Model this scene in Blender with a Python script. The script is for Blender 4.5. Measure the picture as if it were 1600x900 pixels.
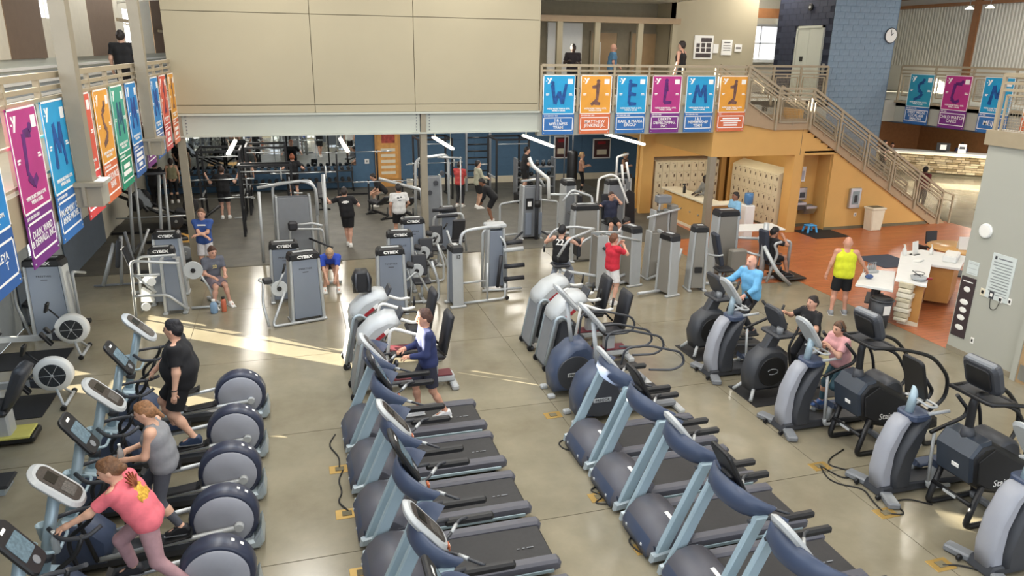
import bpy, math, random
import numpy as np
from mathutils import Vector, Matrix
random.seed(7)
S = bpy.context.scene
COL = S.collection
for o in list(bpy.data.objects): bpy.data.objects.remove(o)
PI = math.pi
# ------------------------------------------------------------------ camera
def cam_setup():
    f, c = 1150.0, (800.0, 450.0)
    d = Vector((445-c[0], -(74-c[1]), -f)).normalized()
    r = Vector((5000-c[0], -(140-c[1]), -f)); r = (r-d*r.dot(d)).normalized()
    u = r.cross(d)
    m = Matrix((r, d, u)).to_4x4()
    m.translation = (0, 0, 5.6)
    cd = bpy.data.cameras.new('camera'); cd.sensor_width = 36; cd.lens = f/1600*36
    cd.clip_start = .05; cd.clip_end = 300
    o = bpy.data.objects.new('camera', cd); COL.objects.link(o); o.matrix_world = m
    S.camera = o
cam_setup()
# ------------------------------------------------------------------ sky, sun, lights, exposure
W = bpy.data.worlds.new('sky'); S.world = W; W.use_nodes = True
bg = W.node_tree.nodes['Background']; bg.inputs[0].default_value = (.80, .88, 1, 1); bg.inputs[1].default_value = 1.6
S.view_settings.view_transform = 'Standard'; S.view_settings.look = 'None'
S.view_settings.gamma = 1; S.view_settings.use_curve_mapping = False
S.view_settings.exposure = 0.22
def light(name, kind, loc, energy, color=(1, 1, 1), size=None, direction=None, spread=None):
    l = bpy.data.lights.new(name, kind); l.energy = energy; l.color = color
    if kind == 'AREA':
        l.shape = 'RECTANGLE'; l.size, l.size_y = size
        if spread: l.spread = spread
    o = bpy.data.objects.new(name, l); COL.objects.link(o); o.location = loc
    if direction: o.rotation_euler = Vector(direction).to_track_quat('-Z', 'Y').to_euler()
    return o
sun = light('sun', 'SUN', (-30, 40, 12), 50.0, (1, .92, .74), direction=(.80, -.60, -.19)); sun.data.angle = .006
for x in (-.5, 4.5, 9.5):                                  # rows of assumed ceiling lights over the hall, no fixtures modelled
    for y in (3, 8, 13, 18):
        light('hall_luminaire', 'AREA', (x, y, 9.2), 150, (1, .97, .91), (1.2, 2.4), (0, 0, -1))
light('window_daylight', 'AREA', (-5.3, 8, 6.9), 420, (.80, .89, 1), (16, 3.0), (1, 0, -.25))   # added fill for assumed daylight from the left, no glazing modelled
light('window_daylight', 'AREA', (4, -6, 5.0), 260, (.93, .95, 1), (16, 6.5), (0, 1, -.1))      # added fill from behind the camera, no window built there
light('under_track_luminaire', 'AREA', (-4.2, 11, 3.6), 150, (.62, .80, 1), (1.2, 14), (.2, 0, -1))  # added cool fill under the track, no fixture modelled
for x in (17.5, 24, 30):  # assumed lobby lights, added to brighten it, no lamps built
    for y in (15, 25):
        light('lobby_luminaire', 'AREA', (x, y, 3.2 if x > 21.5 else 8.6), 420 if x > 21.5 else 170, (1, .94, .84), (1.2, 1.2), (0, 0, -1))
light('mezzanine_luminaire', 'AREA', (10.5, 24.2, 6.9), 42, (1, .93, .82), (5, .6), (0, 0, -1))
light('mezzanine_luminaire', 'AREA', (15.5, 23.2, 9.0), 60, (1, .93, .82), (3, 1), (0, 0, -1))  # assumed light above the stair head, without a fixture
light('mezzanine_luminaire', 'AREA', (24, 19, 8.4), 200, (1, .96, .9), (2, 6), (0, 0, -1))  # assumed light over the right balcony, lamp itself not built
light('track_luminaire', 'AREA', (-4.2, 27, 8.3), 230, (1, .97, .92), (1, 12), (0, 0, -1))  # assumed light over the running track, nothing modelled for it
light('locker_room_luminaire', 'AREA', (14, 21.9, 3.2), 42, (1, .9, .7), (1.5, 1.5), (0, 0, -1))  # assumed light in the locker room, no lamp body
# ------------------------------------------------------------------ materials
def lin(h):
    if isinstance(h, str):
        h = h.lstrip('#'); c = [int(h[i:i+2], 16)/255 for i in (0, 2, 4)]
    else: c = h
    return tuple(((v+.055)/1.055)**2.4 if v > .04045 else v/12.92 for v in c)+(1,)
MATS = {}
def M(name, col=None, rough=.5, metal=0, noise=.06, scale=6, bump=0, emit=0, spec=.5, trans=0, alpha=1, coat=0):
    if name in MATS: return MATS[name]
    m = bpy.data.materials.new(name); m.use_nodes = True; nt = m.node_tree; b = nt.nodes['Principled BSDF']
    c = lin(col)
    b.inputs['Base Color'].default_value = c; b.inputs['Roughness'].default_value = rough; b.inputs['Metallic'].default_value = metal
    b.inputs['Specular IOR Level'].default_value = spec; b.inputs['Transmission Weight'].default_value = trans
    b.inputs['Alpha'].default_value = alpha; b.inputs['Coat Weight'].default_value = coat
    if emit:
        b.inputs['Emission Color'].default_value = c; b.inputs['Emission Strength'].default_value = emit
    if noise or bump:
        tc = nt.nodes.new('ShaderNodeTexCoord'); n = nt.nodes.new('ShaderNodeTexNoise'); n.inputs['Scale'].default_value = scale; n.inputs['Detail'].default_value = 5
        nt.links.new(tc.outputs['Object'], n.inputs['Vector'])
        if noise:
            r = nt.nodes.new('ShaderNodeValToRGB'); e = r.color_ramp.elements
            e[0].position = .3; e[1].position = .7
            e[0].color = tuple(v*(1-noise) for v in c[:3])+(1,); e[1].color = tuple(min(1, v*(1+noise)) for v in c[:3])+(1,)
            nt.links.new(n.outputs['Fac'], r.inputs['Fac']); nt.links.new(r.outputs['Color'], b.inputs['Base Color'])
        if bump:
            bp = nt.nodes.new('ShaderNodeBump'); bp.inputs['Strength'].default_value = bump; bp.inputs['Distance'].default_value = .01
            nt.links.new(n.outputs['Fac'], bp.inputs['Height']); nt.links.new(bp.outputs['Normal'], b.inputs['Normal'])
    MATS[name] = m
    return m
def floor_mat(name, c1, c2, c3, rough, scale=.5):
    m = bpy.data.materials.new(name); m.use_nodes = True; nt = m.node_tree; b = nt.nodes['Principled BSDF']; L = nt.links.new
    g = nt.nodes.new('ShaderNodeNewGeometry')
    n = nt.nodes.new('ShaderNodeTexNoise'); n.inputs['Scale'].default_value = scale; n.inputs['Detail'].default_value = 8; n.inputs['Roughness'].default_value = .65
    r = nt.nodes.new('ShaderNodeValToRGB'); e = r.color_ramp.elements
    e[0].position = .3; e[0].color = lin(c1); e[1].position = .7; e[1].color = lin(c3); k = e.new(.5); k.color = lin(c2)
    n2 = nt.nodes.new('ShaderNodeTexNoise'); n2.inputs['Scale'].default_value = 1.3; n2.inputs['Detail'].default_value = 4
    mr = nt.nodes.new('ShaderNodeMapRange'); mr.inputs['To Min'].default_value = rough*.8; mr.inputs['To Max'].default_value = rough*1.3
    L(g.outputs['Position'], n.inputs['Vector']); L(g.outputs['Position'], n2.inputs['Vector'])
    L(n.outputs['Fac'], r.inputs['Fac']); L(r.outputs['Color'], b.inputs['Base Color'])
    L(n2.outputs['Fac'], mr.inputs['Value']); L(mr.outputs[0], b.inputs['Roughness'])
    MATS[name] = m; return m
def plank_mat(name, c1, c2, joint, rough, w, l):
    m = bpy.data.materials.new(name); m.use_nodes = True; nt = m.node_tree; b = nt.nodes['Principled BSDF']; L = nt.links.new
    g = nt.nodes.new('ShaderNodeNewGeometry'); br = nt.nodes.new('ShaderNodeTexBrick')
    br.inputs['Color1'].default_value = lin(c1); br.inputs['Color2'].default_value = lin(c2); br.inputs['Mortar'].default_value = lin(joint)
    br.inputs['Scale'].default_value = 1; br.inputs['Mortar Size'].default_value = .006; br.inputs['Brick Width'].default_value = l; br.inputs['Row Height'].default_value = w
    br.inputs['Bias'].default_value = 0
    n = nt.nodes.new('ShaderNodeTexNoise'); n.inputs['Scale'].default_value = 5; n.inputs['Detail'].default_value = 6
    mp = nt.nodes.new('ShaderNodeMapping'); mp.inputs['Scale'].default_value = (.5, 8, 1)
    mx = nt.nodes.new('ShaderNodeMix'); mx.data_type = 'RGBA'; mx.blend_type = 'MULTIPLY'; mx.inputs[0].default_value = .35
    L(g.outputs['Position'], br.inputs['Vector']); L(g.outputs['Position'], mp.inputs['Vector']); L(mp.outputs[0], n.inputs['Vector'])
    L(br.outputs['Color'], mx.inputs[6]); L(n.outputs['Color'], mx.inputs[7]); L(mx.outputs[2], b.inputs['Base Color']); b.inputs['Roughness'].default_value = rough
    MATS[name] = m; return m
floor_mat('concrete', '#756d5b', '#87806d', '#978e79', .17)
floor_mat('rubber', '#4a4842', '#57544c', '#625f55', .55, 2)
floor_mat('tile', '#9c8e72', '#a8997c', '#b0a286', .25, .8)
plank_mat('wood_floor', '#cb7a4c', '#b8693f', '#8a4c2c', .33, .13, 1.1)
M('joint', '#6b6454', .9)
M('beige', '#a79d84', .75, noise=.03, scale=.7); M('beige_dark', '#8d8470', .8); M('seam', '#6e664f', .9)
M('steel_paint', '#b4b7ac', .5, noise=.03, scale=1); M('rail_paint', '#a09279', .45, noise=.04)
M('column_paint', '#8b8270', .5, noise=.04); M('stringer', '#a48c6d', .5, noise=.04)
M('yellow_wall', '#cda05c', .7, noise=.04, scale=1.2); M('grey_wall', '#a9a99e', .8, noise=.02, scale=.8)
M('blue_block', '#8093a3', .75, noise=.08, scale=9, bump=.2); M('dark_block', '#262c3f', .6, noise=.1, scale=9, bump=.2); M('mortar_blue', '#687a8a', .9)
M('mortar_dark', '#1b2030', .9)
M('blue_wall', '#4b6a85', .75, noise=.05); M('dark_ceiling', '#3c352c', .9); M('white_ceiling', '#cfcabc', .9)
M('mirror', '#dfe6e8', .02, 1, noise=0); M('white', '#e6e6e2', .45, noise=.02); M('paper', '#eceae4', .8, noise=.02); M('cream', '#dcd3bb', .5, noise=.03)
M('cream_panel', '#cdc7b6', .7, noise=.03); M('brown_panel', '#6b5949', .8, noise=.05); M('corrugated', '#d6d2c6', .5, noise=.03, scale=2)
M('corr_grey', '#9aa0a2', .5, noise=.04); M('wainscot', '#59636f', .6)
M('locker', '#d3c9ab', .45, noise=.03); M('locker_slot', '#5b4a38', .6)
M('wood_door', '#a98d68', .5, noise=.08, scale=3); M('cabinet_wood', '#c08d4f', .45, noise=.07, scale=4); M('brown_wood', '#966640', .5, noise=.1)
M('steel', '#b9bdbf', .3, .9, noise=.03); M('glass', '#ffffff', .03, trans=1, noise=0, spec=.5)
M('black', '#18181a', .45, noise=.05); M('black_gloss', '#0e0e10', .18, noise=0); M('rubber_black', '#1d1d1f', .7, noise=.08)
M('navy_plastic', '#414c63', .38, noise=.04); M('slate_plastic', '#55555d', .42, noise=.05); M('grey_plastic', '#62646f', .4, noise=.04)
M('silver', '#aab6bd', .32, .25, noise=.03); M('silver_blue', '#a3b8c2', .33, .2, noise=.03); M('light_plastic', '#b3b6b7', .35, noise=.03); M('frame_silver', '#b6b9ba', .33, .3, noise=.03)
M('shroud', '#7f8794', .35, .2, noise=.03, scale=1); M('shroud_warm', '#8c8880', .38, .2, noise=.03, scale=1)
M('dark_grey', '#3b3d42', .45, noise=.05); M('mid_grey', '#7b7e82', .45, noise=.04); M('pad', '#26272c', .5, noise=.06); M('pad_blue', '#2f3542', .5, noise=.06)
M('belt', '#2c2b2c', .6, noise=.1, scale=20); M('screen', '#101114', .12, noise=0); M('screen_lit', '#5d7480', .2, noise=.3, scale=30)
M('panel_print', '#3d3631', .3, noise=.35, scale=45); M('red_print', '#9c2a30', .4); M('outlet_brass', '#b79655', .4, .5, noise=.08)
M('disc_grey', '#9d9fa8', .4, noise=.04); M('drum_dark', '#33384a', .32, noise=.05); M('daylit_pane', '#f4f8ff', .3, noise=0, emit=2.2); M('print_white', '#f2f0ec', .6, noise=0); M('cord', '#1b1a19', .6); M('gold_mat', '#d8a75a', .5)
# ------------------------------------------------------------------ mesh helpers
class B:
    def __init__(s): s.v = []; s.f = []; s.sm = []
    def add(s, vs, fs, smooth=False):
        k = len(s.v); s.v += [tuple(p) for p in vs]
        for f in fs: s.f.append([i+k for i in f]); s.sm.append(smooth)
        return s
    def box(s, c, d, rot=None, bev=0):
        x, y, z = d[0]/2, d[1]/2, d[2]/2
        if bev:
            b = min(bev, x*.9, y*.9, z*.9); vs = []
            idx = {}
            for sx in (-1, 1):
                for sy in (-1, 1):
                    for sz in (-1, 1):
                        for k in range(3):
                            p = [sx*(x-b), sy*(y-b), sz*(z-b)]; p[k] = (sx*x, sy*y, sz*z)[k]
                            idx[(sx, sy, sz, k)] = len(vs); vs.append(p)
            fs = []
            for k in range(3):
                a, c2 = [(1, 2), (2, 0), (0, 1)][k]
                for sg in (-1, 1):
                    q = []
                    for u, w in ((-1, -1), (1, -1), (1, 1), (-1, 1)):
                        t = [0, 0, 0]; t[k] = sg; t[a] = u; t[c2] = w; q.append(idx[(*t, k)])
                    fs.append(q if sg > 0 else q[::-1])
            for k in range(3):
                a, c2 = [(1, 2), (2, 0), (0, 1)][k]
                for u in (-1, 1):
                    for w in (-1, 1):
                        t0 = [0, 0, 0]; t0[k] = -1; t0[a] = u; t0[c2] = w; t1 = list(t0); t1[k] = 1
                        q = [idx[(*t0, a)], idx[(*t1, a)], idx[(*t1, c2)], idx[(*t0, c2)]]
                        fs.append(q if u*w < 0 else q[::-1])
            for sx in (-1, 1):
                for sy in (-1, 1):
                    for sz in (-1, 1):
                        q = [idx[(sx, sy, sz, k)] for k in range(3)]; fs.append(q if sx*sy*sz > 0 else q[::-1])
        else:
            vs = [(-x, -y, -z), (x, -y, -z), (x, y, -z), (-x, y, -z), (-x, -y, z), (x, -y, z), (x, y, z), (-x, y, z)]
            fs = [(0, 3, 2, 1), (4, 5, 6, 7), (0, 1, 5, 4), (1, 2, 6, 5), (2, 3, 7, 6), (3, 0, 4, 7)]
        vs = [Vector(p) for p in vs]
        if rot is not None:
            m = rot if isinstance(rot, Matrix) else (Matrix.Rotation(rot[2], 3, 'Z') @ Matrix.Rotation(rot[1], 3, 'Y') @ Matrix.Rotation(rot[0], 3, 'X'))
            vs = [m @ p for p in vs]
        return s.add([p+Vector(c) for p in vs], fs)
    def b2(s, lo, hi, bev=0):
        return s.box([(a+b)/2 for a, b in zip(lo, hi)], [b-a for a, b in zip(lo, hi)], bev=bev)
    def tube(s, pts, r, n=8, close=False, cap=True):
        P = [Vector(p) for p in pts]; m = len(P)
        R = r if isinstance(r, (list, tuple)) else [r]*m
        T = []
        for i in range(m):
            a = P[(i-1) % m] if (close or i > 0) else P[i]; b = P[(i+1) % m] if (close or i < m-1) else P[i]
            d1 = (P[i]-a); d2 = (b-P[i])
            t = (d1.normalized() if d1.length > 1e-9 else Vector())+(d2.normalized() if d2.length > 1e-9 else Vector())
            T.append(t.normalized() if t.length > 1e-9 else Vector((0, 0, 1)))
        up = Vector((0, 0, 1)) if abs(T[0].z) < .9 else Vector((1, 0, 0))
        u = T[0].cross(up).normalized(); vs = []
        for i in range(m):
            u = (u-T[i]*u.dot(T[i]))
            u = u.normalized() if u.length > 1e-6 else T[i].orthogonal().normalized()
            w = T[i].cross(u)
            for k in range(n):
                a = 2*PI*k/n; vs.append(P[i]+(u*math.cos(a)+w*math.sin(a))*R[i])
        fs = []
        for i in range(m if close else m-1):
            j = (i+1) % m
            for k in range(n): fs.append((i*n+k, i*n+(k+1) % n, j*n+(k+1) % n, j*n+k))
        s.add(vs, fs, True)
        if cap and not close:
            k0 = len(s.v)-m*n
            s.f.append([k0+k for k in range(n)][::-1]); s.sm.append(False)
            s.f.append([k0+(m-1)*n+k for k in range(n)]); s.sm.append(False)
        return s
    def bar(s, p0, p1, w, h, roll=0):
        p0 = Vector(p0); p1 = Vector(p1); d = p1-p0; L = d.length
        x = d/L; up = Vector((0, 0, 1)) if abs(x.z) < .95 else Vector((0, 1, 0))
        y = up.cross(x).normalized(); z = x.cross(y)
        m = Matrix((x, y, z)).transposed()
        if roll: m = m @ Matrix.Rotation(roll, 3, 'X')
        return s.box((p0+p1)/2, (L, w, h), rot=m)
    def prism(s, poly, a, b, axis='y', bev=0, smooth=False):
        """polygon (u, w) extruded along axis from a to b with rounded rims"""
        n = len(poly)
        ar = sum(poly[i][0]*poly[(i+1) % n][1]-poly[(i+1) % n][0]*poly[i][1] for i in range(n))
        if ar < 0: poly = poly[::-1]
        def inset(d):
            out = []
            for i in range(n):
                p0, p1, p2 = Vector(poly[i-1]).to_2d(), Vector(poly[i]).to_2d(), Vector(poly[(i+1) % n]).to_2d()
                e1 = (p1-p0).normalized(); e2 = (p2-p1).normalized()
                nn = Vector((-e1.y, e1.x))+Vector((-e2.y, e2.x)); L = nn.length
                nn = nn/L if L > 1e-6 else Vector((0, 0))
                out.append(p1+nn*d/max(.5, L/2))
            return out
        rings = [(a, inset(bev)), (a+bev, poly), (b-bev, poly), (b, inset(bev))] if bev else [(a, poly), (b, poly)]
        def mk(u, w, t):
            return {'y': (u, t, w), 'x': (t, u, w), 'z': (u, w, t)}[axis]
        vs = [mk(p[0], p[1], t) for t, pl in rings for p in pl]
        fs = []; flip = axis == 'y'
        for r_ in range(len(rings)-1):
            for i in range(n):
                j = (i+1) % n; q = [r_*n+i, r_*n+j, (r_+1)*n+j, (r_+1)*n+i]; fs.append(q[::-1] if flip else q)
        s.add(vs, fs, smooth)
        k0 = len(s.v)-len(vs)
        lo = [k0+i for i in range(n)]; hi = [k0+(len(rings)-1)*n+i for i in range(n)]
        s.f += [lo if flip else lo[::-1], hi[::-1] if flip else hi]; s.sm += [False, False]
        return s
    def lathe(s, prof, c=(0, 0, 0), axis='z', n=20, smooth=True):
        vs = []
        for r, h in prof:
            for k in range(n):
                a = 2*PI*k/n; x, y = r*math.cos(a), r*math.sin(a)
                vs.append({'z': (c[0]+x, c[1]+y, c[2]+h), 'y': (c[0]+y, c[1]+h, c[2]+x), 'x': (c[0]+h, c[1]+x, c[2]+y)}[axis])
        fs = []
        m = len(prof)
        for i in range(m-1):
            for k in range(n):
                fs.append((i*n+k, i*n+(k+1) % n, (i+1)*n+(k+1) % n, (i+1)*n+k))
        s.add(vs, fs, smooth); k0 = len(s.v)-m*n
        s.f.append([k0+k for k in range(n)][::-1]); s.sm.append(False)
        s.f.append([k0+(m-1)*n+k for k in range(n)]); s.sm.append(False)
        return s
    def disc(s, c, r, t, axis='y', n=24, bev=.008):
        b = min(bev, t*.45, r*.45)
        return s.lathe([(r-b, -t/2), (r, -t/2+b), (r, t/2-b), (r-b, t/2)], c, axis, n)
    def sph(s, c, r, n=10, m=6):
        r = r if isinstance(r, (tuple, list)) else (r, r, r); vs = []
        prof = [(math.sin(PI*i/m), -math.cos(PI*i/m)) for i in range(m+1)]
        for a, h in prof:
            a = max(a, .01)
            for k in range(n):
                t = 2*PI*k/n; vs.append((c[0]+r[0]*a*math.cos(t), c[1]+r[1]*a*math.sin(t), c[2]+r[2]*h))
        return s.add(vs, [(i*n+k, i*n+(k+1) % n, (i+1)*n+(k+1) % n, (i+1)*n+k) for i in range(m) for k in range(n)], True)
    def poly(s, pts, fs=None):
        return s.add(pts, [tuple(range(len(pts)))] if fs is None else fs)
    def xf(s, m):
        s.v = [tuple(m @ Vector(p)) for p in s.v]; return s
    def mesh(s, name):
        me = bpy.data.meshes.new(name); me.from_pydata(s.v, [], s.f); me.polygons.foreach_set('use_smooth', s.sm); me.update(); return me
def link(name, me, mat, parent=None, loc=None, rz=0):
    o = bpy.data.objects.new(name, me); COL.objects.link(o)
    if mat is not None and not me.materials:
        me.materials.append(MATS[mat] if isinstance(mat, str) else mat)
    if parent: o.parent = parent
    if loc: o.location = loc
    if rz: o.rotation_euler = (0, 0, rz)
    return o
def obj(name, b, mat, parent=None, loc=None, rz=0, label=None):
    o = link(name, b.mesh(name), mat, parent, loc, rz)
    if label: o['label'] = label
    return o
def tag(o, label=None, cat=None, group=None, kind=None):
    if label: o['label'] = label
    if cat: o['category'] = cat
    if group: o['group'] = group
    if kind: o['kind'] = kind
    return o
def thing(name, label, cat, loc=(0, 0, 0), rz=0, group=None):
    o = bpy.data.objects.new(name, None); COL.objects.link(o); o.empty_display_size = .1
    o.location = loc; o.rotation_euler = (0, 0, rz)
    return tag(o, label, cat, group)
def struct(name, b, mat, label=None):
    return tag(obj(name, b, mat), label or name.replace('_', ' '), None, None, 'structure')
KIDS = {}
def dup(root, loc, rz, label, group=None):
    kids = {}
    for o in bpy.data.objects:
        if o.parent: kids.setdefault(o.parent.name, []).append(o)
    def cp(o, par):
        c = o.copy(); COL.objects.link(c); c.parent = par
        for ch in kids.get(o.name, []): cp(ch, c)
        return c
    r = cp(root, None); r.location = loc; r.rotation_euler = (0, 0, rz); r['label'] = label
    if group: r['group'] = group
    return r
def text(name, txt, size, mat, parent, loc, rot, align='CENTER', bold=.0, space=1.0, sx=1.0, line=1.0, ext=.0006):
    c = bpy.data.curves.new(name, 'FONT'); c.body = txt; c.size = size; c.align_x = align; c.align_y = 'CENTER'
    c.offset = bold; c.extrude = ext; c.resolution_u = 2; c.space_character = space; c.space_line = line
    t = bpy.data.objects.new('tmp', c); COL.objects.link(t)
    me = bpy.data.meshes.new_from_object(t); bpy.data.objects.remove(t)
    me.materials.clear()
    o = link(name, me, mat, parent); o.location = loc; o.rotation_euler = rot; o.scale = (sx, 1, 1)
    return o
FRONT = (PI/2, 0, 0)                 # text facing -y
LEFTF = (PI/2, 0, -PI/2)             # text facing -x
RIGHTF = (PI/2, 0, PI/2)             # text facing +x
def arc(c, r, a0, a1, n, plane='xz'):
    out = []
    for i in range(n+1):
        a = a0+(a1-a0)*i/n; u, w = r*math.cos(a), r*math.sin(a)
        out.append({'xz': (c[0]+u, c[1], c[2]+w), 'xy': (c[0]+u, c[1]+w, c[2]), 'yz': (c[0], c[1]+u, c[2]+w)}[plane])
    return out
def rounded(pts, r, n=4):
    """round the corners of a 3-D polyline"""
    P = [Vector(p) for p in pts]; out = [P[0]]
    for i in range(1, len(P)-1):
        a = (P[i-1]-P[i]); b = (P[i+1]-P[i]); d = min(r, a.length*.48, b.length*.48)
        p0 = P[i]+a.normalized()*d; p1 = P[i]+b.normalized()*d
        for k in range(n+1):
            t = k/n; out.append(p0*(1-t)**2+P[i]*2*t*(1-t)+p1*t*t)
    out.append(P[-1]); return out
# ------------------------------------------------------------------ structure
YB, ZF = 20.2, 4.1
fl_o = struct('floor', B().b2((-5.6, -7, -.25), (34, 20.16, -.008)).b2((12.4, 20.16, -.25), (34, 34, -.008)), 'joint', 'polished grey tan concrete gym floor with saw cut joints')
sl = {}
def slab(x0, x1, y0, y1):
    g = .006
    obj('slab', B().b2((x0+g, y0+g, -.1), (x1-g, y1-g, 0)), 'concrete', fl_o)
xs = [-5.6, -2.25, .8, 3.85, 6.9, 9.95, 12.36]; ys = [-7, 1.35, 4.4, 7.45, 10.5, 13.55, 16.6, 20.16]
for i in range(len(xs)-1):
    for j in range(len(ys)-1): slab(xs[i], xs[i+1], ys[j], ys[j+1])
slab(12.36, 22.2, -7, 10.7); slab(22.2, 34, -7, 34)
struct('floor_wood', B().b2((12.36, 10.7, -.1), (22.2, 24.5, .002)).b2((10.75, 15.45, -.1), (12.36, 20.16, .004)), 'wood_floor', 'orange brown plank floor beside the yellow wall')
struct('floor_rubber', B().b2((-5.6, 20.16, -.2), (12.40, 31.5, .012)), 'rubber', 'dark rubber mat floor of the free weight area')
# upper front wall of beige panels
wb = struct('wall_back', B().b2((-2.77, YB+.02, 4.0), (6.70, YB+.3, 9.5)), 'seam', 'beige panelled upper wall above the weight area')
for x0, x1 in ((-2.77, .64), (.64, 3.24), (3.24, 6.70)):
    for z0, z1 in ((4.0, 4.2), (4.2, 6.4), (6.4, 9.5)):
        obj('panel', B().b2((x0+.008, YB-.02, z0+.008), (x1-.008, YB+.05, z1-.008)), 'beige', wb)
obj('wall_end', B().b2((6.69, YB-.02, 4.0), (6.72, YB+.5, 9.5)), 'beige', wb)
bm_ = struct('trim_1', B().b2((-2.72, YB-.06, 3.95), (6.75, YB+.2, 4.0)).b2((-2.72, YB-.06, 3.42), (6.75, YB+.2, 3.46)), 'steel_paint', 'pale grey steel beam along the foot of the beige wall')
for a, b in ((-2.60, 3.36), (3.52, 6.75)):
    obj('web', B().b2((a, YB+.03, 3.46), (b, YB+.1, 3.95)), 'steel_paint', bm_)
for xx in (-2.50, 3.27, 3.62):
    for k in range(6): obj('bolt', B().disc((xx, YB+.022, 3.52+k*.08), .018, .03, 'y', 8), 'mid_grey', bm_)
for x, lab in ((-2.66, 'tan steel column at the left end of the pale beam'), (3.45, 'tan steel column under the middle of the pale beam')):
    struct('column', B().b2((x-.09, YB-.02, .012), (x+.09, YB+.16, 3.46)).b2((x-.07, YB-.03, 3.4), (x+.07, YB+.12, 4.0)).b2((x-.16, YB-.1, .01), (x+.16, YB+.24, .035)), 'column_paint', lab)
# weight room shell
wr = struct('wall_rear', B().b2((-5.6, 31.5, 0), (20, 31.7, 3.9)), 'blue_wall', 'blue painted rear wall of the free weight area')
for x in np.arange(4.6, 13.6, 1.0):
    for k in range(9):
        if x+.99 < 14.3: obj('block', B().b2((x+(k % 2)*.0, 31.488, .32+k*.4), (x+.99, 31.52, .32+k*.4+.392)), 'blue_wall', wr)
obj('baseboard', B().b2((4.6, 31.46, .012), (14.4, 31.5, .30)), 'cream', wr)
mir = thing('wall_mirror', 'wide wall mirror behind the dumbbell racks', 'mirror', (0, 31.47, .95))
for k in range(5): obj('mirror_pane', B().b2((-5.5+k*1.6+.004, -.012, 0), (-5.5+(k+1)*1.6-.004, .012, 2.3)), 'mirror', mir)
struct('trim_2', B().b2((3.30, 31.38, .012), (4.36, 31.52, 3.9)), 'cabinet_wood', 'tan pilaster on the blue rear wall')
struct('wall_left', B().b2((-5.9, 20.2, 0), (-5.6, 42, 5.0)).b2((-5.9, -7, 4.0), (-5.6, 20.2, 5.0)), 'cream_panel', 'left outer wall')
struct('ceiling', B().b2((-5.6, YB+.3, 3.9), (14.4, 31.7, 4.02)).b2((14.4, 25.5, 3.9), (20, 31.7, 4.02)), 'dark_ceiling', 'dark ceiling over the weight area')
for i, x in enumerate((-1.58, 1.40, 4.24, 7.18, 10.05)):
    t = thing('linear_pendant_light', ['leftmost', 'second from left', 'middle', 'second from right', 'rightmost'][i]+' of the five white linear tube lights over the weight area', 'ceiling light', (x, 20.15, 3.0), 0, 'linear tube lights')
    obj('tube', B().b2((-.05, 0, -.035), (.05, 2.9, .03), .015), M('lamp_tube', '#fff6e2', .4, noise=0, emit=5), t)
    obj('hanger', B().tube([(0, .3, .03), (0, .3, .9)], .006, 6), 'steel_paint', t); obj('hanger', B().tube([(0, 2.6, .03), (0, 2.6, .9)], .006, 6), 'steel_paint', t)
    light('tube_glow', 'AREA', (x, 25.3, 3.05), 130, (1, .95, .86), (.5, 9.5), (0, 0, -1))
# hall ceiling
struct('ceiling_hall', B().b2((-5.9, -7, 9.5), (34, 42, 9.7)), 'white_ceiling', 'high hall ceiling')
# ---- railings
def rail_seg(par, p0, p1, n, panels=True, first=0):
    """guard between two floor points: posts, three top rails, framed wire mesh"""
    p0, p1 = Vector(p0), Vector(p1); up = Vector((0, 0, 1))
    for h, w in ((1.13, .07), (.99, .05), (.87, .05)):
        obj('rail', B().bar(p0+up*h, p1+up*h, w, w), 'rail_paint', par)
    for i in range(first, n+1):
        q = p0.lerp(p1, i/n); obj('post', B().bar(q-up*.12, q+up*1.13, .06, .06), 'rail_paint', par)
    if panels:
        for i in range(n):
            a, b = p0.lerp(p1, (i+.1)/n), p0.lerp(p1, (i+.9)/n); f = B(); w = B()
            for h in (.12, .78): f.bar(a+up*h, b+up*h, .035, .035)
            for q in (a, b): f.bar(q+up*.12, q+up*.78, .035, .035)
            m = p0.lerp(p1, (i+.5)/n)
            for h in (.80, .06): f.bar(m+up*(h-.05), m+up*(h+.05), .02, .02)
            obj('mesh_frame', f, 'rail_paint', par)
            L = (b-a).length; k = max(4, int(L/.055))
            for j in range(1, k): q = a.lerp(b, j/k); w.tube([q+up*.12, q+up*.78], .0045, 3, cap=False)
            for j in range(1, 13): w.tube([a+up*(.12+.66*j/13), b+up*(.12+.66*j/13)], .0045, 3, cap=False)
            obj('wire_mesh', w, 'rail_paint', par)
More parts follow.
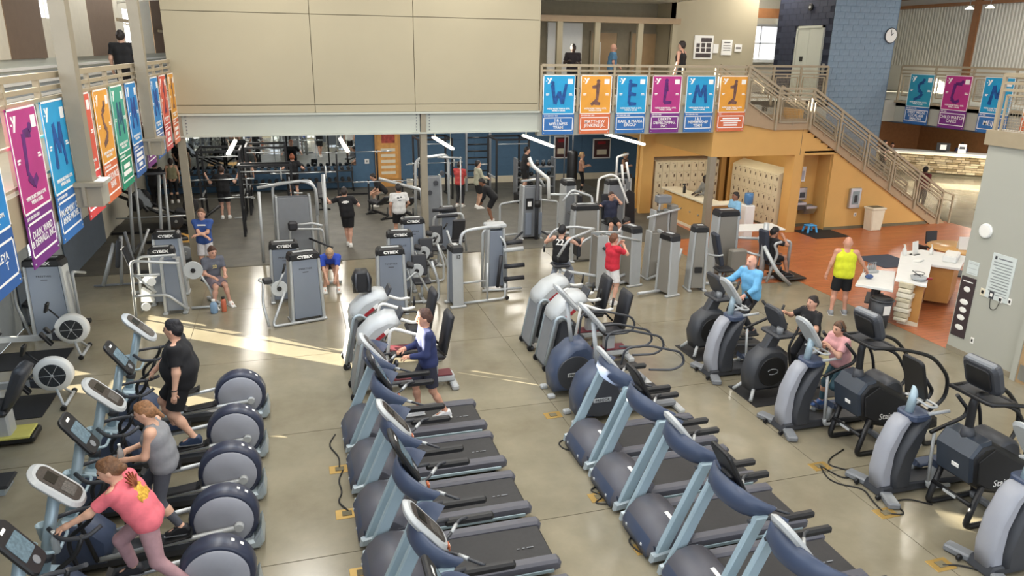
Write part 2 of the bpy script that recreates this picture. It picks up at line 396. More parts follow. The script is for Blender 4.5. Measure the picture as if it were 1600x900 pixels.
# ---- banners
BC = {'b': ('#1d97c9', '#2f6bab'), 'o': ('#dd9a36', '#cf6a40'), 'm': ('#b0307c', '#73297c'), 'g': ('#3a9c86', '#1f8a68'), 'r': ('#cf5540', '#c23a38'), 't': ('#2b8fa9', '#2b5f9a'), 'n': ('#1f7fc0', '#2a5b9c')}
FIG = {'W': [(-.2, .2, -.12, -.22), (-.12, -.22, 0, .05), (0, .05, .1, -.22), (.1, -.22, .21, .22)], 'I': [(.06, .24, .04, -.14), (.04, .16, -.12, .15), (.04, -.14, -.14, -.24), (-.02, -.2, .14, -.22)],
       'E': [(-.06, .24, -.08, -.22), (-.06, .2, .16, .19), (-.07, 0, .14, -.02), (-.08, -.22, .16, -.23)], 'L': [(-.02, .26, -.06, -.2), (-.06, -.2, .18, -.2), (-.02, .2, .02, .05)],
       'M': [(-.2, -.22, -.13, .2), (-.13, .2, 0, -.08), (0, -.08, .12, .2), (.12, .2, .2, -.22)], 'S': [(.1, .2, -.08, .14), (-.08, .14, -.06, 0), (-.06, 0, .1, -.08), (.1, -.08, .05, -.16), (.05, -.16, -.2, -.24)],
       'C': [(.16, .2, -.08, .2), (-.08, .2, -.14, -.15), (-.14, -.15, 0, -.24), (0, -.24, .14, -.18)]}
def banner(loc, rot, w, h, key, fig, lines, years, label, group, size=.1):
    """printed vinyl banner; local x right, z up, faces local -y, origin top left"""
    t = thing('banner', label, 'banner', loc, rot, group); c1, c2 = BC[key]
    m1 = M('banner_'+key, c1, .55, noise=.1, scale=2); m2 = M('bannerlow_'+key, c2, .55, noise=.04)
    zs = h*.655
    obj('upper_print', B().b2((0, -.006, -zs), (w, .006, 0)), m1, t)
    obj('lower_print', B().b2((0, -.006, -h), (w, .006, -zs)), m2, t)
    fr = B(); y = -.008; e = .022
    def ring(x0, x1, z0, z1):
        fr.b2((x0, y, z0), (x1, -.005, z0+e)); fr.b2((x0, y, z1-e), (x1, -.005, z1)); fr.b2((x0, y, z0), (x0+e, -.005, z1)); fr.b2((x1-e, y, z0), (x1, -.005, z1))
    ring(0, w, -zs, 0); ring(.03, w-.03, -h+.1, -zs-.09)
    obj('white_border', fr, 'print_white', t)
    lg = B()
    def pr(pts): lg.prism([(a*w, -b*w) for a, b in pts], -.009, -.005)
    pr([(.10, .08), (.15, .08), (.19, .155), (.155, .155)]); pr([(.21, .08), (.28, .08), (.18, .25), (.13, .25)])
    pr([(.08, .16), (.12, .16), (.12, .18), (.08, .18)])
    pr([(.76, .11), (.92, .11), (.92, .25), (.76, .25)])
    obj('logo_mark', lg, 'print_white', t)
    fg = B(); cx, cz = w*.5, -zs*.48; k = 1.05*w
    for n0, (a, b, c, d) in enumerate(FIG[fig]):
        p = Vector((cx+a*k, cz+b*k*1.25)); q = Vector((cx+c*k, cz+d*k*1.25)); n_ = (q-p).normalized().orthogonal()*.072*k
        fg.prism([(p.x-n_.x*.8, p.y-n_.y*.8), (q.x-n_.x*.55, q.y-n_.y*.55), (q.x+n_.x*.55, q.y+n_.y*.55), (p.x+n_.x*.8, p.y+n_.y*.8)], -.0085-.0008*n0, -.005+.0003*n0)
    a, b = FIG[fig][0][:2]; fg.lathe([(.055*k, -.0135), (.055*k, -.0035)], (cx+a*k, 0, cz+b*k*1.25+.05*k), 'y', 10)
    dk = tuple(v*.5 for v in (int(c1[i:i+2], 16)/255 for i in (1, 3, 5))); dk = (dk[0], dk[1], min(1, dk[2]+.16))
    obj('figure_print', fg, M('figure_'+key, dk, .6, noise=.35, scale=9), t)
    text('slogan', "WE'RE MORE THAN A GYM,\nWE'RE A CAUSE.", w*.058, 'print_white', t, (w*.5, -.0085, -zs+.13*w), FRONT, bold=.002)
    text('years', years, w*.05, 'print_white', t, (.04*w, -.0085, -zs-.045), FRONT, 'LEFT', bold=.001)
    def bars(nm, rows, cx_, cz_, hh):           # print too small to read: plain strokes
        q = B()
        for n_, (x_, wd) in enumerate(rows): q.b2((cx_+x_-wd/2, -.0085, cz_-n_*hh*1.5-hh/2), (cx_+x_+wd/2, -.005, cz_-n_*hh*1.5+hh/2))
        o_ = obj(nm, q, 'print_white', t); o_['kind'] = 'stuff'
    bars('side_note', [(0, .1*w), (-.01*w, .07*w)], .14*w, cz, .022*w); bars('side_note', [(0, .1*w), (.01*w, .12*w)], .86*w, cz, .022*w)
    zc = (-h+.1-zs-.09)/2
    if lines[0] == '#':
        ws = [float(v) for v in lines[1:].split(',')]; hh = size*w*.62; bars('sponsor_name', [(0, v*w) for v in ws], w*.5, zc+(len(ws)-1)*.75*hh, hh)
    else: text('sponsor_name', lines, size*w, 'print_white', t, (w*.5, -.0085, zc), FRONT, bold=.0015, sx=1.0, line=.85)
    obj('grommet', B().disc((.05, -.008, -h+.04), .014, .01, 'y', 8), 'steel', t); obj('grommet', B().disc((w-.05, -.008, -h+.04), .014, .01, 'y', 8), 'steel', t)
    return t
# back balcony
bal = struct('balcony_back', B().b2((6.72, YB+.02, 3.3), (14.0, 20.45, 4.1)).b2((6.72, 20.4, 3.9), (13.3, 22.0, 4.1)).b2((6.72, 22.0, 3.9), (17.85, 27.2, 4.1)).b2((14.0, 22.0, 3.4), (17.85, 22.2, 4.1)), 'grey_wall', 'grey fascia and floor of the back balcony')
rl = tag(bpy.data.objects.new('balcony_railing', None), 'tan balcony railing behind the six sponsor banners', 'railing'); COL.objects.link(rl)
rail_seg(rl, (6.78, YB-.02, ZF), (13.36, YB-.02, ZF), 6, panels=False)
obj('rail', B().bar((6.78, YB-.02, ZF+.5), (13.36, YB-.02, ZF+.5), .03, .03), 'rail_paint', rl); obj('rail', B().bar((6.78, YB-.02, ZF+.06), (13.36, YB-.02, ZF+.06), .04, .04), 'rail_paint', rl)
for i, (k, f, ln, yr, sz, lb) in enumerate([('b', 'W', 'J & L\nWELLNESS\nTEAM', '2019 2020 2021 2022', .125, 'blue banner reading J and L Wellness Team'), ('o', 'I', 'MATTHEW\nJENKINS JR.', '2019 2020 2021 2022', .135, 'orange banner reading Matthew Jenkins Jr.'),
        ('b', 'E', 'KARL & MARIA\nEINOLF', '2019 2020 2021 2022', .125, 'blue banner reading Karl and Maria Einolf'), ('m', 'L', 'LIBERTY\nDEVELOPING,\nINC.', '2020 2021 2022', .125, 'magenta banner reading Liberty Developing, Inc.'),
        ('b', 'M', 'J & L\nMEMBERSHIP\nTEAM', '2019 2020 2021 2022', .125, 'blue banner reading J and L Membership Team'), ('o', 'I', '#.6,.74,.52,.5', '2022', .075, 'orange banner at the head of the stairs, rightmost on the back balcony')]):
    banner((6.83+i*1.117, YB-.06, 4.97), 0, .95, 1.63, k, f, ln, yr, lb, 'banners on the back balcony', sz)
# mezzanine rooms behind the back balcony
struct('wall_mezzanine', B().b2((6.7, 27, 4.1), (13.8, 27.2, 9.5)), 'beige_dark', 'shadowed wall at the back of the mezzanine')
struct('wall_mezzanine_right', B().b2((13.65, 25.9, 4.1), (17.3, 26.1, 9.5)).b2((13.65, 25.9, 4.1), (13.85, 27.1, 9.5)), 'beige', 'beige mezzanine wall with notices')
struct('ceiling_mezzanine', B().b2((6.7, 21.4, 7.35), (13.75, 27.1, 7.5)), 'white_ceiling', 'mezzanine ceiling')
struct('trim_3', B().b2((6.7, 25.3, 6.58), (13.75, 25.5, 6.78)), 'stringer', 'tan beam across the mezzanine alcove')
for x in (9.15, 10.55, 12.2, 13.55): struct('trim_4', B().b2((x-.1, 25.32, 4.1), (x+.1, 25.48, 6.58)), 'beige', 'beige post of the mezzanine alcove')
struct('wall_brick', B().b2((9.25, 26.9, 4.1), (10.6, 27, 6.6)), 'white', 'white painted brick strip behind the alcove posts')
for i, (x, gl, lb) in enumerate(((11.0, 'lamp_tube', 'tan door with a bright narrow pane'), (12.62, 'black', 'tan door with a dark narrow pane'))):
    d = struct('door_%d' % (i+1), B().b2((x, 26.92, 4.1), (x+1.0, 26.98, 6.28)), 'wood_door', lb)
    obj('pane', B().b2((x+.22, 26.9, 4.9), (x+.36, 26.95, 5.95)), gl if i else 'paper', d); obj('handle', B().bar((x+.06, 26.9, 4.95), (x+.18, 26.9, 4.95), .02, .03), 'steel', d)
    obj('frame', B().b2((x-.06, 26.9, 4.1), (x, 27, 6.34)).b2((x+1.0, 26.9, 4.1), (x+1.06, 27, 6.34)).b2((x, 26.9, 6.28), (x+1, 27, 6.34)), 'beige_dark', d)
def notice(nm, x0, x1, z0, z1, lab, cat, mat='paper', y=25.88, dark=None):
    t = thing(nm, lab, cat, ((x0+x1)/2, y, z0)); w, h = (x1-x0)/2, z1-z0
    obj('sheet', B().b2((-w, -.012, 0), (w, .01, h)), mat, t)
    if dark: 
        p = B()
        for (a, b, c, d) in dark: p.b2((-w+2*w*a, -.016, h*b), (-w+2*w*c, -.011, h*d))
        obj('print', p, M('notice_print', '#4a4140', .6, noise=.3, scale=12), t)
    return t
notice('notice_board', 14.68, 15.48, 5.40, 6.24, 'white framed poster of pictures on the mezzanine wall', 'poster', dark=[(.35, .72, .92, .9), (.12, .5, .3, .66), (.38, .5, .58, .68), (.65, .5, .88, .68), (.12, .3, .3, .46), (.38, .3, .58, .46), (.65, .3, .88, .46), (.1, .06, .9, .24)])
notice('paper_notice', 15.50, 15.72, 5.62, 5.94, 'small white paper notice next to the framed poster', 'notice')
notice('paper_notice', 15.85, 16.30, 5.55, 6.1, 'large white paper notice on the mezzanine wall', 'notice', dark=[(.2, .8, .8, .86), (.15, .6, .85, .64), (.15, .45, .85, .49), (.15, .3, .85, .34)])
notice('paper_notice', 16.42, 16.72, 5.68, 5.95, 'rightmost small white paper notice near the window', 'notice', dark=[(.15, .4, .85, .6)])
wn = struct('window_1', B().b2((17.75, 27.4, 5.3), (17.87, 27.6, 7)).b2((19.3, 27.4, 5.3), (19.4, 27.6, 7)).b2((17.75, 27.4, 5.28), (19.4, 27.65, 5.4)).b2((17.75, 27.4, 6.66), (19.4, 27.6, 6.76)).b2((17.8, 27.45, 6.0), (19.4, 27.52, 6.05)).b2((18.55, 27.45, 5.3), (18.6, 27.52, 6.7)), 'white', 'bright window behind the mezzanine')
obj('pane', B().b2((17.85, 27.5, 5.4), (19.3, 27.51, 6.68)), 'daylit_pane', wn)
struct('wall_window', B().b2((16.6, 27.6, 4.1), (17.8, 27.8, 9.5)).b2((17.8, 27.6, 4.1), (19.4, 27.8, 5.35)).b2((17.8, 27.6, 6.7), (19.4, 27.8, 9.5)), 'cream_panel', 'pale wall around the mezzanine window')
struct('trim_5', B().b2((16.7, 26.6, 6.95), (19, 26.8, 7.3)), 'brown_wood', 'brown beam over the window')
# elevator tower
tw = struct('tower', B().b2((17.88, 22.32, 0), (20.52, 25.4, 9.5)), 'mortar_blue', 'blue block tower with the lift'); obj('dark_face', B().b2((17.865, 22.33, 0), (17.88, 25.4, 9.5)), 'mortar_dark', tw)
ch = .2
me_b = B().b2((0, 0, 0), (.392, .03, ch-.008)).mesh('block'); me_d = B().b2((0, 0, 0), (.03, .392, ch-.008)).mesh('block'); me_h = B().b2((0, 0, 0), (.192, .03, ch-.008)).mesh('block')
for k in range(10, 40):
    z = k*ch; x = 17.87; 
    if k % 2: link('block', me_h, 'blue_block', tw, (x, 22.30, z)); x += .2
    while x+.39 < 20.53: link('block', me_b, 'blue_block', tw, (x, 22.30, z)); x += .4
    if x+.19 < 20.53: link('block', me_h, 'blue_block', tw, (x, 22.30, z))
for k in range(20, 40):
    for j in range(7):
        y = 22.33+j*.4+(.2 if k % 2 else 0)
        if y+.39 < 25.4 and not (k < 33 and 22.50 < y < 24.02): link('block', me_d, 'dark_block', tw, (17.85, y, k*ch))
el = struct('door_3', B().b2((17.80, 22.74, 4.1), (17.84, 23.40, 6.5)).b2((17.80, 23.41, 4.1), (17.84, 24.04, 6.5)), 'steel_paint', 'grey lift door')
obj('frame', B().b2((17.78, 22.66, 4.1), (17.86, 22.74, 6.58)).b2((17.78, 24.04, 4.1), (17.86, 24.12, 6.58)).b2((17.78, 22.66, 6.5), (17.86, 24.12, 6.58)), 'steel_paint', el)
obj('sign', B().b2((17.785, 23.62, 5.38), (17.80, 23.78, 5.54)), 'black', el); 
cp = thing('call_button_plate', 'silver lift call plate beside the lift door', 'button plate', (17.84, 22.48, 5.0)); obj('plate', B().b2((-.02, -.07, 0), (0, .07, .32)), 'steel', cp); obj('button', B().disc((-.022, 0, .2), .025, .01, 'x', 10), 'black', cp)
cl = thing('wall_clock', 'round white clock on the blue tower', 'clock', (20.27, 22.28, 6.28)); obj('face', B().lathe([(.24, -.03), (.24, 0)], (0, 0, 0), 'y', 28), 'paper', cl); obj('rim', B().tube(arc((0, -.02, 0), .245, 0, 2*PI, 28)[:-1], .018, 6, close=True), 'dark_grey', cl)
obj('hand', B().bar((0, -.036, 0), (.08, -.036, .09), .012, .02), 'black', cl); obj('hand', B().bar((0, -.038, 0), (-.02, -.038, .19), .008, .014), 'black', cl)
for (x, y, z, ax, lb) in ((17.82, 23.55, 7.2, 'x', 'small round speaker on the dark side of the tower'), ):
    sp = thing('wall_speaker', lb, 'speaker', (x, y, z)); obj('cone', B().disc((0, 0, 0), .12, .06, ax), 'black', sp); obj('dome', B().disc((-.03, 0, 0), .05, .04, ax), 'light_plastic', sp)
rl = thing('balcony_railing', 'tan railing with wire mesh in front of the lift door', 'railing', (0, 0, 0)); rail_seg(rl, (14.45, 21.95, ZF), (17.62, 21.95, ZF), 3)
# ---- stair
st = thing('staircase', 'tan steel staircase descending along the yellow wall', 'staircase', (0, 0, 0))
Zl = 3.45; X0, X1, X2, X3 = 13.3, 14.45, 15.75, 21.5
for y0, y1 in ((YB-.06, YB+.0), (21.66, 21.72)):
    obj('stringer', B().prism([(X0, ZF-.55), (X1, Zl-.10), (X2-.04, Zl-.10), (X3-.2, 0), (X3+.45, 0), (X3+.3, .12), (X2+.02, Zl+.24), (X1-.02, Zl+.24), (X0+.1, ZF+.1), (X0, ZF+.1)], y0, y1), 'stringer', st)
obj('landing', B().b2((X1, YB, Zl-.1), (X2, 21.66, Zl)), 'stringer', st)
for k in range(3): obj('tread', B().b2((X0+.02+.288*k, YB, ZF-.1625*(k+1)-.05), (X0+.36+.288*k, 21.66, ZF-.1625*(k+1))), 'dark_grey', st)
for k in range(20): obj('tread', B().b2((X2+.2875*k, YB, Zl-.1643*(k+1)-.05), (X2+.2875*(k+1)+.03, 21.66, Zl-.1643*(k+1))), 'dark_grey', st)
sr = thing('stair_railing', 'tan stair railing with wire mesh panels on the near side', 'railing', (0, 0, 0))
Yr = YB-.09
rail_seg(sr, (13.36, Yr, ZF+.02), (14.49, Yr, Zl+.02), 1); rail_seg(sr, (14.49, Yr, Zl+.02), (15.75, Yr, Zl+.02), 1, first=1); rail_seg(sr, (15.75, Yr, Zl+.02), (21.6, Yr, .02), 5, first=1)
obj('rail', B().bar((21.6, Yr, 1.15), (22.1, Yr, 1.0), .05, .05).bar((22.08, Yr, 1.0), (22.08, Yr, 0), .05, .05).bar((21.6, Yr, .88), (22.08, Yr, .8), .04, .04), 'rail_paint', sr)
sr = thing('stair_railing', 'tan stair railing on the far side against the blue tower', 'railing', (0, 0, 0))
rail_seg(sr, (13.36, 21.75, ZF+.02), (14.49, 21.75, Zl+.02), 1, panels=False); rail_seg(sr, (15.75, 21.75, Zl+.02), (21.6, 21.75, .02), 5)
# ---- yellow walls under the stair
struct('wall_yellow', B().prism([(12.38, 2.55), (15.41, 2.55), (15.41, 3.36), (14.43, 3.36), (13.3, 3.98), (12.38, 3.98)], YB, YB+.18)
       .b2((15.41, YB, 0), (15.77, YB+.45, 3.36)).b2((15.73, YB, 0), (15.77, YB+.75, 2.6)).b2((15.77, YB, 2.53), (16.9, YB+.18, 2.66)).prism([(15.77, 2.6), (16.9, 2.6), (16.9, 2.64), (15.77, 3.32)], YB, YB+.18)
       .prism([(16.9, 0), (21.3, 0), (16.9, 2.64)], YB, YB+.18).b2((15.77, YB+.7, 0), (16.9, YB+.8, 2.6)).b2((16.88, YB+.1, 0), (16.98, YB+.8, 2.6)).b2((15.77, YB+.1, 2.53), (16.95, YB+.8, 2.6)),
       'yellow_wall', 'ochre yellow wall under the stairs')
struct('trim_6', B().b2((15.585, YB-.004, 2.55), (15.60, YB+.01, 3.35)), 'seam', 'joint in the yellow wall')
struct('baseboard_yellow', B().b2((16.9, YB-.015, .002), (21.2, YB, .1)).b2((15.77, YB+.68, .002), (16.9, YB+.7, .1)), 'seam', 'dark baseboard under the yellow wall')
struct('wall_bulkhead', B().b2((12.38, YB+.18, 2.55), (12.56, 26.7, 3.95)), 'yellow_wall', 'yellow bulkhead over the desk')
struct('wall_yellow_rear', B().b2((11.95, 24.0, 0), (12.40, 24.2, 3.95)).b2((12.40, 24.0, 2.05), (15.4, 24.9, 3.95)).b2((15.3, 24.2, 0), (15.5, 26.8, 3.95)).b2((12.25, 24.1, 0), (12.40, 24.9, 3.95)).b2((12.2, 24.85, 0), (15.5, 25.0, 3.9)), 'yellow_wall', 'yellow wall of the locker room')
struct('wall_soffit', B().prism([(11.96, 24.21), (12.38, 24.21), (12.38, 24.6), (16.5, 31.48), (15.4, 31.48)], 2.2, 3.95, 'z'), 'yellow_wall', 'yellow soffit running to the rear wall')
struct('column', B().b2((12.38, YB, .0), (12.58, YB+.2, 2.56)), 'column_paint', 'grey brown steel post standing at the desk counter')
struct('wall_locker', B().b2((15.95, 20.95, 0), (16.1, 25, 3.9)).b2((15.3, 23.6, 0), (16, 23.7, 2.6)), 'yellow_wall', 'yellow wall behind the right lockers')
# ---- right balcony over the lobby
rb = struct('balcony_right', B().b2((21.0, 9, 3.36), (21.2, 22.3, 4.1)).b2((21.0, 8, 3.9), (28, 34, 4.1)).b2((20.5, 22.3, 3.36), (21.1, 22.4, 4.1)), 'grey_wall', 'grey fascia and floor of the right balcony')
struct('trim_7', B().b2((20.9, 9, 4.02), (21.02, 22.3, 4.1)), 'rail_paint', 'tan cap on the right balcony edge')
struct('ceiling_lobby', B().b2((21.1, 8, 3.3), (34, 34, 3.38)), 'wainscot', 'dark lobby ceiling')
rl = thing('balcony_railing', 'tan railing of the right balcony above the lobby', 'railing', (0, 0, 0)); rail_seg(rl, (20.98, 22.25, ZF+.05), (20.98, 13.25, ZF+.05), 6)
for i, (k, f, ln, yr, sz, lb) in enumerate([('t', 'S', 'SHEET METAL\nLOCAL #20\nSMACNA', '2019 2020 2021 2022', .125, 'teal banner reading Sheet Metal Local 20'), ('m', 'C', 'CHILD WATCH\nCARES', '2021 2022', .135, 'magenta banner reading Child Watch Cares'), ('b', 'M', 'MEIJER', '2021 2022', .2, 'blue banner reading Meijer'), ('o', 'I', '#.5', '2022', .2, 'orange banner seen through the near right railing')]):
    banner((20.9, 21.72-i*1.5, 5.03), -PI/2, 1.04, 1.68, k, f, ln, yr, lb, 'banners on the right balcony', sz)
cw = struct('wall_corrugated', B().b2((27.05, 13, 4.1), (27.2, 34, 9.5)), 'corrugated', 'white ribbed metal wall above the right balcony')
me_r = B().prism([(0, 0), (.03, -.03), (.08, -.03), (.11, 0)], 5.2, 7.62, 'z').mesh('rib')
for k in range(84): link('rib', me_r, 'corrugated', cw, (27.03, 19+k*.155, 0), -PI/2)
struct('trim_8', B().b2((26.9, 25.02, 4.1), (27.06, 25.3, 9.4)).b2((26.85, 13, 7.62), (27.1, 34, 7.75)).b2((26.6, 13, 8.0), (27.1, 34, 9.4)), 'brown_wood', 'brown post and header on the ribbed wall')
for i, y in enumerate((23.9, 23.0)):
    sp = thing('spot_light', ['left of the two small spot lights above the ribbed wall', 'right of the two small spot lights above the ribbed wall'][i], 'spot light', (25.2, y, 7.35), 0, 'spot lights'); obj('lamp_head', B().lathe([(.05, .1), (.1, .05), (.16, 0)], n=14), 'lamp_tube', sp); obj('stem', B().tube([(0, 0, .1), (0, 0, 2)], .015, 6), 'dark_grey', sp)
struct('wall_back_right', B().b2((20.4, 34, 0), (34, 34.2, 9.5)).b2((20.4, 31.72, 4.12), (34.2, 31.9, 9.5)), 'cream_panel', 'pale far wall above the lobby')  # out of view, added to keep the sun off the ribbed wall
# lobby
struct('wall_lobby', B().b2((33.8, 8, 0), (34, 34, 3.4)).b2((20, 33.8, 0), (34, 34, 3.4)), 'brown_wood', 'brown lobby wall')
dk = thing('reception_desk', 'stone faced reception desk with a lit white counter in the lobby', 'desk', (29.2, 30.3, 0), math.atan2(-2.4, 2.7))
obj('core', B().b2((-1.5, .05, 0), (5.2, .6, 1.05)), 'seam', dk)
obj('counter_top', B().b2((-1.6, -.22, 1.06), (5.3, .8, 1.13), .01), 'white', dk); obj('shelf_edge', B().b2((-1.5, -.12, .98), (5.2, .1, 1.05)), M('counter_glow', '#fff1cf', .5, noise=0, emit=.6), dk)
stones = [M('stone_%d' % i, c, .85, noise=.15, scale=8, bump=.5) for i, c in enumerate(('#a08d6e', '#b8a684', '#83704f', '#cbbb98', '#a4957a'))]
z = .12
while z < .96:
    x = -1.5; hh = random.choice((.09, .11, .13))
    while x < 5.15:
        w = random.uniform(.22, .55); w = min(w, 5.2-x); d = random.uniform(.0, .05)
        obj('stone', B().box((x+w/2, .02-d/2, z+hh/2), (w-.015, .08+d, hh-.012), bev=.012), random.choice(stones), dk); x += w
    z += hh
obj('toe_kick', B().b2((-1.5, .1, 0), (5.2, .3, .12)), 'beige_dark', dk)
struct('trim_9', B().b2((27.3, 31.5, 0), (27.7, 31.9, 3.4)), 'beige', 'beige lobby post').__setitem__('label', 'pale lobby post left of the reception desk')
struct('wall_lobby_doors', B().b2((25, 33.4, 0), (30.5, 33.5, 3.3)), 'dark_block', 'dark glazed lobby front')
for x, w_ in ((26.2, .9), (28.6, 1.1)): struct('trim_10', B().b2((x, 33.2, 0), (x+w_, 33.4, 2.6)), 'cream', 'pale lobby door leaf')
# ---- near right wall
struct('wall_right', B().b2((12.36, 2, 0), (12.7, 10.72, 4.07)), 'grey_wall', 'pale grey wall on the right')
struct('trim_11', B().b2((12.30, 2, 4.07), (12.72, 10.78, 4.34)), 'rail_paint', 'tan ledge on top of the right wall')
struct('baseboard_right', B().b2((12.345, 2, 0), (12.36, 10.72, .1)), 'beige_dark', 'baseboard of the right wall')
rl = thing('balcony_railing', 'tan railing above the near right wall', 'railing', (0, 0, 0)); rail_seg(rl, (12.40, 10.7, 4.18), (12.40, 4.7, 4.18), 5)
d = struct('door_4', B().b2((12.30, 8.2, 0), (12.37, 9.14, 2.1)), 'wood_door', 'tan door at the right edge')
obj('frame', B().b2((12.28, 9.14, 0), (12.38, 9.24, 2.2)).b2((12.28, 8.1, 2.1), (12.38, 9.24, 2.2)), 'grey_wall', d); obj('kick_plate', B().b2((12.29, 8.25, .06), (12.3, 9.1, .35)), 'steel', d); obj('handle', B().tube([(12.3, 9.05, 1.0), (12.22, 9.05, 1.0), (12.22, 8.93, 1.0)], .012, 6), 'steel', d)
# ---- left balcony (running track)
lb_ = struct('balcony_left', B().b2((-5.6, -3, 3.75), (-2.75, 41, 4.1)).b2((-2.80, -3, 3.62), (-2.70, YB, 4.14)), 'rail_paint', 'tan edge and floor of the left running track')
rl = thing('balcony_railing', 'tan railing of the running track behind the left banners', 'railing', (0, 0, 0)); rail_seg(rl, (-2.72, 4.0, ZF+.02), (-2.72, 20.1, ZF+.02), 14, panels=False)
for h in (.1, .5): obj('rail', B().bar((-2.72, 4, ZF+h), (-2.72, 20.1, ZF+h), .03, .03), 'rail_paint', rl)
for y, lb in ((10.51, 'broad tan column nearest the camera on the left balcony'), (15.42, 'second tan column along the left balcony')):
    c = struct('column', B().b2((-2.64, y-.11, 3.68), (-2.46, y+.11, 9.4)), 'column_paint', lb)
    obj('bracket', B().b2((-2.74, y-.2, 3.64), (-2.36, y+.2, 3.9)).b2((-2.78, y-.24, 3.9), (-2.32, y+.24, 3.95)), 'column_paint', c); obj('gusset', B().b2((-2.57, y-.24, 3.66), (-2.53, y-.2, 3.9)), 'column_paint', c)
LBN = [(7.1, 'n', 'W', '       LEYA\n           T', 'blue banner cut off at the left edge of the photo', .12), (8.43, 'm', 'C', 'DULIN, WARD\n& DEWALD, INC.', 'magenta banner reading Dulin, Ward and DeWald, Inc.', .115), (9.54, 'b', 'M', 'IN MEMORY OF\nANNE MICHEL', 'blue banner reading In Memory of Anne Michel', .12),
       (10.84, 'r', 'I', 'PERRY', 'red banner reading Perry beside the nearest column', .16), (11.98, 'o', 'S', '1ST SOURCE\nBANK', 'orange banner reading 1st Source Bank', .15), (13.1, 'g', 'M', '#.5,.68', 'green banner between the orange and blue ones', .125),
       (14.3, 'n', 'M', '#.6,.68,.35', 'blue banner just left of the second column', .105), (15.5, 'm', 'I', '#.4,.5', 'magenta banner half hidden by the second column', .15), (16.8, 'n', 'M', '#.6', 'blue banner right of the second column', .13), (17.95, 'r', 'I', '#.4,.45', 'red banner near the beige wall', .15), (19.25, 'o', 'I', '#.6,.5', 'orange banner nearest the beige wall on the left balcony', .13)]
for y, k, f, ln, lb, sz in LBN: banner((-2.665, y, 4.98), PI/2, .92, 1.62, k, f, ln, '2019 2020 2021 2022', lb, 'banners on the left balcony', sz)
# upper left wall behind the track
wl = struct('wall_track', B().b2((-5.62, 12, 5.0), (-5.5, 41, 5.28)), 'steel_paint', 'outer wall of the running track')
for y0, y1, m in ((12, 18.3, 'cream_panel'), (18.3, 20.9, 'brown_panel'), (21.9, 25.5, 'cream_panel'), (25.5, 29.2, 'brown_panel'), (29.2, 30.7, 'cream_panel'), (32.1, 36.9, 'cream_panel'), (37.0, 41, 'brown_panel')):
    obj('panel', B().b2((-5.6, y0, 5.28), (-5.45, y1-.06, 9)), m, wl)
for i, (y0, y1, z0, z1) in enumerate(((20.9, 21.9, 6.2, 8.5), (30.7, 32.1, 5.7, 6.85))):
    w_ = struct('window_%d' % (i+2), B().b2((-5.6, y0, 5.28), (-5.5, y1, z0)).b2((-5.6, y0, z1), (-5.5, y1, 9)).b2((-5.55, (y0+y1)/2-.02, z0), (-5.5, (y0+y1)/2+.02, z1)).b2((-5.55, y0, z0+.6), (-5.5, y1, z0+.66)), 'cream_panel', 'bright window of the running track, number %d from the left' % (i+1))
    obj('pane', B().b2((-5.53, y0, z0), (-5.52, y1, z1)), 'daylit_pane', w_)
me_c = B().b2((-.02, 0, 0), (.03, 1, .05)).mesh('rib')
for k in range(6):
    o = link('rib', me_c, 'white', wl, (-5.5, 12, 4.3+.15*k)); o.scale = (1.6, 29, 1.2)
obj('rib_backing', B().b2((-5.62, 12, 4.1), (-5.5, 41, 5.0)), 'corr_grey', wl)
for (a, b) in (((-4.9, 26.6, 6.35), (-4.9, 30, 6.35)), ((-5.2, 22, 8.4), (-2.9, 22, 8.4)), ((-5.2, 36.7, 6.2), (-5.2, 40, 6.2))): struct('trim_12', B().bar(a, b, .06, .1), 'rail_paint', 'tan brace on the running track wall')
for y in (18.5, 24, 30): struct('roof_beam', B().tube([(-5.6, y, 7.0), (-2.4, y, 7.35)], .05, 8), 'white', 'white roof tie above the track at %d metres' % y)
struct('wall_track_end', B().b2((-5.6, 41, 0), (7, 41.2, 9.5)), 'brown_panel', 'end wall of the running track')
# lower left wall with openings cut to throw the sun patches
WY = [-7, 15.1, 15.2, 16.2, 16.4, 17.5, 18.6, 19.0, 19.8, 20.2]
OPEN = [(14.2, 15.2, .25, 1.3), (17.5, 18.6, .55, 2.3), (19.0, 19.8, 1.0, 1.8), (15.2, 16.4, 3.15, 3.7)]
lb2 = B()
for a, b in zip([-7, 14.2, 15.2, 16.4, 17.5, 18.6, 19.0, 19.8], [14.2, 15.2, 16.4, 17.5, 18.6, 19.0, 19.8, 20.2]):
    hs = sorted((z0, z1) for y0, y1, z0, z1 in OPEN if abs(y0-a) < .01); z = 0
    for z0, z1 in hs: lb2.b2((-5.8, a, z), (-5.6, b, z0)); z = z1
    lb2.b2((-5.8, a, z), (-5.6, b, 4.0))
lw = struct('wall_lower_left', lb2, 'corr_grey', 'grey lower left wall with small low windows')
for y0, y1, z0, z1 in OPEN: obj('window_frame', B().b2((-5.66, y0-.05, z0-.05), (-5.58, y1+.05, z0)).b2((-5.66, y0-.05, z1), (-5.58, y1+.05, z1+.05)).b2((-5.66, y0-.05, z0), (-5.58, y0, z1)).b2((-5.66, y1, z0), (-5.58, y1+.05, z1)), 'frame_silver', lw)  # frames around the openings added for the sun patches
obj('louver_backing', B().b2((-5.6, 9, 1.9), (-5.57, 15.1, 3.6)), 'corr_grey', lw)
lm = B().box((0, 0, 0), (.06, 6.0, .11), (0, .5, 0)).mesh('louver')
for k in range(11): link('louver', lm, 'steel_paint', lw, (-5.55, 12.1, 1.95+k*.15))
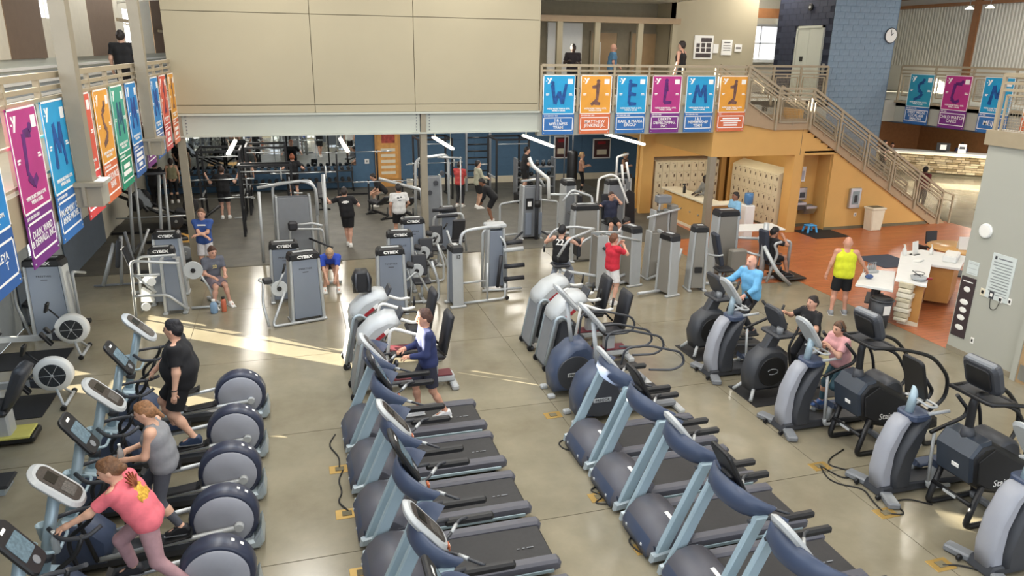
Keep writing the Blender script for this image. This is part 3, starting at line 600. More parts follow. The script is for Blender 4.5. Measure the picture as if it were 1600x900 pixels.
obj('wainscot', B().b2((-5.58, 16.42, 0), (-5.56, 17.45, 1.1)).b2((-5.58, 19.82, 0), (-5.56, 24, 1.1)), 'wainscot', lw)
# ------------------------------------------------------------------ cardio machines (local +x = the way the user faces)
def rrect(w, h, r, n=4):
    pts = []
    for cx, cy, a in ((w/2-r, h/2-r, 0), (-w/2+r, h/2-r, PI/2), (-w/2+r, -h/2+r, PI), (w/2-r, -h/2+r, 1.5*PI)):
        for i in range(n+1): t = a+PI/2*i/n; pts.append((cx+r*math.cos(t), cy+r*math.sin(t)))
    return pts
def console(par, kind, c, tilt, s=1.0):
    """portrait display head at c; its face looks back and up toward the user (-x)"""
    m = Matrix.Translation(c) @ Matrix.Rotation(tilt, 4, 'Y')      # face normal = local z, up direction of the face = local x
    def P(poly, a, b, mat, nm, par_, bev=.012):
        return obj(nm, B().prism([(x*s, y*s) for x, y in poly], a*s, b*s, 'z', bev*s).xf(m), mat, par_)
    if kind == 'silver':
        h = P(rrect(.62, .38, .16, 6), -.07, 0, 'light_plastic', 'console', par, .03)
        P(rrect(.48, .25, .08, 5), 0, .006, 'panel_print', 'display', h, .002)
        obj('display_window', B().box((.10*s, 0, .008*s), (.12*s, .15*s, .004*s)).xf(m), 'screen', h)
        obj('keypad', B().box((-.10*s, 0, .008*s), (.14*s, .17*s, .004*s)).xf(m), M('keys', '#57534e', .4, noise=.6, scale=60), h)
    else:
        h = P(rrect(.60, .36, .08, 5), -.05, 0, 'black', 'console', par, .015)
        P(rrect(.26, .27, .02, 2), .0, .004, 'screen_lit', 'display', h, .001).location = Vector((0, 0, 0))
        obj('badge', B().box((.22*s, 0, .003*s), (.035*s, .1*s, .004*s), bev=.002).xf(m), 'print_white', h)
        obj('keypad', B().disc((-.20*s, 0, .003*s), .05*s, .008*s, 'z', 14).xf(m), 'mid_grey', h)
    return h
def treadmill(label, loc, rz, kind, group):
    t = thing('treadmill', label, 'treadmill', loc, rz, group)
    obj('deck', B().prism([(-1.0, .07), (-1.0, .19), (.5, .2), (.62, .12), (.62, .06)], -.40, .40, 'y', .02), 'slate_plastic', t)
    obj('belt', B().prism([(-1.03, .17), (-1.0, .21), (.50, .222), (.50, .19), (-1.0, .16)], -.275, .275, 'y'), 'belt', t)
    for s in (-1, 1):
        obj('side_rail', B().prism([(-1.06, .12), (-1.07, .20), (-1.03, .245), (-.85, .25), (.45, .25), (.62, .24), (.62, .1), (-1.0, .1)], s*.36-.075, s*.36+.075, 'y', .028), 'slate_plastic', t)
        obj('rail_trim', B().b2((-.98, s*.43-.012, .10), (.55, s*.43+.012, .15), .008), 'silver_blue', t)
        obj('rear_foot', B().disc((-.9, s*.3, .05), .05, .05, 'y', 12), 'black', t)
        fr = obj('upright', B().prism([(1.0, .12), (.85, .12), (.36, 1.24), (.51, 1.24)], s*.40-.035, s*.40+.035, 'y', .014), 'silver_blue', t)
        obj('upright_shoe', B().prism([(1.05, .05), (1.03, .15), (.80, .19), (.45, .19), (.45, .06)], s*.41-.045, s*.41+.045, 'y', .02), 'silver', fr)
        ar = obj('handrail', B().tube([(.18, s*.37, 1.12), (-.12, s*.38, 1.12)], .022, 8), 'dark_grey', t)
        obj('grip_pad', B().b2((-.58, s*.385-.04, 1.05), (-.08, s*.385+.04, 1.125), .02), 'black', ar)
        obj('sensor_bar', B().tube(rounded([(.02, s*.08, 1.10), (-.06, s*.12, 1.11), (-.22, s*.33, 1.14), (-.3, s*.37, 1.12)], .05), .016, 7), 'dark_grey', ar)
        obj('sensor_grip', B().tube([(-.10, s*.17, 1.118), (-.17, s*.265, 1.132)], .02, 8), 'frame_silver', ar)
    h = obj('motor_hood', B().prism([(.40, .20), (.46, .30), (.58, .40), (.72, .43), (.88, .39), (.99, .28), (1.05, .15), (1.04, .05), (.45, .05)], -.43, .43, 'y', .10, True), 'slate_plastic', t)
    obj('hood_nose', B().prism([(.93, .34), (1.0, .26), (1.062, .15), (1.055, .04), (.9, .04)], -.40, .40, 'y', .09, True), 'navy_plastic', h)
    obj('badge', B().box((.70, .16, .436), (.05, .16, .012), (0, .1, 0), .005), 'print_white', h)
    for s in (-1, 1): obj('hood_cap', B().disc((1.06, s*.2, .14), .022, .02, 'x', 10), 'light_plastic', h)
    tub = B(); n = 14; V = []
    for (zz, k, off) in ((1.05, .52, .06), (1.12, .86, .02), (1.30, 1.0, 0), (1.31, .93, .0), (1.14, .80, .02)):
        for i in range(n+1):
            a = -PI*.56+PI*1.12*i/n; V.append((.02+off+.36*k*math.cos(a), .44*k*math.sin(a), zz))
    tub.add(V, [(r*(n+1)+i, r*(n+1)+i+1, (r+1)*(n+1)+i+1, (r+1)*(n+1)+i) for r in range(4) for i in range(n)], True)
    tub.add([V[i] for i in range(n+1)], [tuple(range(n+1))])
    tub.xf(Matrix.Translation((.02, 0, 1.2)) @ Matrix.Rotation(-.50, 4, 'Y') @ Matrix.Translation((-.02, 0, -1.2)))
    obj('console_tub', tub, 'navy_plastic', t)
    obj('cross_bar', B().box((.02, 0, 1.09), (.1, .2, .05), bev=.015), 'mid_grey', t)
    k = obj('stop_key', B().box((-.035, 0, 1.10), (.03, .09, .07), bev=.01), M('stop_tag', '#b0603c', .5), t); obj('key_mark', B().box((-.052, 0, 1.10), (.004, .04, .04)), 'print_white', k)
    obj('belt_mark', B().box((-.66, .1, .2225), (.03, .015, .003)).box((-.72, .1, .2225), (.03, .015, .003)).box((-.80, .1, .2225), (.08, .015, .003)), 'mid_grey', t).__setitem__('kind', 'stuff')
    for c_ in list(bpy.data.objects):
        if c_.parent == t and c_.name.split('.')[0] in ('handrail', 'console_tub', 'cross_bar', 'stop_key') or (c_.parent and c_.parent.parent == t and c_.name.split('.')[0] in ('grip_pad', 'sensor_bar', 'sensor_grip', 'key_mark')): c_.data.transform(Matrix.Translation((.37, 0, .06)))
    if kind == 'silver': console(t, 'silver', (.52, 0, 1.46), -.90)
    else:
        console(t, 'black', (.56, 0, 1.58), -1.08); obj('console_mount', B().box((.55, 0, 1.40), (.08, .2, .3), (0, .25, 0), .02), 'black', t)
    return t
LT = ['fifth from the front', 'man walks on', 'fourth', 'third', 'second', 'front']
yl = [10.08, 9.0, 7.88, 6.81, 5.75, 4.7]
lab = ['treadmill the man in navy walks on', 'black console treadmill next to the one the man walks on', 'silver console treadmill third from the far end of the left row', 'black console treadmill fourth from the far end of the left row', 'silver console treadmill nearest the camera in the left row', 'black console treadmill cut off at the bottom of the left row']
kd = ['silver', 'black', 'silver', 'black', 'silver', 'black']
TM = {}
for i, y in enumerate(yl):
    TM[kd[i]] = treadmill(lab[i], (1.46, y, 0), PI, kd[i], 'treadmills') if kd[i] not in TM else dup(TM[kd[i]], (1.46, y, 0), PI, lab[i])
yr = [8.75, 7.75, 6.72, 5.69, 4.66]
labr = ['farthest treadmill of the right row, silver console', 'second treadmill from the far end of the right row, black console', 'third treadmill from the far end of the right row, silver console', 'fourth treadmill from the far end of the right row, black console', 'treadmill cut off at the bottom of the right row']
for i, y in enumerate(yr): dup(TM[kd[i]], (4.62, y, 0), PI, labr[i])
# ---- rear drum ellipticals
def elliptical(label, loc, rz, kind, group):
    t = thing('elliptical_trainer', label, 'elliptical', loc, rz, group)
    cx, cz = -.75, .41
    d = obj('drum_casing', B().lathe([(.34, -.125), (.37, -.115), (.385, -.07), (.385, .07), (.37, .115), (.34, .125)], (cx, 0, cz), 'y', 32), 'drum_dark', t)
    for s in (-1, 1):
        f = obj('drum_disc', B().lathe([(.33, -.02), (.33, .0), (.305, .02), (.12, .028)][::1], (cx, s*.12, cz), 'y', 30) if s > 0 else B().lathe([(.12, -.028), (.305, -.02), (.33, 0), (.33, .02)], (cx, s*.12, cz), 'y', 30), 'disc_grey', t)
    obj('badge', B().box((cx-.22, 0, cz+.305), (.14, .05, .012), (0, -.62, 0), .004), 'print_white', d)
    obj('drum_foot', B().prism([(cx-.36, .02), (cx-.42, .10), (cx-.40, .30), (cx-.30, .14), (cx+.2, .12), (cx+.2, .02)], -.2, .2, 'y', .03), 'silver', t)
    obj('base_frame', B().b2((-.5, -.17, .05), (1.0, .17, .20), .04), 'dark_grey', t)
    obj('front_foot', B().b2((.92, -.33, .0), (1.06, .33, .08), .02), 'silver', t)
    for s, ph in ((-1, .35), (1, PI+.35)):
        px, pz = cx+.17*math.cos(ph), cz+.17*math.sin(ph)
        l = obj('pedal_arm', B().tube([(px, s*.19, pz), (-.05+.15*math.cos(ph), s*.21, .33+.10*math.sin(ph)), (.55, s*.24, .24)], .03, 8), 'frame_silver', t)
        obj('arm_joint', B().disc((px, s*.185, pz), .055, .07, 'y', 14), 'light_plastic', l)
        pd = obj('pedal', B().prism([(-.30, .0), (-.30, .06), (-.24, .03), (.12, .03), (.16, .07), (.18, .0)], -.085, .085, 'y', .012).xf(Matrix.Translation((.02+.15*math.cos(ph), s*.22, .37+.10*math.sin(ph))) @ Matrix.Rotation(.12, 4, 'Y')), 'black', t)
        obj('swing_arm', B().tube(rounded([(.55, s*.26, .24), (.62, s*.28, .60), (.66, s*.29, .85), (.40, s*.27, 1.05), (.34, s*.25, 1.22)], .12), [.026]*2+[.024]*11 if False else .024, 8), 'black', t)
        obj('fixed_handle', B().tube(rounded([(.66, s*.08, 1.24), (.52, s*.24, 1.20), (.30, s*.26, 1.20), (.18, s*.20, 1.27)], .07), .022, 8), 'dark_grey', t)
        obj('cup_holder', B().lathe([(.04, 0), (.055, .15), (.06, .16), (.05, .155), (.035, .02)], (.80, s*.17, .98), n=14), 'silver_blue', t)
    sh = obj('front_shell', B().prism([(.45, .1), (.42, .42), (.62, .66), (.86, .70), (.98, .55), (1.05, .1)], -.19, .19, 'y', .06, True), 'navy_plastic', t)
    obj('shell_panel', B().prism([(.62, .40), (.70, .68), (.86, .72), (.97, .58), (.98, .40)], -.16, .16, 'y', .03), 'silver_blue', sh)
    obj('mast', B().tube([(.82, 0, .66), (.58, 0, 1.55)], .055, 12), 'silver_blue', t); obj('mast_collar', B().tube([(.766, 0, .86), (.744, 0, .94)], .068, 12), 'dark_grey', t)
    obj('cross_handle', B().tube(rounded([(.72, -.20, 1.06), (.58, -.18, 1.04), (.58, .18, 1.04), (.72, .20, 1.06)], .1), .018, 8), 'silver_blue', t)
    if kind == 'silver': console(t, 'silver', (.52, 0, 1.66), -.80, .95)
    else: console(t, 'black', (.56, 0, 1.68), -1.0, .86)
    return t
ye = [11.28, 10.05, 8.97, 7.96, 6.98, 6.0]
ke = ['silver', 'black', 'silver', 'black', 'silver', 'black']
labe = ['farthest elliptical trainer of the left row, sunlit drum', 'elliptical trainer the large man in black stands on', 'elliptical trainer with silver console between the man in black and the woman in grey', 'elliptical trainer with black console the woman in grey top uses', 'elliptical trainer with silver console beside the woman in pink', 'elliptical trainer nearest the camera, cut off at the bottom left']
EL = {}
for i, y in enumerate(ye):
    EL[ke[i]] = elliptical(labe[i], (-1.82, y, 0), PI, ke[i], 'rear drum ellipticals') if ke[i] not in EL else dup(EL[ke[i]], (-1.82, y, 0), PI, labe[i])
# ---- recumbent steppers with pale shells
def stepper(label, loc, rz, group, seat=True):
    t = thing('recumbent_stepper', label, 'recumbent stepper', loc, rz, group); t.scale = (1, 1, 1.1)
    obj('base_rail', B().b2((-.95, -.13, .08), (.75, .13, .2), .03), 'light_plastic', t); obj('rail_stripe', B().b2((-.9, -.135, .2), (.5, .135, .215)), M('maroon', '#6d2b35', .5), t)
    obj('rear_foot', B().b2((-.98, -.32, 0), (-.86, .32, .09), .02), 'light_plastic', t); f = obj('front_foot', B().b2((.72, -.30, .02), (.80, .30, .09), .02), 'dark_grey', t)
    for s in (-1, 1): obj('wheel', B().disc((.80, s*.27, .06), .06, .05, 'y', 14), 'black', f)
    obj('front_post', B().prism([(.82, .1), (.70, .1), (.52, .9), (.64, .95)], -.24, .24, 'y', .03), 'mid_grey', t)
    obj('belly', B().prism([(.62, .2), (.30, .2), (.16, .75), (.50, .9)], -.2, .2, 'y', .04), 'dark_grey', t)
    for s in (-1, 1):
        obj('frame_tube', B().tube(rounded([(.80, s*.27, .1), (.62, s*.28, .92), (.50, s*.27, .95), (.30, s*.26, .80)], .1), .028, 8), 'silver', t)
    h = obj('shell', B().prism([(.70, .88), (.66, 1.02), (.46, 1.20), (.20, 1.30), (.04, 1.28), (-.04, 1.15), (.16, 1.02), (.36, .84), (.56, .78)], -.27, .27, 'y', .10, True), 'light_plastic', t)
    for s in (-1, 1):
        obj('side_label', B().box((.33, s*.272, .99), (.24, .006, .055), (0, .62, 0)), 'red_print', h); obj('side_mark', B().box((.215, s*.273, 1.075), (.10, .006, .06), (0, .62, 0)), 'print_white', h)
        obj('arm_lever', B().tube(rounded([(.25, s*.30, .55), (.16, s*.31, 1.15), (-.30, s*.30, .98), (-.48, s*.28, 1.02)], .12), .028, 8), 'white', t)
        obj('lever_grip', B().tube([(-.46, s*.28, 1.01), (-.48, s*.28, 1.20)], .022, 8), 'black', t)
        p = obj('foot_pedal', B().box((.12, s*.19, .42), (.06, .14, .30), (0, -.45, 0), .015), 'dark_grey', t); obj('pedal_link', B().tube([(.15, s*.17, .40), (.4, s*.14, .5)], .02, 6), 'mid_grey', p)
    cn = obj('console', B().box((-.02, 0, 1.24), (.05, .32, .24), (0, -.5, 0), .02), 'dark_grey', t); obj('display', B().box((-.048, 0, 1.232), (.006, .22, .15), (0, -.5, 0)), 'screen', cn)
    c = obj('seat', B().b2((-.78, -.24, .50), (-.34, .24, .60), .04), 'pad', t); obj('seat_post', B().b2((-.66, -.08, .18), (-.46, .08, .5), .02), 'light_plastic', t)
    obj('backrest', B().prism([(-.80, .56), (-.70, .56), (-.82, 1.18), (-.88, 1.24), (-.94, 1.18)], -.22, .22, 'y', .05, True), 'pad', t)
    for s in (-1, 1): obj('armrest', B().tube(rounded([(-.74, s*.26, .6), (-.60, s*.32, .74), (-.34, s*.32, .74)], .05), .02, 7), 'black', t)
    return t
nsd = stepper('pale recumbent stepper with a red label, rear one of the left pair', (1.45, 12.95, 0), PI, 'recumbent steppers')
dup(nsd, (1.48, 11.65, 0), PI, 'pale recumbent stepper with a red label, right behind the man on the treadmill')
dup(nsd, (4.97, 12.96, 0), PI, 'pale recumbent stepper with a red label, rear one of the right pair')
dup(nsd, (4.95, 11.98, 0), PI, 'pale recumbent stepper with a red label, front one of the right pair')
# ---- front drum climbers
def climber(label, loc, rz, group):
    t = thing('front_drum_climber', label, 'elliptical', loc, rz, group)
    d = obj('drum_casing', B().prism([(.92, .10), (.95, .40), (.84, .72), (.60, .92), (.35, .95), (.22, .80), (.20, .25), (.35, .08)], -.26, .26, 'y', .08, True), 'navy_plastic', t)
    for s in (-1, 1):
        obj('drum_disc', B().disc((.57, s*.255, .44), .31, .05, 'y', 30), 'dark_grey', t)
        g = obj('brand_plate', B().box((.56, s*.283, .42), (.30, .01, .07), (0, 0, 0), .004), 'light_plastic', t)
        obj('foot', B().b2((.9, s*.2-.05, 0), (1.02, s*.2+.05, .07), .015), 'light_plastic', t)
        obj('hand_rail', B().tube(rounded([(.30, s*.30, .9), (.26, s*.33, 1.28), (-.10, s*.34, 1.30), (-.72, s*.34, 1.12), (-.80, s*.34, .92), (-.62, s*.33, .82), (-.2, s*.30, .86)], .12), .02, 8), 'dark_grey', t)
        obj('pedal', B().b2((-.62, s*.2-.1, .34+.07*s), (-.10, s*.2+.1, .40+.07*s), .02), 'black', t)
        obj('pedal_link', B().tube([(-.3, s*.2, .34), (.45, s*.22, .30+.1*s)], .028, 8), 'mid_grey', t)
    text('brand_text', 'PRECOR', .065, 'black', t, (.56, -.29, .42), FRONT, bold=.001); text('brand_text', 'PRECOR', .065, 'black', t, (.56, .29, .42), (PI/2, 0, PI), bold=.001)
    obj('base_rail', B().b2((-.85, -.12, .05), (.4, .12, .16), .03), 'mid_grey', t); obj('rear_foot', B().b2((-.92, -.3, 0), (-.8, .3, .08), .02), 'light_plastic', t)
    obj('mast', B().tube([(.56, 0, .90), (.66, 0, 1.62)], .035, 10), 'light_plastic', t)
    console(t, 'silver', (.66, 0, 1.74), -.85, 1.0)
    return t
clm = climber('elliptical with a front drum and black disc, rear one of two', (4.86, 10.85, 0), PI, 'front drum ellipticals')
dup(clm, (4.92, 9.86, 0), PI, 'elliptical with a front drum and black disc, the one next to the right treadmills')
# ---- tall motion trainers with curved silver front
def motion(label, loc, rz, group, kind):
    t = thing('motion_trainer', label, 'motion trainer', loc, rz, group)
    cv = [(.64, .10), (.68, .35), (.64, .70), (.52, 1.0), (.42, 1.12), (.26, 1.10), (.38, .88), (.46, .60), (.46, .30), (.42, .10)]
    obj('front_shell', B().prism(cv, -.13, .13, 'y', .05, True), M('shell_grey', '#9c9ea6', .4, noise=.03), t)
    obj('side_shell', B().prism([(.48, .08), (.50, .35), (.44, .66), (.30, .92), (.12, 1.14), (.02, 1.10), (.10, .80), (.20, .45), (.18, .08)], -.19, .19, 'y', .05, True), 'dark_grey', t)
    obj('base', B().prism([(.66, .02), (.62, .14), (.2, .16), (-.9, .10), (-.9, .02)], -.16, .16, 'y', .02), 'dark_grey', t)
    for s in (-1, 1):
        obj('front_foot', B().box((.62, s*.30, .05), (.16, .30, .09), (0, 0, -s*.35), .02), 'mid_grey', t); obj('caster', B().disc((.72, s*.2, .05), .04, .04, 'y', 12), 'black', t)
        a = obj('swing_handle', B().tube(rounded([(.12, s*.24, .95), (-.02, s*.27, 1.02), (-.34, s*.29, 1.14), (-.38, s*.29, 1.24), (-.18, s*.26, 1.46)], .09), .026, 8), 'black', t)
        obj('link_rod', B().tube([(.06, s*.25, .98), (.0, s*.26, .20)], .022, 8), 'light_plastic', t); obj('rod_joint', B().tube(rounded([(0, s*.26, .22), (-.02, s*.26, .12), (-.40, s*.24, .08)], .06), .03, 8), 'light_plastic', t)
        p = obj('pedal', B().prism([(-.62, .0), (-.66, .05), (-.6, .06), (-.22, .05), (-.14, .12), (-.12, .04), (-.2, 0)], -.09, .09, 'y', .015).xf(Matrix.Translation((0, s*.17, .26+s*.08))), 'navy_plastic', t)
        obj('pedal_end', B().tube([(-.16, s*.17, .30+s*.08), (-.14, s*.17, .14)], .04, 10), 'light_plastic', p)
        obj('grip', B().tube([(.10, s*.14, 1.16), (-.18, s*.2, 1.20)], .024, 8), 'light_plastic', t)
    obj('collar', B().prism(rrect(.34, .34, .1), 1.06, 1.16, 'z', .02).xf(Matrix.Translation((.18, 0, 0))), 'navy_plastic', t)
    obj('mast', B().tube([(.28, 0, 1.12), (.22, 0, 1.52)], .055, 12), 'silver_blue', t)
    obj('ring_handle', B().tube(rounded([(.24, -.05, 1.36), (.18, -.22, 1.30), (0, -.2, 1.28), (0, .2, 1.28), (.18, .22, 1.30), (.24, .05, 1.36)], .1), .016, 8), 'light_plastic', t)
    if kind == 'silver': console(t, 'silver', (.28, 0, 1.62), -.95, 1.0)
    else: console(t, 'black', (.26, 0, 1.66), -1.25, 1.0)
    return t
MO = {}
for k, (x, y, lb) in enumerate(((7.58, 10.80, 'silver fronted motion trainer beside the old man in light blue'), (7.62, 8.72, 'silver fronted motion trainer the girl in pink uses'), (7.80, 6.88, 'silver fronted motion trainer between the two stair climbers, black console'), (7.82, 5.22, 'silver fronted motion trainer cut off at the bottom right corner'))):
    kk = ['silver', 'silver', 'black', 'silver'][k]
    MO[kk] = motion(lb, (x, y, 0), PI, 'silver fronted motion trainers', kk) if kk not in MO else dup(MO[kk], (x, y, 0), PI, lb)
# ---- black drum cross trainers on mats
def drumtrainer(label, loc, rz, group):
    t = thing('drum_cross_trainer', label, 'cross trainer', loc, rz, group)
    obj('drum_casing', B().prism([(.66, .14), (.72, .45), (.64, .74), (.42, .90), (.16, .90), (-.02, .76), (-.06, .40), (.1, .14)], -.19, .19, 'y', .07, True), 'dark_grey', t)
    for s in (-1, 1):
        dd = obj('drum_disc', B().disc((.32, s*.19, .50), .26, .04, 'y', 28), 'black', t)
        obj('logo', B().tube([(.32+.10*math.cos(a), s*.215, .50+.05*math.sin(a)) for a in np.linspace(.3, 5.4, 10)], .009, 5), 'mid_grey', dd)
        obj('leg', B().tube([(.60, s*.14, .2), (.72, s*.26, .03)], .03, 8), 'light_plastic', t)
        obj('rear_rail', B().tube([(0, s*.14, .16), (-.85, s*.2, .08)], .035, 8), 'dark_grey', t)
        obj('pedal', B().b2((-.70, s*.17-.08, .26+s*.05), (-.30, s*.17+.08, .31+s*.05), .02), 'black', t); obj('pedal_arm', B().tube([(-.3, s*.17, .28+s*.05), (.28, s*.17, .45+s*.1)], .025, 8), 'mid_grey', t)
        obj('swing_arm', B().tube(rounded([(-.05, s*.26, .3), (.12, s*.27, .95), (-.02, s*.27, 1.25), (-.10, s*.26, 1.50)], .1), .022, 8), 'black', t)
        obj('fixed_handle', B().tube(rounded([(.22, s*.08, 1.18), (.05, s*.2, 1.14), (-.18, s*.22, 1.16)], .07), .024, 8), 'dark_grey', t)
    obj('mast', B().prism([(.46, .86), (.20, .86), (.06, 1.20), (.26, 1.24)], -.09, .09, 'y', .03), 'dark_grey', t)
    obj('tray', B().b2((-.02, -.25, 1.08), (.34, .25, 1.16), .03), 'dark_grey', t); obj('bottle_cup', B().lathe([(.05, 0), (.06, .14)], (.24, .16, 1.14), n=12), 'mid_grey', t)
    cn = obj('console', B().prism(rrect(.44, .48, .12), -.09, 0, 'z', .03).xf(Matrix.Translation((.20, 0, 1.42)) @ Matrix.Rotation(-1.15, 4, 'Y')), 'dark_grey', t)
    obj('display', B().box((0, 0, .004), (.22, .30, .006)).xf(Matrix.Translation((.20, 0, 1.42)) @ Matrix.Rotation(-1.15, 4, 'Y')), 'screen', cn)
    return t
dt = drumtrainer('black drum cross trainer the old man in light blue uses', (7.84, 11.80, .012), PI, 'black drum cross trainers')
dup(dt, (7.80, 9.86, .012), PI, 'black drum cross trainer the boy in black uses')
for y, lb in ((11.80, 'black rubber mat under the old man\'s cross trainer'), (9.86, 'black rubber mat under the boy\'s cross trainer')):
    tag(obj('rubber_mat', B().b2((-.9, -.42, 0), (.9, .42, .012)), 'rubber_black', None, (7.98, y, 0)), lb, 'mat', 'cross trainer mats')
# ---- stair climbers
def stair_climber(label, loc, rz, group):
    t = thing('stair_climber', label, 'stair climber', loc, rz, group)
    b = obj('body', B().prism([(.52, .62), (.60, 1.00), (.48, 1.16), (.30, 1.18), (-.62, .66), (-.95, .42), (-.98, .26), (-.70, .22), (.30, .48)], -.30, .30, 'y', .06, True), 'black', t)
    obj('front_panel', B().prism([(.535, .64), (.612, 1.0), (.49, 1.165), (.31, 1.19), (.30, 1.1), (.44, .62)], -.27, .27, 'y', .03), M('climber_front', '#2b3440', .35, noise=.06), b)
    obj('badge', B().box((.575, .05, .80), (.01, .10, .05), (0, .2, 0)), 'print_white', b)
    for s in (-1, 1):
        obj('side_panel', B().prism([(.46, .66), (.52, .96), (.30, 1.10), (-.60, .60), (-.86, .40), (-.7, .30), (.28, .56)], s*.302-.012, s*.302+.012, 'y', .006), 'rubber_black', b)
        obj('front_leg', B().tube(rounded([(.36, s*.29, .60), (.50, s*.29, .03), (-.30, s*.29, .03), (-.12, s*.29, .5)], .1), .038, 8), 'black', t)
        obj('rear_leg', B().tube(rounded([(-.62, s*.29, .40), (-.72, s*.29, .03), (-.98, s*.29, .03)], .08), .035, 8), 'black', t)
        obj('hand_rail', B().tube(rounded([(.34, s*.30, 1.70), (.0, s*.33, 1.66), (-.50, s*.36, 1.52), (-.86, s*.37, 1.15), (-.88, s*.36, .80), (-.66, s*.33, .62)], .2), .028, 8), 'black', t)
        obj('front_rail', B().tube(rounded([(.34, s*.28, 1.70), (.12, s*.32, 1.62), (-.10, s*.33, 1.30), (-.20, s*.32, .92)], .12), .022, 8), 'black', t)
    for sd in (-1, 1):
        m_ = Matrix.Translation((-.08, sd*.318, .62)) @ (Matrix.Rotation(PI, 4, 'Z') if sd > 0 else Matrix()) @ Matrix.Rotation(PI/2, 4, 'X')
        tx = text('brand_text', 'StairMaster', .13, 'print_white', t, (0, 0, 0), (0, 0, 0), bold=.001); tx.matrix_local = m_
    obj('cross_tube', B().tube([(.47, -.29, .34), (.47, .29, .34)], .03, 8), 'black', t); obj('cross_badge', B().box((.505, 0, .34), (.01, .2, .04), bev=.004), 'light_plastic', t)
    obj('floor_bar', B().b2((-.28, -.3, 0), (-.18, .3, .07), .02), 'mid_grey', t)
    for k in range(4): obj('step', B().b2((-.30-.17*k, -.24, .90-.155*k-.06), (-.12-.17*k, .24, .90-.155*k), .015), 'dark_grey', t)
    obj('step_hump', B().lathe([(.18, -.24), (.22, -.2), (.22, .2), (.18, .24)], (-.02, 0, .92), 'y', 20), 'dark_grey', t)
    obj('mast', B().tube(rounded([(.42, 0, 1.14), (.42, 0, 1.22), (.44, 0, 1.60), (.40, 0, 1.68), (.2, 0, 1.70)], .06), [.07]*2+[.05]*14 if False else .05, 10), 'black', t)
    obj('mast_boot', B().lathe([(.09, 0), (.08, .08), (.055, .16)], (.42, 0, 1.12), n=14), 'dark_grey', t)
    obj('tray', B().tube(rounded([(.52, -.28, 1.715), (.52, .28, 1.715), (.15, .32, 1.69), (.15, -.32, 1.69)], .08), .03, 8, close=True), 'black', t); obj('tray_bar', B().b2((.18, -.30, 1.68), (.50, .30, 1.705), .008), 'dark_grey', t)
    m = Matrix.Translation((.38, 0, 1.97)) @ Matrix.Rotation(-1.2, 4, 'Y')
    c = obj('console', B().prism(rrect(.44, .50, .10), -.07, .07, 'z', .04).xf(m), 'dark_grey', t); obj('display', B().box((0, 0, .074), (.28, .32, .004)).xf(m), 'screen', c)
    obj('rear_cover', B().prism(rrect(.30, .34, .05), -.09, -.065, 'z', .01).xf(m), 'black', c); obj('top_gloss', B().b2((.17, -.2, -.06), (.225, .2, .03), .02).xf(m), 'mid_grey', c)
    return t
scm = stair_climber('black stair climber, the one farther from the camera', (8.08, 7.98, 0), PI, 'stair climbers')
dup(scm, (8.16, 6.17, 0), PI, 'black stair climber, the one nearer the camera at the right edge')
# ---- rowers
def rower(label, loc, rz, group):
    t = thing('rowing_machine', label, 'rowing machine', loc, rz, group)
    f = obj('flywheel_cage', B().lathe([(.17, -.09), (.27, -.085), (.29, -.05), (.29, .05), (.27, .085), (.17, .09)], (0, 0, .52), 'y', 30), 'white', t)
    for s in (-1, 1): 
        obj('wheel_screen', B().disc((0, s*.088, .52), .195, .03, 'y', 28), M('screen_mesh', '#2a2e33', .5, noise=.5, scale=60), f)
        sp = B()
        for k in range(6): sp.bar((0, s*.106, .52), (.18*math.cos(k*PI/3), s*.106, .52+.18*math.sin(k*PI/3)), .006, .008)
        obj('wheel_spokes', sp, 'light_plastic', f); obj('hub', B().disc((0, s*.106, .52), .025, .02, 'y', 10), 'light_plastic', f)
        obj('front_leg', B().tube([(.02, s*.07, .28), (.14, s*.26, .04)], .022, 8), 'light_plastic', t)
    ft = obj('front_foot', B().tube([(.15, -.32, .04), (.15, .32, .04)], .028, 8), 'light_plastic', t)
    for s in (-1, 1): obj('caster', B().disc((.15, s*.33, .045), .045, .06, 'y', 12), 'black', ft)
    obj('monorail', B().bar((-.2, 0, .38), (-2.0, 0, .42), .07, .10), 'frame_silver', t); obj('neck', B().prism([(-.08, .28), (-.05, .40), (-.35, .46), (-.35, .32)], -.05, .05, 'y', .01), 'dark_grey', t)
    obj('rear_leg', B().tube([(-1.9, 0, .40), (-1.95, 0, .05)], .03, 8), 'light_plastic', t); obj('rear_foot', B().b2((-2.02, -.25, 0), (-1.9, .25, .06), .015), 'black', t)
    obj('seat', B().b2((-1.45, -.16, .45), (-1.2, .16, .50), .03), 'pad', t)
    for s in (-1, 1): obj('foot_plate', B().box((-.42, s*.14, .40), (.05, .12, .30), (0, -.6, 0), .01), 'black', t)
    obj('monitor_arm', B().tube([(-.12, .0, .66), (-.34, .02, .92)], .016, 8), 'black', t); mn = obj('monitor', B().box((-.37, .02, .96), (.05, .16, .18), (0, .3, 0), .012), 'black', t); obj('display', B().box((-.398, .02, .955), (.004, .12, .11), (0, .3, 0)), 'screen_lit', mn)
    obj('pull_handle', B().tube([(-.28, -.22, .56), (-.28, .22, .56)], .018, 8), 'black', t)
    return t
rw = rower('rowing machine with a white flywheel cage in front of the tall weight tower', (-4.22, 14.72, 0), .0, 'rowing machines')
dup(rw, (-3.98, 12.55, 0), .0, 'rowing machine with a white flywheel cage nearer the camera')
for (x, y, lb) in ((-5.1, 14.6, 'black rubber mat under the farther rower'), (-4.85, 12.5, 'black rubber mat under the nearer rower')):
    tag(obj('rubber_mat', B().b2((-.75, -.45, 0), (.75, .45, .012)), 'rubber_black', None, (x, y, 0)), lb, 'mat', 'rower mats')
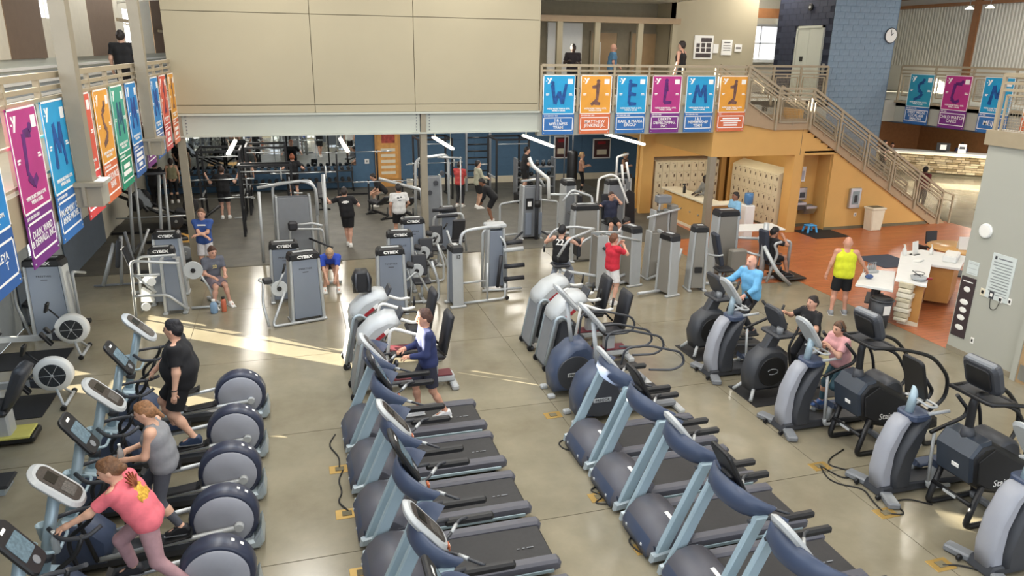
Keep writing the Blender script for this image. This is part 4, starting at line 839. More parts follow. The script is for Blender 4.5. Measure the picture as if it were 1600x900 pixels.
# cut off machine at the left edge
t = thing('recumbent_bike', 'grey recumbent bike with a high seat and yellow striped base at the left edge', 'exercise bike', (-4.50, 11.35, 0))
obj('backrest', B().prism([(.18, .55), (.34, .6), (.62, 1.12), (.52, 1.2), (.44, 1.16)], -.22, .22, 'y', .05, True), 'dark_grey', t); obj('seat', B().b2((-.30, -.24, .48), (.28, .24, .58), .04), 'pad', t)
obj('seat_post', B().b2((-.05, -.14, .12), (.25, .14, .5), .03), 'light_plastic', t); obj('base', B().b2((-1.0, -.2, .03), (.55, .2, .13), .02), 'black', t); obj('base_trim', B().b2((-1.0, -.21, .11), (.5, .21, .15), .01), M('yellow_trim', '#c9c46a', .5), t)
for s in (-1, 1): obj('grip', B().tube(rounded([(0, s*.26, .5), (-.1, s*.3, .72), (-.35, s*.3, .75)], .06), .02, 8), 'black', t)
t = thing('step_platform', 'dark step platform corner at the left edge below the bike', 'step', (-3.98, 9.95, 0)); obj('top', B().b2((-.6, -.2, .1), (.12, .2, .15), .02), 'rubber_black', t); obj('base', B().b2((-.55, -.16, 0), (.06, .16, .1)), 'silver', t)
# floor outlets and cords
def outlet(x, y, lab, rot=0):
    t = thing('floor_outlet', lab, 'floor outlet', (x, y, 0), rot, 'brass floor outlets'); obj('cover', B().b2((-.14, -.1, 0), (.14, .1, .008), .004), 'outlet_brass', t); obj('lid', B().b2((-.06, -.05, .008), (.06, .05, .016), .003), 'seam', t)
for x, y, l in ((.30, 9.30, 'brass floor outlet at the front of the second left treadmill'), (.32, 8.22, 'brass floor outlet with a cord beside the left treadmills'), (.40, 7.05, 'brass floor outlet at the bottom centre edge'), (3.72, 10.05, 'brass floor outlet in the open aisle behind the right treadmills'), (3.66, 6.6, 'brass floor outlet under the third right treadmill'), (3.55, 7.72, 'brass floor outlet among tangled cords'), (6.98, 6.42, 'brass floor outlet between the stair climbers and right treadmills'), (6.85, 5.42, 'brass floor outlet nearest the bottom right corner'), (6.90, 7.6, 'brass floor outlet by the far stair climber')): outlet(x, y, l)
def cord(pts, lab):
    P = [Vector((x, y, .012)) for x, y in pts]
    tag(obj('power_cord', B().tube(rounded(P, .25, 6), .011, 5), 'cord'), lab, 'cord', 'power cords')
cord([(.34, 9.24), (.26, 9.0), (.30, 8.7), (.22, 8.5), (.34, 8.26)], 'black cord between two outlets by the left treadmills')
cord([(.3, 10.3), (.18, 10.0), (.32, 9.6), (.3, 9.33)], 'black cord at the front of the man\'s treadmill')
cord([(3.78, 9.3), (3.48, 9.2), (3.52, 8.95), (3.8, 8.9)], 'black cord loop by the farthest right treadmill')
cord([(3.8, 8.0), (3.45, 7.9), (3.62, 7.7), (3.4, 7.6), (3.7, 7.5), (3.58, 7.72)], 'tangled black cords by the second right treadmill')
cord([(3.78, 6.9), (3.5, 6.8), (3.56, 6.5), (3.8, 6.45)], 'black cord loop by the third right treadmill')
cord([(7.55, 7.9), (7.2, 7.75), (7.02, 7.6), (7.3, 7.3), (7.0, 7.2), (6.9, 7.6)], 'black cord from the far stair climber')
cord([(6.9, 7.6), (6.75, 7.2), (7.1, 6.95), (7.0, 6.7), (6.95, 6.45)], 'black cord running to the outlet between the machines')
cord([(6.98, 6.4), (7.2, 6.3), (7.25, 6.6), (7.5, 6.6), (7.7, 6.4)], 'black cord curling toward the near stair climber')
cord([(6.85, 5.4), (7.05, 5.35), (7.2, 5.2), (7.35, 5.1)], 'black cord at the bottom right corner')
# ------------------------------------------------------------------ strength machines
def tower(t, w=.62, d=.26, h=1.5, mat='shroud', brand=True, cap=True, yo=0):
    """weight stack housing centred on the origin, printed shroud on local -y"""
    ta = .04
    b = obj('shroud', B().prism([(-w/2+.04, .08), (w/2-.04, .08), (w/2-.07, h-.12), (-w/2+.07, h-.12)], yo-d/2, yo-d/2+.03, 'y', .008), mat, t)
    obj('rear_shroud', B().prism([(-w/2+.04, .08), (w/2-.04, .08), (w/2-.07, h-.12), (-w/2+.07, h-.12)], yo+d/2-.03, yo+d/2, 'y', .008), mat, t)
    for s in (-1, 1):
        obj('upright', B().prism([(s*w/2-.035, .02), (s*w/2+.035, .02), (s*(w/2-.04)+.03, h-.08), (s*(w/2-.04)-.03, h-.08)], yo-d/2-.015, yo+d/2+.015, 'y', .018), 'frame_silver', t)
        obj('foot', B().b2((s*w/2-.05, yo-d/2-.08, 0), (s*w/2+.05, yo+d/2+.08, .05), .012), 'frame_silver', t)
    obj('weight_stack', B().b2((-w/2+.12, yo-d/2+.05, .1), (w/2-.12, yo+d/2-.05, h-.55)), 'dark_grey', t)
    if cap:
        c = obj('cap', B().prism([(-w/2-.0, h-.14), (w/2+.0, h-.14), (w/2-.02, h-.02), (w/2-.07, h+.02), (-w/2+.07, h+.02), (-w/2+.02, h-.02)], yo-d/2-.03, yo+d/2+.03, 'y', .03), 'black', t)
        obj('cap_light', B().b2((-w/2+.12, yo-.05, h+.018), (w/2-.12, yo+.05, h+.028)), 'light_plastic', c)
        if brand: text('brand_name', 'CYBEX', .085, 'print_white', c, (0, yo-d/2-.033, h-.065), FRONT, bold=.004, sx=1.2)
    if brand: text('model_name', 'PRESTIGE', .05, 'dark_grey', b, (0, yo-d/2-.004, h-.33), FRONT, bold=.001, space=1.35); obj('model_line', B().b2((-.06, yo-d/2-.003, h-.41), (.06, yo-d/2+.002, h-.395)), 'dark_grey', b)
def disc_plate(t, c, r=.17, axis='y', nm='counter_disc'):
    p = obj(nm, B().disc(c, r, .03, axis, 26), 'light_plastic', t); obj('disc_hub', B().disc((c[0], c[1]-.02 if axis == 'y' else c[1], c[2]), .05, .05, axis, 14), 'black', p)
def seat(t, x, y, z=.45, rz=0, back=.62, lean=.25, mat='pad'):
    m = Matrix.Translation((x, y, 0)) @ Matrix.Rotation(rz, 4, 'Z')
    obj('seat', B().b2((-.2, -.2, z), (.2, .2, z+.07), .025).xf(m), mat, t); obj('seat_post', B().tube([(0, 0, .04), (0, 0, z)], .035, 8).xf(m), 'frame_silver', t)
    obj('seat_base', B().b2((-.35, -.04, .01), (.3, .04, .07), .01).xf(m), 'frame_silver', t)
    if back: obj('backrest', B().box((-.22-lean*back/2, 0, z+.1+back/2), (.08, .36, back), (0, -lean, 0), .025).xf(m), mat, t)
def frame(t, pts, r=.03, mat='frame_silver', nm='frame_tube', rr=.1): obj(nm, B().tube(rounded(pts, rr), r, 8), mat, t)
def grips(t, pts):
    for p, q in pts: obj('grip', B().tube([p, q], .024, 8), 'black', t)
G4 = 'grey selectorised weight machines'
def mach(label, x, y, rz=0): return thing('weight_machine', label, 'weight machine', (x, y, 0), rz, G4)
# left: tall tower behind the rowers
t = mach('tall weight tower with black cap behind the rowing machines', -4.82, 15.85, -.12); tower(t, .72, .3, 1.62)
frame(t, [(.42, .1, .04), (.42, .1, 1.3), (.42, .7, 1.1)]); frame(t, [(-.5, .0, .03), (-.75, .2, .6), (-.72, .2, 1.15), (-.3, .3, 1.2)]); seat(t, -.75, .7, .45, -.5); obj('foot_roller', B().tube([(.5, .0, .3), (.66, .0, .3)], .05, 10), 'black', t)
# hip machine frame by the left towers
t = mach('weight machine with an open white frame behind the ellipticals', -2.72, 16.75); tower(t, .40, .22, 1.32, brand=False, cap=False)
frame(t, [(-.78, -.2, .03), (-.74, -.2, .9), (-.72, -.2, 1.28), (.22, -.25, 1.18)], .03); frame(t, [(-.72, .2, .03), (-.66, .2, 1.25), (.1, .2, 1.25)], .03); frame(t, [(-.75, -.2, .5), (-.1, -.2, .48), (.28, -.2, .1)], .03); frame(t, [(-.66, -.2, .95), (-.32, -.2, .55)], .03); frame(t, [(-.74, -.2, .95), (-.2, -.22, .95)], .028)
for z, xx in ((.8, -.38), (.25, -.55)): obj('pad_disc', B().disc((xx, -.22, z), .09, .05, 'y', 18), 'white', t)
obj('white_pad', B().prism([(-.66, .32), (-.62, .62), (-.46, .5), (-.42, .3)], -.1, .1, 'y', .02), 'white', t); obj('white_pad', B().prism([(-.64, .75), (-.5, .9), (-.28, .86), (-.5, .72)], -.1, .1, 'y', .02), 'white', t)
disc_plate(t, (.46, -.16, .98), .2); frame(t, [(.3, -.1, .75), (.46, -.14, .98)], .025); frame(t, [(.5, .1, .9), (.72, .15, .45), (.78, .15, .03)], .025); seat(t, .75, .5, .5, -PI/2+.5, 0); frame(t, [(.3, .1, .04), (.9, .1, .04)], .03)
t = mach('capped weight tower behind the open white frame, rear one of two', -2.95, 18.15); tower(t, .62, .26, 1.5); seat(t, -.6, .2, .45, 0)
t = mach('capped weight tower behind the open white frame, front one of two', -2.98, 17.45); tower(t, .56, .24, 1.32, brand=True)
# centre left pair
t = mach('weight tower to the left of the tilted one at the mat edge', -.36, 17.0, .05); tower(t, .66, .28, 1.4); seat(t, 1.0, 1.0, .42, PI, 0)
t = mach('tilted weight tower with a round white disc and curved base', .04, 15.62, .22); tower(t, .66, .28, 1.5)
disc_plate(t, (-.56, -.1, .80), .17); frame(t, [(-.56, -.05, .8), (-.95, 0, 1.0), (-.9, .0, 1.05)], .02); frame(t, [(-.45, -.1, .72), (-.75, -.2, .1), (-.75, -.25, .04), (.3, -.25, .04)], .03); frame(t, [(-.8, .3, .9), (-.88, .1, .45), (-.85, -.2, .04)], .03)
grips(t, [((-.46, -.1, 1.12), (-.40, -.1, 1.32))]); obj('arm_pad', B().b2((-.86, -.1, .92), (-.68, .1, 1.02), .02), 'pad', t); frame(t, [(-.6, -.1, .85), (-.43, -.1, 1.15)], .02)
# centre trio
for i, (x, y, lb) in enumerate(((1.86, 15.55, 'nearest of the three capped weight towers in the centre'), (2.28, 17.05, 'middle of the three capped weight towers in the centre'), (2.80, 18.4, 'farthest of the three capped weight towers in the centre'))):
    t = mach(lb, x, y); tower(t, .62, .26, 1.5)
    disc_plate(t, (.62, .3, .85), .16); frame(t, [(.35, .1, .7), (.62, .28, .85), (.95, .4, .2), (.95, .4, .03)], .025); frame(t, [(.3, .5, .04), (1.15, .5, .04), (1.15, .5, .5), (1.0, .5, 1.0)], .03); obj('arm_pad', B().box((.46, .2, 1.02), (.16, .16, .1), (.4, .3, 0), .02), 'pad', t); frame(t, [(.45, .3, .04), (.5, .3, .6), (.4, .3, .9)], .025)
    seat(t, .8, .75, .42, -PI/2, .5); grips(t, [((.9, .45, 1.05), (1.0, .45, 1.22))])
# side-on press with arched bar
t = mach('side-on weight tower with an arched bar and dark pads', 3.34, 15.75, -PI/2+.12); tower(t, .42, .22, 1.42, brand=False); text('number', '13', .11, 'black', t, (.235, 0, 1.2), RIGHTF, bold=.003)
frame(t, [(0, .12, 1.1), (0, .15, 1.72), (0, .85, 1.78), (0, 1.1, 1.75)], .04, rr=.2); frame(t, [(.1, .1, .05), (.1, 1.2, .05), (.1, 1.2, .4)], .03); frame(t, [(.1, .75, .05), (.1, .75, .95)], .025); frame(t, [(-.15, .1, .45), (-.15, .8, .45)], .025); obj('caster', B().disc((.1, 1.25, .05), .05, .06, 'x', 12), 'black', t)
t = mach('grey press machine with dark roller pads beside the arched bar', 4.55, 16.75); tower(t, .45, .24, 1.6, brand=False, cap=False)
for i, (z, y) in enumerate(((1.15, -.1), (1.0, -.2), (.62, -.3), (.3, -.3))): obj('roller_pad', B().tube([(.15, y, z), (.65, y-.03, z+.03)], .055, 10), 'pad' if i != 1 else 'light_plastic', t)
frame(t, [(-.3, .1, .03), (-.28, .1, 1.45), (.2, .1, 1.5)], .035); frame(t, [(.25, -.2, .03), (.2, -.2, 1.2), (0, 0, 1.45)], .03); frame(t, [(-.4, -.3, .05), (.6, -.3, .05)], .03); obj('top_cap', B().b2((-.25, -.15, 1.55), (.25, .2, 1.64), .02), 'light_plastic', t); frame(t, [(.0, -.25, .1), (.08, -.28, .9)], .045, 'pad', 'back_pad')
# functional trainer behind the left pair
t = mach('tall cable trainer with curved top arms at the mat front', -.10, 20.75, .05); tower(t, .95, .3, 1.85, 'mid_grey', False, False)
frame(t, [(-.52, 0, .03), (-.5, 0, 2.1), (.5, 0, 2.16), (.62, 0, 1.9), (.62, 0, .03)], .035, rr=.2); frame(t, [(-.9, -.1, 2.02), (.3, -.1, 2.18), (.62, -.1, 2.0), (.64, -.1, 1.2)], .04, rr=.25)
frame(t, [(.85, 0, .03), (.85, 0, 2.3)], .055, 'frame_silver', 'mast'); frame(t, [(-.9, -.3, .03), (-.86, -.3, 1.95)], .04); frame(t, [(-.2, -.5, .03), (-.15, -.5, .95), (.7, -.55, .9), (.75, -.55, .03)], .03); obj('hand_pad', B().b2((-.2, -.6, .9), (.05, -.4, 1.15), .05), 'pad', t); frame(t, [(-.15, -.4, 1.0), (.45, -.4, 1.05), (.7, -.5, .98)], .035)
frame(t, [(.35, -.3, .6), (.9, -.9, .45)], .03, 'pad', 'lever'); frame(t, [(.1, -.8, .05), (1.15, -.7, .05)], .05, 'mid_grey', 'base_tube')
# cable column in the middle
t = mach('arched cable tower beside the middle column', 4.15, 23.0); tower(t, .6, .3, 1.9, 'mid_grey', False, False)
frame(t, [(-.55, 0, .03), (-.5, 0, 2.35), (.5, 0, 2.45), (.55, 0, 2.2), (.55, 0, .03)], .045, rr=.25); frame(t, [(-1.7, -.5, 1.85), (-.5, -1.0, 1.55), (-.45, -1.0, .03)], .05, rr=.1); frame(t, [(.9, -.2, .03), (.9, -.2, 2.4)], .02); frame(t, [(.2, 0, 2.38), (.95, -.2, 2.36)], .03)
for k in range(3): obj('pulley', B().disc((.3-.2*k, -.2, 1.9-.3*k), .08, .04, 'y', 14), 'dark_grey', t)
t = mach('grey leg machine with round pads left of the arched bar', 4.15, 20.5); tower(t, .5, .25, 1.3, brand=False); frame(t, [(-.5, -.2, .03), (-.45, -.2, 1.1), (.4, -.2, 1.15), (.5, -.2, .03)], .035, rr=.15); obj('arm_pad', B().tube([(-.5, -.3, 1.28), (.1, -.3, 1.3)], .05, 10), 'pad', t); obj('arm_pad', B().tube([(-.4, -.4, 1.12), (.2, -.4, 1.14)], .05, 10), 'pad', t); seat(t, .1, -.7, .45, PI/2)
# multi station
t = mach('four sided cable station with white lat bar at the mat front', 6.95, 21.45); tower(t, .62, .36, 1.75, 'mid_grey', False, False)
obj('number_plate', B().b2((-.2, -.22, .95), (.02, -.19, 1.3)), 'black', t); obj('number_mark', B().b2((-.15, -.224, 1.05), (-.03, -.219, 1.2)), 'print_white', t)
frame(t, [(.12, -.3, .03), (.12, -.3, 2.1)], .06, 'dark_grey', 'mast'); frame(t, [(-.15, -.25, 2.55), (-.05, -.3, 2.3), (.45, -.35, 1.9), (.48, -.35, 1.3)], .055, 'white', 'lat_arm', .06); frame(t, [(-.3, 0, 1.8), (.3, 0, 1.85), (.45, 0, 1.6)], .035); 
for s in (-1, 1): frame(t, [(s*.3, -.2, .25), (s*.75, -.5, .03), (s*.95, -.55, .03)], .035, 'dark_grey', 'leg'); frame(t, [(s*.32, 0, 1.2), (s*.95, .1, 1.1), (s*.95, .1, .1), (s*.4, 0, .15)], .03)
obj('lower_shroud', B().b2((-.22, -.24, .15), (-.02, -.2, .85), .01), 'shroud', t); obj('lower_shroud', B().b2((.16, -.24, .15), (.32, -.2, .85), .01), 'shroud', t)
frame(t, [(.12, -.36, 1.05), (.12, -.36, 1.25)], .1, 'black', 'slider')
t = mach('small seat with a curved metal base right of the cable station', 8.55, 21.7); seat(t, 0, 0, .62, 0, 0); frame(t, [(-.45, -.1, .04), (0, -.15, .04), (.5, .0, .08)], .04); frame(t, [(.1, .1, .05), (.15, .1, 1.25), (-.9, .0, 1.3)], .035, rr=.05); obj('back_pad', B().b2((.1, -.12, .55), (.2, .12, 1.25), .03), 'pad', t); tower(t, .4, .25, 1.6, 'mid_grey', False, True, .6)
# right cluster
t = mach('warm grey weight tower behind the lifter in the number 22 tank top', 7.62, 18.6, -.05); tower(t, .74, .32, 1.6, 'shroud_warm', False)
frame(t, [(.4, .2, .04), (.4, .6, 1.7), (-.2, .6, 1.9), (-.5, .5, 1.6)], .035)
t = mach('rear delt machine the lifter in the number 22 tank top sits on', 6.30, 16.2, -PI/2); tower(t, .5, .24, 1.45, 'shroud_warm', False, False, .75)
frame(t, [(0, .6, 1.5), (-.35, .2, 1.5), (-.52, -.25, 1.42), (-.5, -.5, 1.0)], .032, rr=.15); frame(t, [(0, .6, 1.5), (.35, .2, 1.5), (.52, -.25, 1.42), (.5, -.5, 1.0)], .032, rr=.15); grips(t, [((-.5, -.5, 1.0), (-.5, -.5, .86)), ((.5, -.5, 1.0), (.5, -.5, .86))])
seat(t, 0, -.25, .62, PI/2, 0); obj('chest_pad', B().b2((-.16, .12, .85), (.16, .22, 1.3), .03), 'pad', t); frame(t, [(0, .75, .05), (0, -.6, .05)], .04); frame(t, [(-.35, -.6, .04), (.35, -.6, .04)], .035)
t = mach('arm curl machine with a flat pad beside the person in red', 7.55, 16.2, -PI/2+.2); tower(t, .5, .28, 1.5, 'shroud_warm', False, True, .4)
obj('arm_pad', B().box((0, -.35, 1.02), (.5, .42, .08), (-.25, 0, 0), .03), 'pad', t); frame(t, [(-.35, .4, 1.25), (-.5, -.2, 1.3), (-.55, -.75, 1.05), (-.5, -.85, .75)], .035, rr=.15); frame(t, [(.35, .4, 1.2), (.3, -.15, 1.35), (-.1, -.3, 1.35)], .03); grips(t, [((-.5, -.85, .8), (-.5, -.85, .66))])
frame(t, [(0, -.4, .05), (0, -.35, .98)], .05); frame(t, [(0, .6, .06), (.0, -.5, .06)], .045); frame(t, [(-.3, -.5, .04), (.3, -.5, .04)], .04); frame(t, [(0, .5, .3), (0, -.1, .2), (0, -1.6, .6)], .04); obj('white_knob', B().box((.02, -.02, .55), (.08, .1, .2), bev=.02), 'white', t); disc_plate(t, (.0, -.05, .75), .1, 'x')
t = mach('silver framed weight tower right of the arm curl machine', 8.48, 15.3, -PI/2+.25); tower(t, .46, .26, 1.5, 'shroud_warm', False, True); frame(t, [(-.1, .1, .06), (-.1, -.8, .1)], .04)
t = mach('slim weight tower number 2 with a tilted pad at its right', 9.35, 15.45, -.18); tower(t, .38, .3, 1.62, 'shroud_warm', False)
obj('number_plate', B().b2((-.1, -.2, .48), (.08, -.165, .62)), 'black', t); obj('back_pad', B().box((.62, .3, .95), (.12, .36, .85), (0, -.25, 0), .03), 'pad_blue', t); obj('seat', B().b2((.62, .1, .38), (1.05, .5, .46), .03), 'pad', t); frame(t, [(.1, .2, .95), (.45, .25, .8), (.62, .12, .82), (.7, .1, .85)], .025); frame(t, [(.75, .3, .03), (.75, .3, .4)], .04); frame(t, [(.2, .3, .05), (1.2, .3, .05)], .035)
t = mach('white lever machine left of the slim tower number 2', 8.75, 16.6); tower(t, .4, .26, 1.35, 'shroud_warm', False, False); frame(t, [(.2, -.1, .6), (.45, -.2, .75), (.3, -.2, .95)], .05, 'white', 'lever'); frame(t, [(-.2, -.2, .05), (.6, -.2, .3), (.7, -.2, .8)], .035); obj('seat', B().b2((.0, -.55, .4), (.4, -.2, .48), .03), 'white', t)
t = mach('tall warm grey tower before the white folding table', 10.75, 16.55, -.06); tower(t, .62, .36, 1.72, 'shroud_warm', False)
frame(t, [(.25, -.1, 1.0), (.5, -.2, 1.0), (.9, -.3, .98), (1.1, -.3, .98)], .04); frame(t, [(.75, -.75, .03), (.74, -.75, 1.52)], .07, 'frame_silver', 'mast'); frame(t, [(.3, -.2, .7), (.75, -.7, .62)], .035)
obj('lower_box', B().b2((-.05, -.62, .05), (.38, -.38, .78), .03), 'shroud_warm', t); obj('leg_pad', B().box((1.12, -.5, .45), (.36, .2, .55), (0, .15, 0), .04), M('tan_pad', '#a3704a', .6), t); frame(t, [(.9, -.3, .2), (1.5, -.5, .2)], .05, 'dark_grey', 'base_tube')
t = mach('chest press the seated person in black shorts uses', 11.72, 15.75, 0); obj('backrest', B().box((-.28, 0, .95), (.12, .34, .8), (0, -.15, 0), .03), 'pad_blue', t); seat(t, 0, 0, .42, 0, 0)
frame(t, [(-.3, -.3, .03), (-.1, -.35, .8), (-.25, -.35, 1.05), (-.05, -.38, 1.1)], .035); frame(t, [(-.3, .3, .03), (-.1, .35, .8), (-.25, .35, 1.05), (-.05, .38, 1.1)], .035); frame(t, [(-.5, -.3, 1.0), (-.25, -.6, .4), (.15, -.65, .04)], .05); frame(t, [(.55, .05, .04), (.55, .05, .95), (.4, .05, 1.0)], .045); obj('foot_plate', B().b2((.1, -.4, .05), (.85, .3, .1), .02), 'black', t); frame(t, [(-.6, 0, .05), (.6, 0, .05)], .04)
# machines on the mat to the right
t = mach('chest press tower beside the seated person in navy, white arms', 9.75, 20.9, .0); tower(t, .62, .3, 1.75, 'mid_grey', False, True, .5)
frame(t, [(-.85, -.1, 1.15), (-.65, .3, 1.85), (-.2, .35, 1.95), (.0, .3, 1.85), (.2, -.1, 1.1)], .035, 'white', 'press_arm', .12); frame(t, [(.1, .3, 2.25), (.2, .3, 1.6)], .04, 'white'); frame(t, [(.3, .4, 2.3), (.45, .4, 1.7)], .04, 'white'); grips(t, [((-.85, -.1, 1.2), (-.85, -.1, 1.02)), ((.2, -.1, 1.15), (.2, -.1, .98))])
seat(t, -.35, .0, .45, -PI/2, .8, .15); frame(t, [(-.35, -.5, .05), (-.35, .4, .05)], .04); obj('black_cover', B().prism([(.35, .1), (.8, .1), (.72, 1.3), (.5, 1.42), (.35, 1.3)], .5, .62, 'y', .02), 'black', t)
t = mach('grey tower with angled handles right of the person in navy', 10.0, 18.75); tower(t, .5, .3, 1.4, 'shroud_warm', False, False); tower_w = frame(t, [(-.5, -.2, 1.15), (.0, -.2, 1.25), (.5, -.2, 1.35)], .035); frame(t, [(-.1, -.1, 1.3), (0, 0, 1.6), (.3, 0, 1.6)], .03); obj('side_panel', B().b2((.28, -.15, .1), (.5, .15, 1.45), .02), 'shroud_warm', t); obj('top_box', B().b2((-.1, -.1, 1.5), (.3, .2, 1.72), .02), 'mid_grey', t)
t = mach('weight tower with white cap left of the press arms', 8.85, 23.2); tower(t, .5, .28, 1.5, 'mid_grey', False, True)
t = mach('weight tower right behind the press arms', 10.9, 23.3, .0); tower(t, .55, .3, 1.6, 'mid_grey', False, True); frame(t, [(-.3, -.1, 1.0), (-.3, -.1, 2.2), (.1, -.1, 2.3)], .04, 'white', rr=.05)
# ---- free weights
def rack(label, x, y, w=1.3, d=1.3, h=2.35, mat='black'):
    t = thing('squat_rack', label, 'squat rack', (x, y, .012), 0, 'squat racks')
    for sx in (-1, 1):
        for sy in (-1, 1): obj('post', B().b2((sx*w/2-.035, sy*d/2-.035, 0), (sx*w/2+.035, sy*d/2+.035, h)), mat, t)
        obj('side_bar', B().b2((sx*w/2-.03, -d/2, h-.07), (sx*w/2+.03, d/2, h)), mat, t); obj('base_bar', B().b2((sx*w/2-.03, -d/2, 0), (sx*w/2+.03, d/2+.3, .06)), mat, t)
        obj('safety_bar', B().b2((sx*w/2-.02, -d/2, .8), (sx*w/2+.02, d/2, .86)), 'frame_silver', t)
        for z in (.5, 1.2): obj('plate_peg', B().tube([(sx*w/2, d/2, z), (sx*(w/2+.3), d/2, z)], .025, 8), 'frame_silver', t)
    for sy in (-1, 1): obj('cross_bar', B().b2((-w/2, sy*d/2-.03, h-.07), (w/2, sy*d/2+.03, h)), mat, t)
    obj('pull_up_bar', B().tube([(-w/2, -d/2, h-.2), (w/2, -d/2, h-.2)], .02, 8), 'frame_silver', t)
    return t
r0 = rack('black squat rack with long bar at the left of the mat', -2.35, 26.6)
dup(r0, (-.9, 27.4, .012), 0, 'black squat rack behind the tall cable trainer'); dup(r0, (5.25, 28.8, .012), 0, 'squat rack in front of the blue wall'); dup(r0, (8.2, 28.3, .012), 0, 'squat rack with many pegs beside the person stepping up')
r1 = rack('black tall frame standing left of the cable trainer', -.85, 23.8, 1.5, .5, 2.2)
def plate(r, th, c, mat, nm='weight_plate'): return B().lathe([(.03, -th/2), (r-.03, -th/2), (r, -th/3), (r, th/3), (r-.03, th/2), (.03, th/2)], c, 'x', 26)
def barbell(label, x, y, z, L=2.1, plates=(), mat='frame_silver'):
    t = thing('barbell', label, 'barbell', (x, y, z), 0, 'barbells'); obj('bar', B().tube([(-L/2, 0, 0), (L/2, 0, 0)], .016, 8), 'steel', t)
    for s in (-1, 1):
        obj('sleeve', B().tube([(s*(L/2-.4), 0, 0), (s*L/2, 0, 0)], .026, 8), 'steel', t)
        for k, (r, th, m) in enumerate(plates): obj('weight_plate', plate(r, th, (s*(L/2-.35+.06*k), 0, 0), m), m, t)
barbell('barbell on the left squat rack', -2.35, 25.92, 1.42); barbell('barbell with pale plates behind the cable trainer', .3, 26.6, 1.45, 2.2, ((.22, .05, 'light_plastic'),)); barbell('long barbell over the benches', 3.1, 26.4, 1.1, 2.3); barbell('barbell in front of the blue wall', 5.25, 28.1, 1.45, 2.1, ((.18, .04, 'light_plastic'),)); barbell('barbell behind the black tall frame with plates', -.9, 26.7, 1.1, 2.1, ((.22, .05, 'mid_grey'),)); barbell('low barbell crossing the left rack', -2.35, 25.92, .8, 1.9)
barbell('long barbell under the middle of the beam', 2.3, 28.4, 1.9, 2.6)
def bench(label, x, y, rz, inc=0):
    t = thing('flat_bench', label, 'bench', (x, y, .012), rz, 'weight benches'); obj('seat_pad', B().b2((-.6, -.14, .42), (.0, .14, .5), .02), 'pad', t); obj('back_pad', B().box((.38, 0, .46+.3*inc), (.76, .14*2, .08), (0, -inc, 0), .02), 'pad', t)
    for xx in (-.5, .6): obj('leg', B().tube([(xx, -.22, .03), (xx, 0, .1), (xx, 0, .42)], .03, 8), 'black', t); obj('foot', B().b2((xx-.04, -.26, 0), (xx+.04, .26, .05)), 'black', t)
    obj('spine', B().b2((-.55, -.03, .1), (.62, .03, .17)), 'black', t); return t
b0 = bench('dark bench under the long barbell', 2.75, 25.6, -1.2, .5); dup(b0, (3.7, 25.3, .012), -1.4, 'dark incline bench beside the person in the white T-shirt'); dup(b0, (.9, 27.6, .012), 1.57, 'bench below the dumbbell rack')

def bar_stand(label, x, y, z, w):
    t = thing('barbell_stand', label, 'barbell stand', (x, y, .012), 0, 'barbell stands')
    for s in (-1, 1):
        obj('upright', B().b2((s*w/2-.03, .02, 0), (s*w/2+.03, .08, z+.05)), 'black', t); obj('hook', B().b2((s*w/2-.03, -.06, z-.06), (s*w/2+.03, .03, z-.035)), 'frame_silver', t); obj('foot', B().b2((s*w/2-.04, -.3, 0), (s*w/2+.04, .4, .05)), 'black', t)
    obj('cross_tube', B().b2((-w/2, .03, .25), (w/2, .07, .32)), 'black', t)
bar_stand('black stand holding the long barbell over the benches', 3.1, 26.4, 1.1, 1.2); bar_stand('tall black stand under the middle of the beam holding a long barbell', 2.3, 28.4, 1.9, 1.5)
ORD = ['leftmost', 'second from left', 'third from left', 'fourth from left', 'middle', 'fourth from right', 'third from right', 'second from right', 'rightmost']
# dumbbell racks and dumbbells
db = thing('dumbbell', 'dumbbell', 'dumbbell', (0, 0, 0), 0, 'dumbbells on the racks')
obj('handle', B().tube([(0, -.08, 0), (0, .08, 0)], .016, 7), 'steel', db)
for s in (-1, 1): obj('head', B().disc((0, s*.115, 0), .075, .085, 'y', 12, .012), 'black', db)
first = True
for ri, (x0, x1, lb) in enumerate(((-5.3, -2.9, 'black two tier dumbbell rack at the left under the mirror'), (-2.7, -.3, 'black two tier dumbbell rack left of centre under the mirror'), (-.1, 2.3, 'black two tier dumbbell rack under the middle of the mirror'))):
    t = thing('dumbbell_rack', lb, 'rack', ((x0+x1)/2, 30.95, .012), 0, 'dumbbell racks'); w = (x1-x0)/2
    for z in (.35, .80): obj('shelf', B().box((0, 0, z), (2*w, .34, .05), (-.2, 0, 0)), 'black', t)
    for s in (-1, 1): obj('side_frame', B().prism([(-.3, 0), (.25, 0), (.3, .95), (.2, .95), (.1, .1)], s*w-.03, s*w+.03, 'x'), 'black', t)
    for z in (.35, .80):
        for k in range(9):
            xx = x0+.16+k*.26; lbk = '%s dumbbell on the %s tier of the %s rack' % (ORD[k], 'lower' if z < .5 else 'upper', ('left', 'left of centre', 'middle mirror')[ri])
            if first: db.location = (xx, 30.93, z+.125); db['label'] = lbk; first = False
            else: dup(db, (xx, 30.93, z+.125), 0, lbk)
